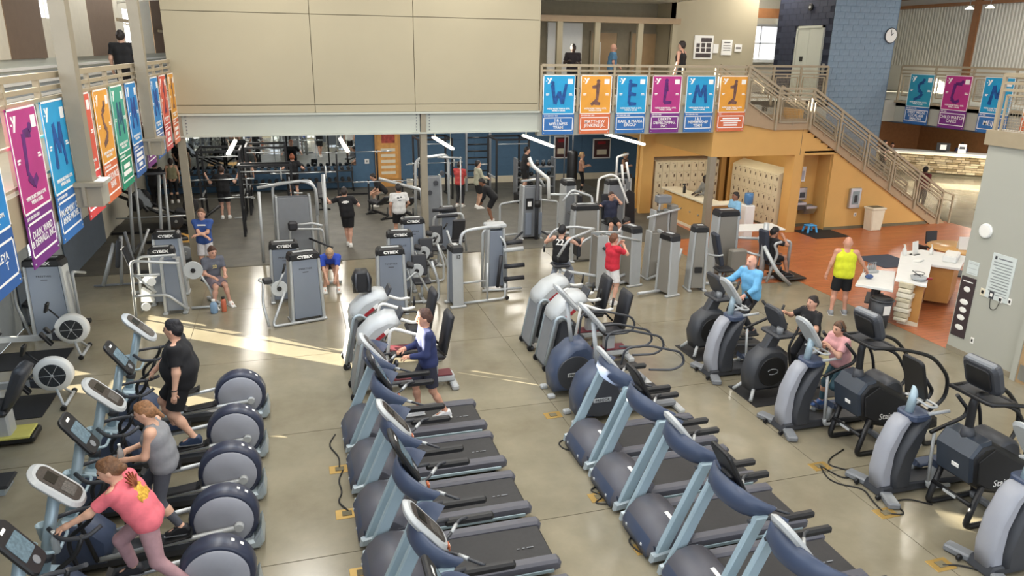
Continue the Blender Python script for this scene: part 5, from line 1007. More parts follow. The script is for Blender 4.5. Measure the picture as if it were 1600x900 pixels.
# leg press sled and plate trees at the left
t = thing('leg_press', 'black leg press sled loaded with plates on the left of the mat', 'leg press', (-4.45, 25.25, .012)); frame(t, [(-1.0, -.4, 1.3), (1.2, -.4, .1)], .05, 'black', 'rail'); frame(t, [(-1.0, .4, 1.3), (1.2, .4, .1)], .05, 'black', 'rail'); frame(t, [(1.1, -.5, .08), (2.1, -.4, .75)], .05, 'black', 'rail'); obj('sled', B().box((-.2, 0, .95), (.1, 1.0, .7), (0, -.6, 0), .03), 'black', t); obj('base', B().b2((-1.1, -.6, 0), (1.4, .6, .08)), 'black', t); obj('seat', B().box((1.0, 0, .5), (.6, .5, .12), (0, .3, 0), .03), 'pad', t)
for i, (x, y, z) in enumerate(((-.3, -.65, .95), (-.3, .65, .95))): obj('weight_plate', B().lathe([(.03, -.05), (.22, -.05), (.23, 0), (.22, .05), (.03, .05)], (x, y, z), 'y', 24), 'rubber_black', t)
t = thing('smith_machine', 'tall silver posted smith machine by the left column', 'smith machine', (-3.95, 22.4, .012)); 
for sx in (-.55, .2):
    frame(t, [(sx, -.3, .02), (sx+.1, .1, 2.2)], .045, 'frame_silver', 'post'); frame(t, [(sx+.25, -.3, .02), (sx+.25, .0, 2.2)], .035, 'frame_silver', 'post'); frame(t, [(sx, -.6, .05), (sx, .7, .05)], .04, 'dark_grey', 'base_tube')
frame(t, [(-.6, .0, 2.2), (.5, .0, 2.2)], .04, 'dark_grey', 'cross_bar'); frame(t, [(-.9, -.1, 1.0), (.9, -.1, 1.0)], .02, 'steel', 'bar'); frame(t, [(-.2, -.2, .3), (.9, -.2, .35)], .05, 'pad', 'bench_pad')
for i, (x, y, z, r, lb) in enumerate(((-3.15, 24.3, .9, .24, 'black weight plate with steel hub by the gold mat, upper one'), (-3.55, 23.7, .55, .24, 'black weight plate with steel hub by the gold mat, lower one'), (-3.0, 20.9, .26, .2, 'grey round plate low behind the white frame'))):
    t = thing('plate_holder', lb, 'weight plate', (x, y, .012), .5, 'loose plates on pegs'); obj('plate', B().lathe([(.03, -.04), (r-.04, -.04), (r, -.02), (r, .02), (r-.04, .04), (.03, .04)], (0, 0, z), 'y', 26), 'rubber_black' if i < 2 else 'mid_grey', t); obj('hub', B().disc((0, -.02, z), .05, .07, 'y', 14), 'steel', t); obj('stand', B().tube([(0, .08, 0), (0, .08, z)], .03, 8), 'black', t); obj('foot', B().b2((-.25, -.1, 0), (.25, .3, .05)), 'black', t)
tag(obj('gold_platform', B().b2((-.55, -.55, 0), (.75, .55, .04)), 'gold_mat', None, (-3.5, 23.75, .012)), 'gold wooden lifting platform behind the left towers', 'platform')
t = thing('leg_curl_bench', 'grey A-frame bench by the grey wainscot on the left', 'bench', (-4.35, 19.3, 0)); frame(t, [(-.3, -.2, .03), (.05, -.1, 1.05)], .05, 'frame_silver', 'rail'); frame(t, [(.1, -.2, .03), (.2, 0, 1.2)], .04, 'frame_silver', 'rail'); frame(t, [(.3, .0, 1.3), (.45, -.2, .5), (.75, -.3, .03)], .035, 'mid_grey', 'rail'); obj('pad', B().box((.12, -.08, .8), (.1, .3, .7), (0, .15, 0), .03), 'dark_grey', t); frame(t, [(-.5, -.2, .04), (.8, -.2, .04)], .03, 'mid_grey', 'base_tube'); frame(t, [(.4, .1, .4), (.8, .2, 1.3)], .03, 'frame_silver', 'rail')
# punch bag, ball rack by the posters
t = thing('punch_bag', 'black hanging punch bag in front of the red poster', 'punch bag', (10.55, 27.3, .012)); obj('bag', B().lathe([(.05, 0), (.2, .05), (.21, .3), (.21, 1.75), (.19, 1.85), (.05, 1.9)], n=18), 'black', t); frame(t, [(0, 0, 1.9), (0, 0, 2.6), (0, .9, 2.6), (0, .9, 0)], .03, 'mid_grey', 'stand')
t = thing('kettlebell_rack', 'rack of dark kettlebells beside the punch bag', 'rack', (9.35, 28.4, .012))
for z in (.35, .75, 1.15): obj('shelf', B().b2((-.8, -.2, z-.04), (.8, .2, z)), 'mid_grey', t)
for s in (-1, 1): obj('side_frame', B().b2((s*.8-.03, -.22, 0), (s*.8+.03, .22, 1.5)), 'mid_grey', t)
kb = None
for z, nm in ((.35, 'bottom'), (.75, 'middle'), (1.15, 'top')):
    for k in range(6):
        lb = '%s dark kettlebell on the %s shelf beside the punch bag' % ((ORD[:3]+ORD[6:])[k], nm)
        if kb is None:
            kb = thing('kettlebell', lb, 'kettlebell', (8.72+k*.25, 28.4, z+.013), 0, 'kettlebells'); obj('bell', B().sph((0, 0, .09), .09), 'black', kb); obj('handle', B().tube(rounded([(-.05, 0, .15), (-.06, 0, .23), (.06, 0, .23), (.05, 0, .15)], .04), .014, 6), 'mid_grey', kb)
        else: dup(kb, (8.72+k*.25, 28.4, z+.013), 0, lb)
t = thing('peg_frame', 'tall dark frame of pegs left of the person stepping up', 'rack', (7.3, 29.6, .012))
for s in (-1, 1): obj('post', B().b2((s*.5-.04, -.05, 0), (s*.5+.04, .05, 2.7)), 'mid_grey', t)
for k in range(9): obj('rung', B().tube([(-.5, 0, .3+k*.27), (.5, 0, .3+k*.27)], .03, 8), 'black', t)
# posters on the rear wall
for i, (x0, x1, z0, z1, lb) in enumerate(((13.12, 14.0, .95, 1.85, 'white framed dark red poster on the blue wall, right one'), (11.25, 11.95, 1.0, 2.0, 'white framed dark red poster on the blue wall behind the punch bag'))):
    t = thing('framed_poster', lb, 'poster', ((x0+x1)/2, 31.46, z0), 0, 'framed posters'); w, h = (x1-x0)/2, z1-z0
    obj('frame', B().b2((-w, -.03, 0), (w, .02, h), .01), 'white', t); obj('print', B().b2((-w+.06, -.036, .06), (w-.06, -.03, h-.06)), M('poster_dark', '#4a2f30', .5, noise=.4, scale=5), t); obj('red_title', B().b2((-w*.5, -.04, h*.72), (w*.4, -.035, h*.86)), 'red_print', t); obj('print_figures', B().b2((-w*.55, -.04, h*.2), (w*.55, -.035, h*.45)), 'cream', t)
t = thing('wall_poster', 'orange pilaster poster with red pictures', 'poster', (3.83, 31.36, .35)); obj('sheet', B().b2((-.42, -.01, 0), (.42, .01, 2.6)), M('poster_orange', '#d29a54', .6, noise=.15, scale=5), t); obj('print', B().b2((-.25, -.016, 1.5), (.3, -.01, 2.1)), M('poster_red', '#a8463a', .6, noise=.5, scale=6), t)
for k in range(5): obj('text_block', B().b2((-.3, -.016, .2+.24*k), (.3, -.01, .32+.24*k)), 'cream', t)
t = thing('wall_switch_plate', 'small white plate on the blue wall left of the pilaster', 'wall plate', (2.95, 31.48, 1.0)); obj('plate', B().b2((-.09, -.02, 0), (.09, 0, .2)), 'white', t); obj('switch', B().b2((-.03, -.03, .06), (.03, -.02, .14)), 'mid_grey', t)
# ------------------------------------------------------------------ people (one implicit surface per body, clothes as shells over it)
def sdf_mesh(prims, vox, clips=(), kk=.035):
    lo = np.min([np.minimum(p[0], p[1])-max(p[2], p[3])-.02 for p in prims], 0)-2*vox
    hi = np.max([np.maximum(p[0], p[1])+max(p[2], p[3])+.02 for p in prims], 0)+2*vox
    n = np.ceil((hi-lo)/vox).astype(int)+1
    F = np.full(n, .25, np.float32)
    ax = [lo[i]+vox*np.arange(n[i]) for i in range(3)]
    for p in prims:
        a, b, ra, rb = p[:4]; m = max(ra, rb)+.07
        i0 = np.maximum(np.floor((np.minimum(a, b)-m-lo)/vox).astype(int), 0); i1 = np.minimum(np.ceil((np.maximum(a, b)+m-lo)/vox).astype(int)+1, n)
        X = ax[0][i0[0]:i1[0], None, None]-a[0]; Y = ax[1][None, i0[1]:i1[1], None]-a[1]; Z = ax[2][None, None, i0[2]:i1[2]]-a[2]
        d = b-a; L2 = float(d@d)
        if len(p) > 4 and isinstance(p[4], tuple):          # ellipsoid with axes (f, s, u) and radii
            f, s, u, rf, rs, ru = p[4]
            q = np.sqrt(((X*f[0]+Y*f[1]+Z*f[2])/rf)**2+((X*s[0]+Y*s[1]+Z*s[2])/rs)**2+((X*u[0]+Y*u[1]+Z*u[2])/ru)**2)
            D = (q-1)*min(rf, rs, ru)
        else:
            t = np.clip((X*d[0]+Y*d[1]+Z*d[2])/L2, 0, 1) if L2 > 1e-9 else 0*(X+Y+Z)
            D = np.sqrt((X-t*d[0])**2+(Y-t*d[1])**2+(Z-t*d[2])**2)-(ra+(rb-ra)*t)
            if len(p) > 4 and p[4] == 'cut':
                w = d/math.sqrt(L2); D = np.maximum(D, (X-d[0])*w[0]+(Y-d[1])*w[1]+(Z-d[2])*w[2])
        S_ = F[i0[0]:i1[0], i0[1]:i1[1], i0[2]:i1[2]]
        h = np.clip(.5+.5*(S_-D)/kk, 0, 1); S_[...] = S_*(1-h)+D*h-kk*h*(1-h)
    for p, nn in clips:
        F = np.maximum(F, (ax[0][:, None, None]-p[0])*nn[0]+(ax[1][None, :, None]-p[1])*nn[1]+(ax[2][None, None, :]-p[2])*nn[2])
    ins = F < 0
    # naive surface nets
    c = n-1
    cor = [F[i:i+c[0], j:j+c[1], k:k+c[2]] for i in (0, 1) for j in (0, 1) for k in (0, 1)]
    cs = sum((q < 0).astype(np.int8) for q in cor); act = (cs > 0) & (cs < 8)
    idx = np.argwhere(act); V = np.stack([q[act] for q in cor], 1); off = np.array([(i, j, k) for i in (0, 1) for j in (0, 1) for k in (0, 1)], float)
    acc = np.zeros((len(idx), 3)); cnt = np.zeros(len(idx))
    for a in range(8):
        for b in range(a+1, 8):
            if np.abs(off[a]-off[b]).sum() != 1: continue
            va, vb = V[:, a], V[:, b]; m = (va < 0) != (vb < 0); t = np.where(m, va/np.where(m, va-vb, 1), 0)
            acc += np.where(m[:, None], off[a]+(off[b]-off[a])*t[:, None], 0); cnt += m
    P = lo+vox*(idx+acc/np.maximum(cnt, 1)[:, None])
    ID = np.full(c, -1, int); ID[act] = np.arange(len(idx)); Q = []
    for axis in range(3):
        e = [slice(None)]*3; e2 = [slice(None)]*3; e[axis] = slice(0, -1); e2[axis] = slice(1, None)
        A, Bv = ins[tuple(e)], ins[tuple(e2)]; ed = np.argwhere(A != Bv); u, w = (axis+1) % 3, (axis+2) % 3
        ok = (ed[:, u] > 0) & (ed[:, w] > 0) & (ed[:, u] < c[u]) & (ed[:, w] < c[w]); ed = ed[ok]
        fl_ = A[tuple(ed.T)]
        def g(du, dw):
            q = ed.copy(); q[:, u] -= du; q[:, w] -= dw; return ID[tuple(q.T)]
        q = np.stack([g(1, 1), g(0, 1), g(0, 0), g(1, 0)], 1); q[~fl_] = q[~fl_][:, ::-1]; Q.append(q)
    Q = np.concatenate(Q); Q = Q[(Q >= 0).all(1)]
    b = B(); b.v = [tuple(p) for p in P]; b.f = Q.tolist(); b.sm = [True]*len(Q); return b
def ik(a, c, l1, l2, pole):
    d = c-a; L = np.linalg.norm(d); L_ = min(max(L, abs(l1-l2)+.01), (l1+l2)*.995); u = d/max(L, 1e-6); c = a+u*L_
    x = (l1*l1-l2*l2+L_*L_)/(2*L_); h = math.sqrt(max(l1*l1-x*x, 0)); p = np.array(pole, float); p = p-u*(p@u); p /= max(np.linalg.norm(p), 1e-6)
    return a+u*x+p*h, c
def person(label, loc, rz, h=1.75, bulk=1.0, pel=None, lean=0., side=0., twist=0., nod=0., yaw=0., lh=None, rh=None, lf=None, rf=None, lpole=None, rpole=None, knee=(1, 0, .1), lknee=None, rknee=None,
           skin='#c99b80', hair='#3b2a20', hstyle='short', top=('tee', '#222222'), bottom=('shorts', '#1c1c20'), shoes='#e6e4e0', vox=.02, female=False, grip=.9, group=None, extra=None):
    k = h/1.75; A = lambda *v: np.array(v, float)
    t = thing('person', label, 'person', loc, rz, group)
    pel = A(*(pel or (0, 0, .95*k))); u = A(math.sin(lean), side, math.cos(lean)); u /= np.linalg.norm(u)
    ya = A(-math.sin(twist), math.cos(twist), 0); fa = np.cross(ya, u); fa /= np.linalg.norm(fa)
    waist = pel+u*.15*k; chest = pel+u*.345*k; neck = pel+u*.52*k; sw = (.165 if female else .185)*k*(1+.25*(bulk-1))
    hd = A(0, 0, 1)*.5+u*.5; hd = hd/np.linalg.norm(hd); fy = twist+yaw; hf = A(math.cos(fy), math.sin(fy), 0); hd = hd+hf*nod*.5; hd /= np.linalg.norm(hd)
    hf = hf-hd*(hf@hd); hf /= np.linalg.norm(hf); hs = np.cross(hd, hf); hc = neck+hd*.148*k
    S_ = {}; D = {}
    for s, hand, foot, pole, kn in ((1, lh, lf, lpole, lknee or knee), (-1, rh, rf, rpole, rknee or knee)):
        sh = neck-u*.055*k+ya*s*sw; w = A(*hand) if hand else sh+A(.04, s*.07, -.52*k)
        el, wr = ik(sh, w, .29*k, .25*k, pole or (-.7, s*.5, -.6))
        hp = pel-A(0, 0, .03*k)+A(0, s*.085*k*(1+.2*(bulk-1)), 0); an = A(*foot) if foot else A(0, s*.11*k, .085)
        kn_, an = ik(hp, an, .43*k, .42*k, kn); D[s] = (sh, el, wr, hp, kn_, an)
    b = bulk; P = []
    cap = lambda a, c, r1, r2=None, *z: P.append((a, c, r1, r1 if r2 is None else r2, *z))
    yv = A(0, 1, 0)
    cap(pel-yv*.065*k, pel+yv*.065*k, .112*k*b); cap(waist-ya*.05*k, waist+ya*.05*k, .098*k*b*b); cap(chest-ya*.075*k, chest+ya*.075*k, .108*k*b); cap(pel+fa*.01, waist, .11*k*b, .1*k*b)
    for s in (1, -1): cap(pel+yv*s*.055*k, waist+ya*s*.05*k, .108*k*b, .097*k*b*b); cap(waist+ya*s*.05*k, chest+ya*s*.07*k, .097*k*b*b, .106*k*b)
    if female: cap(chest-ya*.07*k+fa*.06*k, chest+ya*.07*k+fa*.06*k, .062*k*b)
    if b > 1.2: cap(waist+fa*.05, waist+fa*.06+u*.02, .15*k*b*.8)
    cap(neck-u*.03, hc-hd*.02, .06*k, .056*k)
    hr = (.109*k, .086*k, .126*k); P.append((hc, hc, .12*k, .12*k, (hf, hs, hd, *hr)))
    cap(hc+hf*.05*k-hd*.06*k, hc+hf*.055*k-hd*.085*k, .045*k, .032*k); cap(hc+hf*.10*k+hd*.012*k, hc+hf*.118*k-hd*.022*k, .009*k, .014*k)
    for s in (1, -1):
        sh, el, wr, hp, kn_, an = D[s]; bb = 1+.6*(b-1)
        cap(neck-u*.05*k, sh, .055*k*bb, .058*k*bb); cap(sh, el, .05*k*bb, .039*k*bb); cap(el, wr, .04*k*bb, .027*k)
        fd = (wr-el)/np.linalg.norm(wr-el); cap(wr, wr+fd*.075*k, .028*k, .031*k)
        cap(hp, kn_, .086*k*bb, .056*k*bb); cap(kn_, an, .052*k*bb, .036*k); cm = kn_*.68+an*.32; fb = -A(*(kn_-(hp+an)/2)); 
        cap(cm, cm*.9+an*.1, .056*k*bb, .05*k*bb); P.append((hc+hs*s*.083*k, hc+hs*s*.086*k-hd*.02*k, .017*k, .013*k))
        cap(an, an+A(.13*k, 0, -.045), .038*k, .03*k)
    bd = sdf_mesh(P, vox)
    for s in (1, -1):                                       # fingers and thumb rooted in the palm
        sh, el, wr, hp, kn_, an = D[s]; fd = (wr-el)/np.linalg.norm(wr-el)
        pn = np.cross(fd, A(0, s*.3, 1)) if abs(fd[2]) < .8 else A(0, -s, 0); pn = -s*pn if abs(fd[2]) < .8 else pn; pn /= np.linalg.norm(pn)
        dn = pn if abs(fd[2]) > .8 else -A(0, 0, 1)+fd*fd[2]; dn /= np.linalg.norm(dn); lat = np.cross(dn, fd)
        base = wr+fd*.085*k
        for i, fl2 in enumerate((.062, .072, .068, .052)):
            o = base+lat*(i-1.5)*.018*k; c1 = grip*.8; p1 = o+(fd*math.cos(c1*.5)+dn*math.sin(c1*.5))*fl2*.5*k; p2 = p1+(fd*math.cos(c1*1.4)+dn*math.sin(c1*1.4))*fl2*.32*k; p3 = p2+(fd*math.cos(c1*2.2)+dn*math.sin(c1*2.2))*fl2*.28*k
            bd.tube([o-fd*.02, p1, p2, p3], [.0098*k, .0095*k, .009*k, .0075*k], 6)
        o = wr+fd*.035*k-lat*.022*k; bd.tube([o, o+(fd*.5-lat*.6+dn*.4)*.035*k, o+(fd*.9-lat*.5+dn*.7)*.06*k], [.012*k, .011*k, .009*k], 6)
    sk = M('skin_'+skin, skin, .55, noise=.05, scale=14); obj('body', bd, sk, t)
    cm_ = lambda c: M('cloth_'+c, c, .85, noise=.09, scale=16)
    C = []; capc = lambda a, c, r1, r2=None, *z: C.append((a, c, r1, r1 if r2 is None else r2, *z))
    kind, col = top; th = .016*k if kind != 'tight' else .008*k
    capc(chest-ya*.078*k, chest+ya*.078*k, .108*k*b+th); capc(waist-ya*.055*k, waist+ya*.055*k, .1*k*b*b+th*1.3); capc(pel-yv*.065*k, pel+yv*.065*k, .112*k*b+th*1.2)
    if female: capc(chest-ya*.07*k+fa*.06*k, chest+ya*.07*k+fa*.06*k, .062*k*b+th*.7)
    if b > 1.2: capc(waist+fa*.05, waist+fa*.06+u*.02, .15*k*b*.8+th)
    bb = 1+.6*(b-1)
    for s in (1, -1): capc(pel+yv*s*.06*k, waist+ya*s*.055*k, .112*k*b+th*1.2, .1*k*b*b+th*1.3); capc(waist+ya*s*.055*k, chest+ya*s*.075*k, .1*k*b*b+th*1.3, .108*k*b+th)
    for s in (1, -1):
        sh, el, wr, hp, kn_, an = D[s]
        if kind in ('tank', 'tight'): capc(chest+ya*s*.07*k+u*.06*k, neck-u*.02*k+ya*s*.085*k, .075*k*bb, .034*k*bb+.02)
        else:
            capc(neck-u*.05*k+ya*s*.03*k, sh, .06*k*bb+th, .06*k*bb+th)
            e = sh+(el-sh)*(.72 if kind == 'tee' else 1.0)
            capc(sh, e, .054*k*bb+th, .046*k*bb+th*(1.2 if kind == 'tee' else .8), *(('cut',) if kind == 'tee' else ()))
            if kind in ('long', 'hoodie'): capc(el, wr-(wr-el)*.06, .043*k*bb+th*.9, .03*k+th*.7, 'cut')
    hem = {'tight': -.0, 'tank': -.10}.get(kind, -.11)
    cl = [(pel+u*hem*k, -u), (neck+u*.012*k, u)]
    sh_o = obj('shirt' if kind != 'tank' else 'tank_top', sdf_mesh(C, vox*.9, cl), cm_(col), t)
    kind2, col2 = bottom; C = []
    th2 = {'shorts': .018, 'pants': .016, 'leggings': .006}[kind2]*k
    capc(pel-yv*.066*k, pel+yv*.066*k, .112*k*b+th2*.6); capc(pel, pel+u*.07*k, .105*k*b+th2*.5)
    for s in (1, -1):
        sh, el, wr, hp, kn_, an = D[s]
        if kind2 == 'shorts': e = hp+(kn_-hp)*.84; capc(hp, e, .088*k*bb+th2, .066*k*bb+th2*1.7, 'cut')
        else: capc(hp, kn_, .087*k*bb+th2, .057*k*bb+th2); capc(kn_, an+(kn_-an)*.1, .055*k*bb+th2, .038*k+th2*1.2, 'cut')
    obj('shorts' if kind2 == 'shorts' else kind2, sdf_mesh(C, vox*.9, [(pel+u*.09*k, u)], .03), cm_(col2), t)
    for s in (1, -1):
        an = D[s][5]; kn_ = D[s][4]
        sp = B().prism([(-.075, -.085), (.19, -.085), (.20, -.055), (.12, -.02), (.05, .03), (-.06, .035), (-.085, -.03)], -.047, .047, 'y', .018, True)
        so = obj('shoe', sp.xf(Matrix.Translation(an) @ Matrix.Scale(k, 4)), M('shoe_'+shoes, shoes, .6, noise=.1, scale=25), t)
        obj('sole', B().prism([(-.085, -.085), (.2, -.085), (.205, -.07), (-.085, -.07)], -.05, .05, 'y').xf(Matrix.Translation(an) @ Matrix.Scale(k, 4)), 'white' if shoes[1] not in '123' else 'mid_grey', so)
    if hstyle != 'bald':
        H = []; H.append((hc, hc, .14*k, .14*k, (hf, hs, hd, .116*k, .096*k, .137*k))); H.append((hc+hf*.035*k+hd*.092*k, hc-hf*.05*k+hd*.085*k, .048*k, .055*k)); H.append((hc-hf*.06*k+hs*.02*k, hc-hf*.05*k-hs*.02*k+hd*.03*k, .066*k, .066*k))
        cl = [(hc+hf*.055*k+hd*.05*k, (hf*.74-hd*.67))]
        if hstyle in ('short', 'curly', 'cap'): cl.append((hc-hd*.062*k, (hf*.5-hd*.86)))
        if hstyle == 'long': H.append((hc-hf*.05*k, neck-fa*.06*k-u*.1*k, .075*k, .05*k))
        if hstyle == 'bun': H.append((hc-hf*.10*k-hd*.03*k, hc-hf*.12*k-hd*.04*k, .042*k, .04*k))
        if hstyle == 'pony': H.append((hc-hf*.10*k+hd*.0, hc-hf*.15*k-hd*.13*k, .034*k, .022*k))
        if hstyle == 'curly': H.append((hc+hd*.05*k-hf*.01, hc+hd*.055*k, .09*k, .09*k))
        if hstyle == 'cap': H.append((hc+hf*.06*k+hd*.05*k, hc+hf*.15*k+hd*.035*k, .02*k, .012*k))
        obj('hair' if hstyle != 'cap' else 'cap', sdf_mesh(H, min(vox, .016)*.8, cl, .02), M('hair_'+hair, hair, .6, noise=.35, scale=38, bump=.9), t)
    for s in (1, -1): obj('eye', B().sph(tuple(hc+hf*.099*k+hs*s*.034*k+hd*.014*k), .011*k, 8, 6), 'black', t)
    for s in (1, -1): obj('eyebrow', B().tube([tuple(hc+hf*q*k+hs*s*w_*k+hd*z_*k) for q, w_, z_ in ((.104, .018, .034), (.102, .034, .039), (.092, .05, .034))], .005*k, 5), M('brow_'+hair, hair, .8, noise=0), t)
    obj('mouth', B().sph(tuple(hc+hf*.097*k-hd*.064*k), (.012*k, .02*k, .006*k), 8, 5), M('lips', '#8d5348', .5), t)
    t['jnt'] = 0; del t['jnt']
    return t, dict(neck=neck, u=u, fa=fa, ya=ya, chest=chest, k=k, hc=hc, hf=hf, hd=hd, hs=hs, D=D, pel=pel)
def back_print(pt, txt, size, mat='print_white', off=.14, dz=.0, front=False, name='shirt_print'):
    """lettering on the back (or chest) of a shirt"""
    t, j = pt; f = Vector(j['fa']) * (1 if front else -1); u = Vector(j['u']); c = Vector(j['chest'])+f*off*j['k']+u*dz
    x = u.cross(f).normalized(); m = Matrix((x, u, f)).transposed().to_4x4(); m.translation = c
    o = text(name, txt, size, mat, t, (0, 0, 0), (0, 0, 0), bold=.004, ext=.012); o.matrix_local = m; return o
def shirt_block(pt, rects, mat, front=False, off=.135):
    """unreadable print blocks on a shirt: (x, z, width, height)"""
    t, j = pt; f = Vector(j['fa'])*(1 if front else -1); u = Vector(j['u']); x = u.cross(f).normalized(); m = Matrix((x, u, f)).transposed().to_4x4(); m.translation = Vector(j['chest'])+f*(off-.012)*j['k']
    for (a, c, w, h) in rects: obj('shirt_print', B().box((a, c, 0), (w, h, .024), bev=.006).xf(m), mat, t)
NV = .012
# --- cardio floor
p = person('person in a loose black T-shirt and black shorts with glasses on an elliptical', (-1.68, 10.05, 0), PI, 1.84, 1.4, (0, 0, 1.30), .03, yaw=-.25, nod=.05, lh=(.06, .36, 1.16), rh=(.42, -.26, 1.27), rf=(.20, -.2, .50), lf=(-.10, .2, .47), skin='#d3a58c', hair='#17151a', top=('tee', '#17171b'), bottom=('shorts', '#141417'), shoes='#2b3a55', vox=NV, grip=.4)
jj = p[1]; o = obj('glasses', B().tube([tuple(jj['hc']+jj['hf']*.1*jj['k']+jj['hs']*a*jj['k']+jj['hd']*.014) for a in (-.075, -.05, 0, .05, .075)], .005, 5), 'black', p[0]); obj('wristband', B().tube(arc((0, 0, 0), .036, 0, 2*PI, 12, 'xy')[:-1], .008, 6, close=True).xf(Matrix.Translation(jj['D'][1][2]+np.array((0, 0, .03)))), 'black', p[0])
p = person('person in a grey tank top and charcoal leggings, hair in a ponytail, on an elliptical', (-1.62, 7.96, 0), PI, 1.64, 1.14, (0, 0, 1.22), .16, nod=.5, lh=(.36, .10, 1.34), rh=(.36, -.08, 1.36), rf=(.24, -.2, .50), lf=(-.12, .2, .47), skin='#d6a98f', hair='#8a6240', hstyle='pony', top=('tank', '#85868a'), bottom=('leggings', '#4a4c54'), shoes='#1f2024', vox=NV, female=True)
t = thing('water_bottle', 'clear plastic bottle held by the person in the grey tank top', 'bottle', (-2.03, 7.92, 1.30)); obj('flask', B().lathe([(.02, 0), (.032, .01), (.032, .13), (.014, .17), (.014, .19)], n=12), M('clear_plastic', '#cfd6d8', .15, trans=.6, noise=0), t); obj('cap', B().lathe([(.016, .19), (.016, .21)], n=10), 'white', t)
p = person('person in a pink T-shirt with pineapple print and mauve sweatpants on an elliptical', (-1.66, 6.98, 0), PI, 1.66, 1.08, (-.02, 0, 1.16), .46, twist=-.25, yaw=.35, nod=.25, lh=(.72, .16, 1.24), rh=(.34, -.25, 1.25), rf=(.22, -.18, .48), lf=(-.34, .18, .44), skin='#d8aa90', hair='#6b4a30', hstyle='bun', top=('tee', '#e2707c'), bottom=('pants', '#a9858a'), shoes='#26262c', vox=NV, female=True)
t, jj = p; f = -Vector(jj['fa']); uu = Vector(jj['u']); x = uu.cross(f).normalized(); mm = Matrix((x, uu, f)).transposed().to_4x4(); mm.translation = Vector(jj['chest'])+f*.118
pr = B()
for i in range(7): a = PI/2+(i-3)*.42; pr.prism([(-.012, .0), (.012, 0), (.02*math.cos(a)+.05*math.cos(a), .02+.09*math.sin(a))], 0, .012, 'z')
obj('print_leaves', pr.xf(mm @ Matrix.Translation((0, .04, 0)) @ Matrix.Scale(1.5, 4)), M('print_brown', '#8a4a2c', .7), t); obj('print_fruit', B().lathe([(.02, -.02), (.07, 0), (.075, .01), (.03, .013)], n=16).xf(mm @ Matrix.Translation((0, -.06, 0)) @ Matrix.Scale(1.35, 4) @ Matrix.Scale(1.3, 4, (0, 1, 0))), M('print_gold', '#e0a63c', .7, noise=.5, scale=40), t)
t = thing('water_bottle', 'clear bottle held by the person in the pink T-shirt', 'bottle', (-2.42, 6.82, 1.02)); obj('flask', B().lathe([(.03, 0), (.036, .01), (.036, .16), (.016, .2), (.016, .22)], n=12), 'clear_plastic', t); obj('cap', B().lathe([(.018, .22), (.018, .24)], n=10), 'white', t)
person('person in a navy long sleeve top and dark shorts walking on a treadmill', (1.72, 10.12, 0), PI, 1.78, 1.0, (0, 0, 1.16), .06, lh=(.30, .14, 1.30), rh=(.34, -.08, 1.34), lf=(-.24, .1, .315), rf=(.14, -.1, .31), nod=.1, skin='#c9967c', hair='#4a3026', hstyle='curly', top=('long', '#2a335c'), bottom=('shorts', '#2b2c3a'), shoes='#e3e2e2', vox=NV)
person('bald old person in a light blue long sleeve top on a black cross trainer', (8.42, 11.80, 0), PI, 1.76, 1.08, (0, 0, 1.12), .14, twist=.25, yaw=.05, lh=(.34, .26, 1.20), rh=(.52, -.27, 1.36), lf=(.0, .17, .42), rf=(.12, -.17, .33), skin='#d5a08a', hstyle='bald', top=('long', '#6fb1dd'), bottom=('pants', '#1f2128'), shoes='#303238', vox=NV, lknee=(1, .1, 0))
person('person in a black T-shirt with dark hair on the second black cross trainer', (8.30, 9.86, 0), PI, 1.55, 1.12, (0, 0, 1.02), .10, nod=-.15, yaw=.15, lh=(.36, .25, 1.26), rh=(.38, -.26, 1.38), lf=(-.02, .17, .42), rf=(.06, -.17, .33), skin='#c89880', hair='#241a17', top=('tee', '#1b1b1e'), bottom=('pants', '#24252b'), shoes='#303238', vox=NV)
p = person('person in a pale pink T-shirt and teal leggings wearing headphones on a silver fronted trainer', (7.98, 8.72, 0), PI, 1.52, 1.08, (0, 0, 1.04), .22, lh=(.36, .10, 1.38), rh=(.36, -.06, 1.38), lf=(-.10, .17, .47), rf=(.10, -.17, .30), nod=.2, yaw=.1, skin='#cf9f86', hair='#5a3f2c', hstyle='pony', top=('tee', '#d9a2a4'), bottom=('leggings', '#41606e'), shoes='#3a5f9a', vox=NV, female=True)
jj = p[1]; 
for s in (1, -1): obj('headphone_cup', B().sph(tuple(jj['hc']+jj['hs']*s*.088*jj['k']), .034, 10, 6), 'black', p[0])
obj('headphone_band', B().tube([tuple(jj['hc']+(jj['hs']*math.cos(a)*.092+jj['hd']*math.sin(a)*.135)*jj['k']) for a in np.linspace(0, PI, 9)], .01, 6), 'black', p[0])
t = thing('mobile_phone', 'dark phone in the hands of the person in the pale pink T-shirt', 'phone', (7.54, 8.71, 1.43), PI); obj('case', B().box((0, 0, 0), (.012, .07, .14), (0, -.5, 0), .004), 'black', t); obj('display', B().box((-.007, 0, .0), (.002, .06, .12), (0, -.5, 0)), 'screen_lit', t)
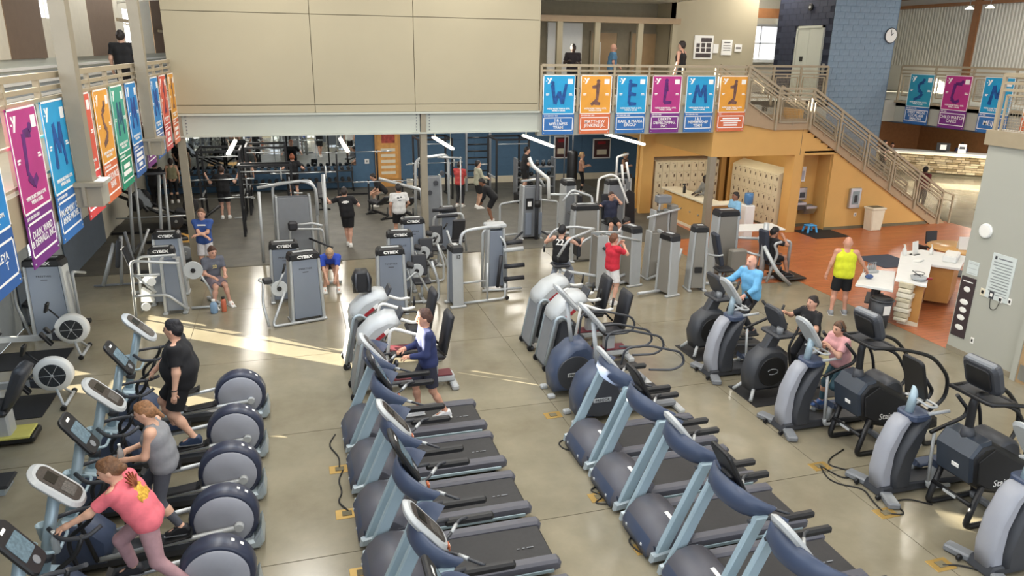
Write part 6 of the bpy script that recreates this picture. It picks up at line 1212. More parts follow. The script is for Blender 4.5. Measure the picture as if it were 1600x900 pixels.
# --- strength floor
BK = PI/2
p = person('person in a blue T-shirt standing with folded arms by the left column', (-2.30, 19.45, 0), -BK-.15, 1.76, .98, lh=(.24, -.10, 1.14), rh=(.26, .12, 1.10), lpole=(0, 1, -.5), rpole=(0, -1, -.5), nod=.15, skin='#cf9f88', hair='#6b4a33', top=('tee', '#33508f'), bottom=('shorts', '#cfcdd0'), shoes='#d8d6d2'); shirt_block(p, [(.0, .06, .20, .035)], 'print_white', True)
p = person('person in a grey T-shirt numbered 22 sitting by the white discs', (-1.97, 17.25, 0), -BK+.5, 1.72, 1.0, (0, 0, .60), .25, lh=(.42, .12, .74), rh=(.40, -.14, .72), lf=(.45, .16, .09), rf=(.42, -.2, .09), nod=.3, skin='#cb9b86', hair='#4a3226', top=('tee', '#5c5f6a'), bottom=('shorts', '#7a6f78'), shoes='#e8e6e2'); back_print(p, '22', .1, M('print_yellow', '#d8c98a', .6), off=.12, front=True)
person('person in a pale grey shirt with a dark headband sitting behind the capped towers', (-3.40, 18.95, 0), .2, 1.74, 1.05, (0, 0, .62), .3, lh=(.45, .2, .8), rh=(.4, -.2, .8), lf=(.45, .16, .09), rf=(.42, -.16, .09), skin='#b98a70', hair='#2b2426', top=('tee', '#a9abb0'), bottom=('shorts', '#303238'))
p = person('person in a royal blue T-shirt bending down beside the tilted tower', (.66, 17.75, 0), -BK, 1.78, 1.02, (-.25, 0, .62), 1.15, nod=.3, lh=(.50, .08, .34), rh=(.48, -.1, .30), lf=(.32, .16, .09), rf=(.30, -.16, .09), skin='#c79a82', hair='#b79a78', top=('tee', '#2c4ab0'), bottom=('shorts', '#23252c')); shirt_block(p, [(-.09, .0, .04, .05), (-.03, .0, .04, .05), (.03, .0, .04, .05), (.09, .0, .04, .05)], 'print_white')
p = person('person in a black T-shirt with a white oval print leaning on the cable trainer', (1.40, 21.70, .012), BK-.1, 1.76, 1.1, (0, 0, .96), .0, side=.10, lh=(.12, .62, 1.50), rh=(.25, -.28, 1.28), lpole=(0, .3, -1), rf=(-.10, -.05, .085), lf=(.08, .02, .085), skin='#d0a18b', hair='#2a2220', top=('tee', '#19191c'), bottom=('shorts', '#161618'), shoes='#e6e4e0'); shirt_block(p, [(0, .03, .20, .05), (0, .05, .12, .04), (0, .01, .12, .04)], 'print_white', off=.142)
p = person('person in a white T-shirt and black shorts with their back to the camera', (2.95, 21.95, .012), BK+.05, 1.76, 1.05, rh=(.18, -.26, 1.02), nod=.2, skin='#b98c74', hair='#1f1a1a', top=('tee', '#d9d8d6'), bottom=('shorts', '#141416'), shoes='#2b2b2e'); shirt_block(p, [(-.04, .05, .07, .04), (.05, .07, .05, .04), (.0, -.03, .12, .025)], M('print_dark', '#3a3a3e', .7))
person('person in a pale grey green shirt and black shorts standing by the peg frame', (6.45, 26.2, .012), .1, 1.76, .98, lh=(.34, .12, 1.12), rh=(.34, -.12, 1.1), skin='#c9a088', hair='#221c1a', top=('long', '#a9a894'), bottom=('shorts', '#19191b'), shoes='#eceae6')
person('person in a black hooded top bending over on the mat', (6.35, 23.75, .012), PI-.3, 1.70, 1.0, (-.05, 0, .88), .75, nod=.2, lh=(.38, .15, .72), rh=(.36, -.15, .70), skin='#8a5f48', hair='#15110f', top=('hoodie', '#1a1a1d'), bottom=('shorts', '#17171a'), shoes='#d8d6d2')
person('person in a red top and dark trousers behind the arched cable tower', (5.85, 26.6, .012), .9, 1.68, 1.0, lh=(.3, .1, 1.1), rh=(.3, -.1, 1.1), skin='#c39178', hair='#2f2320', top=('tee', '#b0413e'), bottom=('pants', '#26262a'), shoes='#e6e4e0')
p = person('person in a black tank top numbered 22 seated on the rear delt machine', (6.05, 16.2, 0), .95, 1.78, 1.06, (0, 0, .82), .10, lh=(.40, .42, 1.22), rh=(.40, -.42, 1.22), lf=(.12, .30, .09), rf=(.12, -.30, .09), nod=.2, skin='#c79b85', hair='#15151a', top=('tank', '#17171a'), bottom=('pants', '#8d939e'), shoes='#55585e', vox=.016); back_print(p, '22', .20, off=.13, dz=.05)
person('person in a red polo shirt and white shorts drinking by the arm curl machine', (6.86, 14.95, 0), .25, 1.68, 1.02, lh=(.26, .08, 1.42), rh=(.27, -.04, 1.38), lpole=(.2, .9, -1), rpole=(.3, -.9, -1), nod=.1, skin='#d0a08a', hair='#6a432e', top=('tee', '#c4283a'), bottom=('shorts', '#e4e2e2'), shoes='#dcdad6', vox=.016)
person('person in a white top seated behind the person in red', (8.25, 17.7, 0), -.5, 1.66, .95, (0, 0, .68), .3, lh=(.55, .2, .75), rh=(.62, -.15, .55), lf=(.45, .15, .09), rf=(.4, -.15, .09), nod=.3, skin='#b3836a', hair='#1d1715', top=('long', '#d8cfcf'), bottom=('shorts', '#2a2a2e'), vox=.018)
person('person in a navy T-shirt seated in the chest press with a hand at the face', (9.40, 20.85, .012), -BK, 1.76, 1.12, (0, 0, .66), .0, lh=(.22, .06, 1.33), rh=(.2, -.46, 1.08), lpole=(.2, .8, -1), lf=(.42, .24, .09), rf=(.42, -.22, .09), skin='#c79780', hair='#3b2a22', top=('tee', '#272b40'), bottom=('shorts', '#141416'), vox=.018)
person('person in a tan top and black leggings holding a bag near the red poster', (11.35, 28.3, .012), -.4, 1.68, 1.0, lh=(.25, .05, 1.15), rh=(.28, -.02, 1.12), skin='#cfa286', hair='#b59468', hstyle='bun', top=('tight', '#a97c66'), bottom=('leggings', '#16161a'), female=True)
person('person in a dark top and leggings standing beside the yellow soffit', (13.15, 28.0, .012), -.9, 1.66, 1.0, lh=(.22, .06, 1.15), rh=(.24, -.04, 1.12), skin='#c99c80', hair='#a88a60', hstyle='bun', top=('tight', '#6b4a3e'), bottom=('leggings', '#18181c'), female=True)
person('person in a black T-shirt and shorts stepping up by the peg frame', (8.45, 27.0, .35), -.1, 1.78, 1.0, lean=.2, lh=(.35, .1, 1.1), rh=(.35, -.15, 1.05), lf=(.1, .12, .085), rf=(-.05, -.12, .085), skin='#cda08a', hair='#201a18', top=('tee', '#1a1a1d'), bottom=('shorts', '#141416'), shoes='#e8e6e2')
t = thing('step_box', 'black plyo box under the person stepping up', 'box', (8.45, 27.0, .012)); obj('box', B().b2((-.3, -.3, 0), (.35, .3, .335), .02), 'black', t); obj('top_pad', B().b2((-.28, -.28, .33), (.33, .28, .338)), 'rubber_black', t)
person('person in a grey hooded top leaning on the locker room desk', (13.35, 21.75, 0), PI+.1, 1.74, 1.08, (.0, 0, .95), .2, nod=.5, lh=(.50, .15, 1.12), rh=(.48, -.12, 1.12), skin='#3f2c24', hair='#120f0e', top=('hoodie', '#85837c'), bottom=('pants', '#2a2a2e'))
person('person in a light blue top and red shorts beside the folding table', (12.72, 19.1, 0), PI, 1.66, 1.05, lean=.1, lh=(.3, .2, 1.0), rh=(.3, -.2, 1.0), skin='#8d6049', hair='#1a1413', top=('tee', '#84b4d4'), bottom=('shorts', '#b3252f'))
person('person in black sitting in the chest press with a hand on the forehead', (11.60, 15.75, .0), 0, 1.76, 1.0, (0, 0, .60), .12, nod=.55, lh=(.22, .06, 1.20), rh=(.30, -.12, 1.16), lpole=(.3, .8, -1), lf=(.48, .15, .19), rf=(.50, -.18, .19), skin='#b07f66', hair='#151110', top=('tee', '#1b1b1e'), bottom=('shorts', '#1d1d21'), shoes='#2b2b2e', vox=.016)
p = person('bald bearded person in a yellow tank top and black shorts at the white counter', (11.60, 13.0, 0), BK-.55, 1.80, 1.14, lean=.06, yaw=-.2, nod=.3, rh=(.26, -.50, 1.02), lh=(.02, .36, .86), lf=(-.05, .15, .085), rf=(.06, -.15, .085), skin='#c9927a', hstyle='bald', top=('tank', '#d2d62c'), bottom=('shorts', '#15161a'), shoes='#8d8f93', vox=.014)
jj = p[1]; obj('beard', sdf_mesh([(jj['hc']+jj['hf']*.065-jj['hd']*.075, jj['hc']+jj['hf']*.075-jj['hd']*.10, .05, .035)], .012), M('beard_dark', '#3a2a24', .8), p[0])
t = thing('cleaning_cloth', 'blue cloth in the hand of the person in yellow', 'cloth', (12.20, 12.88, .84)); obj('cloth', B().sph((0, 0, .05), (.1, .07, .05), 10, 6), M('cloth_blue', '#4a5f8c', .9, noise=.3, scale=20), t)
# --- upper level and lobby
person('person in a black T-shirt walking away on the left running track', (-3.70, 20.2, ZF), BK, 1.84, 1.1, skin='#cfa690', hair='#241d1b', top=('tee', '#17181c'), bottom=('shorts', '#131315'), vox=.018)
person('person in dark clothes standing behind the mezzanine railing at the left', (9.0, 23.6, ZF), -BK-.2, 1.74, 1.05, lh=(.28, .1, 1.15), rh=(.26, -.18, 1.2), skin='#3b2a22', hair='#0f0d0c', top=('tee', '#2a2225'), bottom=('pants', '#1a1a1d'))
person('bald person in a light blue shirt on the mezzanine in front of the doors', (11.0, 25.0, ZF), -.2, 1.78, 1.1, lean=.06, lh=(.3, .1, 1.0), skin='#b98b76', hstyle='bald', top=('tee', '#4b7596'), bottom=('shorts', '#2c2f38'))
person('person in a black tank top walking on the mezzanine', (12.0, 21.9, ZF), BK+.6, 1.86, 1.0, rh=(.2, -.2, 1.05), skin='#cf9f88', hair='#2a201d', top=('tank', '#17171a'), bottom=('shorts', '#151517'))
person('person in a dark red top at the foot of the stairs', (22.9, 22.3, 0), .3, 1.66, 1.0, skin='#6d4a3a', hair='#15110f', top=('tee', '#6a2a2e'), bottom=('pants', '#55524f'))
person('person in black standing at the left end of the reception desk', (27.9, 29.9, 0), -.3, 1.68, 1.0, lh=(.4, .1, 1.15), skin='#d0a18c', hair='#2a201d', hstyle='long', top=('tee', '#1a1a1d'), bottom=('pants', '#1a1a1d'), female=True)
person('person in black seated behind the reception desk at the left', (29.7, 31.3, 0), -2.3, 1.66, 1.0, (0, 0, .62), .2, lh=(.4, .15, 1.05), rh=(.4, -.15, 1.05), lf=(.3, .15, .09), rf=(.3, -.15, .09), skin='#c08d76', hair='#2a1d1a', hstyle='long', top=('tee', '#2a1d20'), bottom=('pants', '#1a1a1d'), female=True)
person('person in a navy top at the screen behind the reception desk', (32.2, 29.4, 0), -2.5, 1.74, 1.1, (0, 0, .75), .15, lh=(.4, .15, 1.1), rh=(.4, -.15, 1.1), lf=(.3, .15, .09), rf=(.3, -.15, .09), skin='#a8785f', hair='#18130f', hstyle='cap', top=('tee', '#2b3050'), bottom=('pants', '#1a1a1d'))
# --- far end of the mat
person('person in an olive tank top, back turned, at the left end of the mat', (-4.35, 29.6, .012), BK+.2, 1.66, 1.0, skin='#cfa286', hair='#2a1f1a', hstyle='long', top=('tight', '#8c8768'), bottom=('leggings', '#1a1a1e'), female=True)
person('person in black bending at the machine beside the olive tank top', (-4.75, 28.2, .012), BK-.3, 1.76, 1.1, lean=.3, lh=(.4, .2, 1.0), rh=(.4, -.2, 1.0), skin='#b98c76', hair='#1a1514', top=('tee', '#17171a'), bottom=('pants', '#161619'))
person('person in a black shirt lifting inside the left squat rack', (-2.35, 26.4, .012), BK, 1.80, 1.08, lh=(.05, .5, 1.45), rh=(.05, -.5, 1.45), lpole=(-.2, .3, -1), rpole=(-.2, -.3, -1), skin='#cda08c', hair='#3a2a22', top=('tee', '#1b1b1e'), bottom=('shorts', '#26262a'))
person('red haired person in black sitting in front of the mirror', (-.05, 29.2, .012), BK, 1.78, 1.05, lh=(.1, .4, 1.2), rh=(.1, -.4, 1.2), skin='#d3a58f', hair='#8a4a2c', top=('tee', '#17171a'), bottom=('shorts', '#17171a'))
person('person in a grey top with long dark hair in front of the mirror', (-1.75, 30.0, .012), BK, 1.66, 1.0, skin='#c99c84', hair='#1f1715', hstyle='long', top=('tight', '#8a8a88'), bottom=('leggings', '#3a3c44'), female=True)
person('person in black crouching on a bench under the long barbell', (3.05, 27.4, .012), PI, 1.74, 1.0, (-.1, 0, .55), .7, lh=(.35, .15, .5), rh=(.35, -.15, .5), lf=(.2, .15, .09), rf=(.2, -.15, .09), skin='#c49880', hair='#1d1715', top=('tee', '#18181b'), bottom=('pants', '#8d8a80'))
# ------------------------------------------------------------------ locker room, counters, wall fittings
def lockers(label, loc, rz, cols, rows, w=.29, h=.35, d=.42, base=.08, group='locker banks'):
    t = thing('locker_bank', label, 'lockers', loc, rz, group)
    obj('cabinet', B().b2((0, .012, 0), (cols*w, d, base+rows*h+.02)).prism([(0.012, base+rows*h+.02), (d, base+rows*h+.02), (d, base+rows*h+.18)], 0, cols*w, 'x'), 'locker', t)
    obj('kick', B().b2((.01, 0, 0), (cols*w-.01, .02, base-.01)), 'seam', t)
    dm = B().b2((.006, -.008, .006), (w-.006, .014, h-.006), .004).mesh('locker_door'); hm = B().b2((w*.62, -.012, h*.42), (w*.80, -.005, h*.72)).mesh('handle_slot'); nm = B().b2((w*.35, -.011, h*.84), (w*.6, -.006, h*.88)).mesh('number_tag')
    for i in range(cols):
        for j in range(rows):
            q = link('locker_door', dm, 'locker', t, (i*w, 0, base+j*h)); link('handle_slot', hm, 'locker_slot', q); link('number_tag', nm, 'locker_slot', q)
    return t
lockers('cream locker bank on the back wall of the locker room', (12.55, 24.15, 0), 0, 9, 5)
lockers('cream locker bank on the right with its end panel showing', (15.30, 23.45, 0), -PI/2, 9, 5, w=.305)
t = thing('phone_handset', 'black handset on the end of the right locker bank', 'phone', (15.5, 20.685, 1.35)); obj('cradle', B().b2((-.09, -.04, 0), (.09, .0, .3), .02), 'black', t); obj('receiver', B().tube(rounded([(-.05, -.06, .04), (-.05, -.09, .15), (-.05, -.06, .26)], .08), .022, 8), 'black_gloss', t)
# yellow desk
t = thing('locker_room_desk', 'yellow fronted desk with cream counter at the locker room', 'desk', (12.62, 20.45, 0))
obj('front', B().b2((0, .0, 0), (.12, 3.0, 1.0)), 'yellow_wall', t); obj('end', B().b2((0, -.10, 0), (.9, .05, 1.0)), 'yellow_wall', t); obj('counter_top', B().b2((-.12, -.2, 1.0), (.5, 3.05, 1.06), .01), 'cream', t); obj('counter_return', B().b2((-.1, -.25, 1.0), (1.1, .25, 1.055), .01), 'cream', t); obj('kick', B().b2((-.012, -.1, 0), (.0, 3.0, .1)), 'cream', t)
for y in (.55, 1.1, 1.7): obj('coat_hook', B().sph((-.03, y, .55), .03, 8, 6), 'steel', t)
t = thing('counter_bottle', 'dark spray bottle on the cream desk counter', 'bottle', (12.7, 22.2, 1.06)); obj('flask', B().lathe([(.05, 0), (.05, .2), (.02, .26), (.02, .3)], n=12), 'black', t); obj('trigger', B().b2((-.08, -.015, .28), (.05, .015, .33), .01), 'black', t)
t = thing('water_cooler', 'water cooler with a blue bottle beside the lockers', 'water cooler', (13.75, 20.0, 0)); obj('body', B().b2((-.17, -.17, 0), (.17, .17, 1.05), .03), 'white', t); obj('bottle', B().lathe([(.05, 0), (.14, .06), (.14, .34), (.12, .38)], (0, 0, 1.05), n=18), M('cooler_blue', '#5b8fc0', .15, trans=.3, noise=0), t)
t = thing('folding_table', 'white folding table beside the locker room', 'table', (12.75, 18.35, 0), -.08); obj('table_top', B().b2((-.95, -.38, .70), (.95, .38, .75), .015), 'white', t)
for s in (-1, 1): obj('leg', B().tube(rounded([(s*.7, -.3, .7), (s*.72, -.3, .03), (s*.72, .3, .03), (s*.7, .3, .7)], .05), .018, 8), 'dark_grey', t)
# drinking fountain niche
t = thing('drinking_fountain', 'steel double drinking fountain with bottle filler in the yellow niche', 'drinking fountain', (16.33, 20.88, 0))
for x, z in ((-.22, .92), (.22, .78)):
    b = obj('basin', B().prism([(-.42, z), (-.42, z-.08), (-.30, z-.28), (0, z-.34), (0, z)], x-.22, x+.22, 'x', .02), 'steel', t); obj('bowl', B().lathe([(.14, 0), (.15, .008)], (x, -.22, z), n=18), 'mid_grey', b); obj('spout', B().tube(rounded([(x-.12, -.1, z), (x-.12, -.1, z+.08), (x-.08, -.16, z+.09)], .03), .012, 8), 'steel', b)
obj('filler', B().b2((-.15, -.1, .95), (.2, 0, 1.36), .015), 'steel', t); obj('filler_recess', B().b2((-.08, -.105, 1.02), (.12, -.098, 1.2)), 'dark_grey', t)
t = thing('step_stool', 'light blue plastic step stool under the fountain', 'stool', (16.25, 20.05, .002)); obj('top', B().b2((-.17, -.13, .22), (.17, .13, .26), .015), M('stool_blue', '#4aa3dc', .4), t)
for sx in (-1, 1):
    for sy in (-1, 1): obj('leg', B().bar((sx*.13, sy*.1, .23), (sx*.18, sy*.14, 0), .06, .03), 'stool_blue', t)
tag(obj('floor_mat', B().b2((-.65, -.55, 0), (.65, .65, .012)), 'rubber_black', None, (16.5, 19.75, .004)), 'dark mat on the plank floor before the fountain', 'mat')
t = thing('wall_notice', 'white notice above the drinking fountain', 'notice', (16.3, 20.885, 1.55)); obj('sheet', B().b2((-.14, -.012, 0), (.14, 0, .5)), 'paper', t); obj('print', B().b2((-.1, -.015, .05), (.1, -.012, .36)), M('soft_print', '#b9b9c0', .8), t)
t = thing('defibrillator_cabinet', 'steel defibrillator cabinet on the yellow wall', 'cabinet', (17.92, 20.2, .72)); obj('box', B().b2((-.22, -.12, 0), (.22, 0, .68), .02), 'steel', t); obj('window', B().b2((-.13, -.128, .14), (.13, -.118, .58)), M('window_grey', '#7d8a8c', .1), t); obj('device', B().b2((-.06, -.132, .2), (.06, -.126, .45)), 'black', t)
t = thing('wall_socket', 'small socket on the yellow wall below the steel cabinet', 'socket', (18.1, 20.2, .42)); obj('plate', B().b2((-.05, -.012, 0), (.05, 0, .12)), 'paper', t); obj('outlet', B().b2((-.02, -.016, .03), (.02, -.01, .09)), 'mid_grey', t)
t = thing('waste_bin', 'cream waste bin against the yellow wall', 'bin', (18.62, 19.9, .002)); obj('bin', B().prism([(-.20, 0), (.20, 0), (.27, .72), (-.27, .72)], -.2, .2, 'y', .03), 'cream', t); obj('rim', B().b2((-.29, -.22, .70), (.29, .22, .78), .02), 'cream', t); obj('liner', B().b2((-.22, -.16, .775), (.22, .16, .785)), 'seam', t)
# white counter by the right wall
t = thing('bar_counter', 'white topped wood counter with a stone end', 'counter', (0, 0, 0))
ct = [(12.30, 12.05), (12.95, 11.62), (15.6, 13.25), (15.2, 13.95), (14.05, 14.05)]
obj('counter_top', B().prism([(12.33, 12.27), (12.63, 11.72), (14.05, 13.02), (14.42, 12.58), (15.5, 13.4), (14.9, 14.2), (14.22, 14.13)], .95, 1.01, 'z', .008), 'white', t)
obj('cabinet', B().prism([(12.55, 12.20), (12.72, 11.86), (13.0, 12.1), (14.05, 13.1), (14.6, 13.6), (14.3, 14.0)], .1, .95, 'z'), 'cabinet_wood', t); obj('kick', B().prism([(12.5, 12.2), (12.74, 11.86), (13.0, 12.12), (13.0, 12.4)], .0, .1, 'z'), 'cream', t)
obj('rear_cabinet', B().prism([(14.1, 13.1), (14.45, 12.75), (15.45, 13.5), (15.0, 13.95)], .1, .95, 'z'), 'cabinet_wood', t)
z = .1; k = 0
while z < .93:
    hh = (.09, .12, .10, .13)[k % 4]; obj('stone', B().box((12.47+.015*(k % 2), 12.08, min(z+hh/2, .94)), (.26+.03*(k % 3), .20, hh-.012), (0, 0, -1.05), .015), M('pale_stone_%d' % (k % 3), ('#d8cfb8', '#c4b99e', '#e0d8c4')[k % 3], .8, noise=.12, scale=9, bump=.4), t); z += hh; k += 1
t = thing('low_white_table', 'low white table the person in yellow wipes', 'table', (0, 0, 0)); obj('table_top', B().prism([(11.62, 12.62), (12.12, 12.06), (13.25, 13.22), (12.66, 13.55)], .78, .84, 'z', .008), 'white', t)
obj('leg', B().b2((12.10, 12.55, 0), (12.2, 12.65, .78)), 'dark_grey', t); obj('leg', B().b2((12.8, 13.2, 0), (12.9, 13.3, .78)), 'dark_grey', t); obj('shelf', B().prism([(12.1, 12.8), (12.3, 12.5), (13.0, 13.2), (12.7, 13.4)], .3, .33, 'z'), 'dark_grey', t)
tag(obj('floor_mat', B().b2((-.6, -.6, 0), (.6, .6, .012)), M('mat_navy', '#3a4150', .8), None, (16.1, 16.45, .004)), 'dark navy mat on the plank floor behind the counter', 'mat')
t = thing('waste_bin', 'dark grey round bin with a white label by the stone end', 'bin', (11.93, 12.12, 0)); obj('bin', B().lathe([(.17, 0), (.22, .62)], n=22), 'dark_grey', t); obj('rim', B().tube(arc((0, 0, .62), .225, 0, 2*PI, 20, 'xy')[:-1], .022, 6, close=True), 'dark_grey', t); obj('label_sheet', B().b2((-.13, -.235, .34), (.03, -.222, .54)), 'paper', t); obj('bag', B().lathe([(.2, .6), (.21, .66), (.15, .68)], n=16), 'black', t)
for i, (x, y, lb) in enumerate(((14.02, 13.82, 'white pump bottle on the counter, left one'), (14.10, 13.92, 'clear pump bottle beside the leaflet stand'), (14.75, 13.75, 'white spray bottle near the middle of the counter'))):
    t = thing('pump_bottle', lb, 'bottle', (x, y, 1.01), 0, 'bottles on the counter'); obj('flask', B().lathe([(.035, 0), (.045, .02), (.045, .12), (.015, .17), (.015, .2)], n=12), 'white', t); obj('pump', B().tube([(0, 0, .2), (0, 0, .24), (-.05, 0, .24)], .01, 6), 'white', t)
t = thing('leaflet_stand', 'clear leaflet stand on the counter', 'stand', (14.35, 13.85, 1.01), .3); obj('sheet', B().box((0, 0, .16), (.24, .015, .32), (-.15, 0, 0)), 'paper', t); obj('foot', B().b2((-.12, -.08, 0), (.12, .06, .01)), 'glass', t)
t = thing('paper_tray', 'white tray of papers on the rear counter', 'tray', (14.85, 13.25, 1.01), .65); obj('tray', B().b2((-.35, -.15, 0), (.35, .15, .14), .02), 'white', t); obj('papers', B().b2((-.3, -.12, .14), (.3, .12, .15)), 'paper', t)
t = thing('utensil_bowl', 'clear bowl with tongs and a red handle on the counter', 'bowl', (12.72, 12.05, 1.01)); obj('bowl', B().lathe([(.08, 0), (.14, .03), (.17, .09), (.155, .09), (.12, .03)], n=20), 'light_plastic', t); obj('tongs', B().tube([(-.1, .1, .2), (.05, 0, .08)], .01, 6), 'dark_grey', t); obj('red_handle', B().tube([(.16, -.02, .03), (.30, -.06, .03)], .03, 8), 'red_print', t); obj('coiled_cord', B().tube([(.12*math.cos(a), .08*math.sin(a), .1+.01*a) for a in np.linspace(0, 9, 24)], .007, 5), 'black', t)
t = thing('folded_towel', 'small folded white towel on the counter', 'towel', (13.95, 13.3, 1.01), .4); obj('towel', B().b2((-.16, -.06, 0), (.16, .06, .04), .015), 'paper', t); obj('fold', B().tube([(-.16, .06, .02), (.16, .06, .02)], .02, 8), 'paper', t)
t = thing('spray_caddy', 'caddy of spray bottles on the low white table', 'caddy', (12.62, 13.3, .84)); obj('tray', B().b2((-.14, -.1, 0), (.14, .1, .06), .01), 'light_plastic', t)
for k in range(4): q = obj('spray_bottle', B().lathe([(.03, 0), (.032, .12), (.012, .16), (.012, .2)], (-.1+.066*k, 0, .02), n=10), 'clear_plastic', t); obj('nozzle', B().b2((-.13+.066*k, -.012, .21), (-.085+.066*k, .012, .235)), 'mid_grey', q)
t = thing('round_table', 'round wooden table behind the counter', 'table', (17.0, 14.95, .002)); obj('table_top', B().lathe([(.02, .70), (.78, .70), (.8, .72), (.8, .74), (.02, .745)], n=32), M('table_wood', '#c89a5c', .35, noise=.06, scale=4), t); obj('pedestal', B().tube([(0, 0, .03), (0, 0, .7)], .05, 10), 'dark_grey', t); obj('base', B().disc((0, 0, .02), .35, .04, 'z'), 'dark_grey', t)
for i, (x, y, r, lb) in enumerate(((15.95, 15.0, 0, 'dark chair left of the round table'), (17.3, 16.0, -PI/2, 'dark chair behind the round table'), (17.6, 13.7, 2.2, 'dark chair on the near right of the round table'))):
    t = thing('cafe_chair', lb, 'chair', (x, y, .002), r, 'chairs at the round table'); obj('seat', B().b2((-.2, -.2, .42), (.2, .2, .47), .015), 'black', t); obj('backrest', B().box((-.22, 0, .7), (.04, .4, .36), (0, -.15, 0), .015), 'black', t)
    for sx in (-1, 1):
        for sy in (-1, 1): obj('leg', B().tube([(sx*.17, sy*.17, .43), (sx*.2, sy*.2, 0)], .014, 6), 'steel', t)
t = thing('table_sign', 'white tent sign on the round table', 'sign', (16.85, 14.75, .747), -.4); obj('sheet', B().box((0, -.04, .17), (.26, .01, .34), (-.2, 0, 0)), 'paper', t); obj('rear_sheet', B().box((0, .04, .17), (.26, .01, .34), (.2, 0, 0)), 'paper', t)
# fittings on the near right wall
def onwall(nm, lab, cat, y, z): return thing(nm, lab, cat, (12.36, y, z))
t = onwall('wall_disc', 'round white speaker high on the pale grey wall', 'speaker', 10.39, 2.51); obj('rim', B().lathe([(.12, -.05), (.14, -.03), (.14, 0)], (0, 0, 0), 'x', 26), 'white', t); obj('grille', B().lathe([(.105, -.055), (.105, -.045)], (0, 0, 0), 'x', 24), 'paper', t)
def wallsheet(nm, lab, y0, y1, z0, z1, lines, mat='paper', title=None):
    t = onwall(nm, lab, 'notice', (y0+y1)/2, z0); w, h = (y1-y0)/2, z1-z0
    obj('sheet', B().b2((-.012, -w, 0), (0, w, h)), mat, t); p = B()
    for k in range(lines): zz = h*(.80-.70*k/max(lines-1, 1)); p.b2((-.014, -w*.8, zz), (-.0115, w*.8*(1-.25*(k % 3 == 2)), zz+h*.022))
    o = obj('text_lines', p, M('grey_print', '#8a9090', .8), t); o['kind'] = 'stuff'
    if title: obj('title_line', B().b2((-.014, -w*.7, h*.89), (-.0115, w*.45, h*.915)), 'mid_grey', t); obj('logo_mark', B().b2((-.014, w*.6, h*.87), (-.0115, w*.78, h*.94)), 'dark_grey', t)
    return t
M('pale_sheet', '#ccd3d0', .7)
wallsheet('policy_poster', 'large pale policy sheet on the grey wall', 9.66, 10.14, 1.30, 2.16, 12, 'pale_sheet', 'POLICY')
wallsheet('small_notice', 'small pale notice above the tall brown sign', 10.38, 10.62, 1.62, 1.88, 3, 'pale_sheet')
t = onwall('hanging_sign', 'tall dark brown sign with white cleaning pictures', 'sign', 10.52, .34); obj('sheet', B().b2((-.02, -.15, 0), (0, .17, 1.22), .005), M('sign_brown', '#3a2d30', .6), t)
for k, (z, a) in enumerate(((.98, .1), (.72, .13), (.56, .11), (.40, .12), (.20, .13))): obj('picture', B().sph((-.021, .01*(k % 2), z), (.004, a*.75, .055), 12, 6), 'paper', t)
obj('title_stroke', B().b2((-.024, -.1, 1.12), (-.019, .12, 1.14)), 'print_white', t)
for nm, lab, y, z, w, h, m in (('card_holder', 'small framed card on the grey wall', 10.19, 1.30, .1, .14, 'cream'), ('alarm_box', 'black thermostat box on the grey wall', 10.0, 1.30, .1, .14, 'dark_grey'), ('plug_adapter', 'black plug in a socket on the grey wall', 9.80, 1.28, .07, .12, 'paper'), ('light_switch', 'white switch at the right of the wall fittings', 9.62, 1.30, .07, .12, 'paper'), ('low_socket', 'white low socket under the wall fittings', 10.19, .32, .07, .12, 'paper')):
    t = onwall(nm, lab, 'wall fitting', y, z); obj('plate', B().b2((-.015, -w/2, 0), (0, w/2, h), .003), m, t); obj('insert', B().b2((-.035 if 'plug' in nm else -.018, -w/4, h*.3), (-.014, w/4, h*.75)), 'black' if m != 'dark_grey' else 'paper', t)
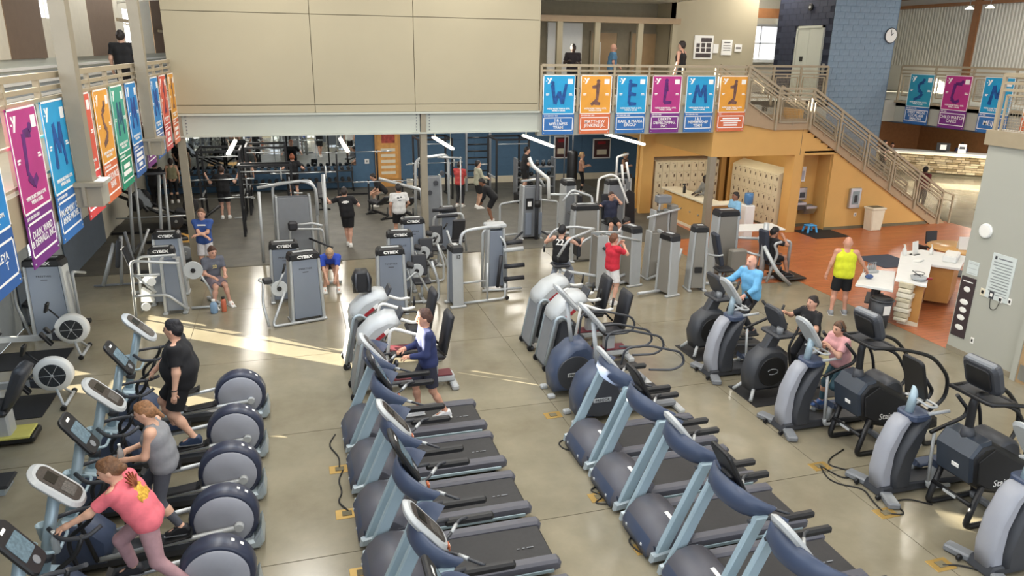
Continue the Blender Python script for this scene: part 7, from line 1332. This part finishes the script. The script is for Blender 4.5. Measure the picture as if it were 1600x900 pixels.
tag(obj('hanging_cable', B().tube(rounded([(12.34, 10.0, 1.3), (12.34, 9.97, 1.1), (12.34, 9.85, 1.12), (12.335, 9.80, 1.3)], .08), .006, 5), 'cord'), 'thin cord hanging between the wall box and the plug', 'cord')
# bags and loose items
t = thing('backpack', 'black backpack resting on the rear left stepper', 'backpack', (1.02, 12.95, 1.40)); obj('sack', B().prism([(-.16, 0), (.16, 0), (.18, .25), (.1, .42), (-.1, .42), (-.18, .25)], -.13, .13, 'y', .05, True), 'black', t)
for s in (-1, 1): obj('strap', B().tube(rounded([(s*.1, -.13, .38), (s*.12, -.2, .2), (s*.1, -.13, .05)], .1), .018, 6), 'dark_grey', t)
t = thing('drink_bottle', 'orange capped bottle hanging on the frame near the seated person numbered 22', 'bottle', (-1.72, 16.55, .0)); obj('flask', B().lathe([(.05, 0), (.055, .02), (.055, .26), (.03, .3)], n=12), M('flask_orange', '#c0674a', .4), t); obj('cap', B().lathe([(.035, .3), (.035, .35)], n=10), 'black', t)
t = thing('drink_bottle', 'pale blue jug beside the orange bottle', 'bottle', (-1.92, 16.5, .0)); obj('flask', B().lathe([(.07, 0), (.08, .03), (.08, .2), (.04, .27)], n=14), M('jug_blue', '#8fb0d0', .2, trans=.3), t); obj('cap', B().lathe([(.04, .27), (.04, .31)], n=10), 'white', t)
t = thing('desk_monitor', 'dark monitor with a white sheet on the reception desk', 'monitor', (30.75, 29.15, 1.13), math.atan2(-2.4, 2.7)); obj('screen', B().b2((-.3, -.03, .05), (.3, .03, .45), .01), 'black', t); obj('sheet', B().b2((-.13, -.036, .12), (.13, -.03, .36)), 'paper', t); obj('foot', B().b2((-.12, -.1, 0), (.12, .1, .05)), 'black', t)
t = thing('desk_sign', 'white sign standing on the reception desk', 'sign', (31.3, 28.55, 1.13), math.atan2(-2.4, 2.7)); obj('sheet', B().box((0, 0, .22), (.34, .02, .44), (-.12, 0, 0)), 'paper', t); obj('print', B().box((0, -.015, .26), (.24, .01, .12), (-.12, 0, 0)), 'dark_grey', t)
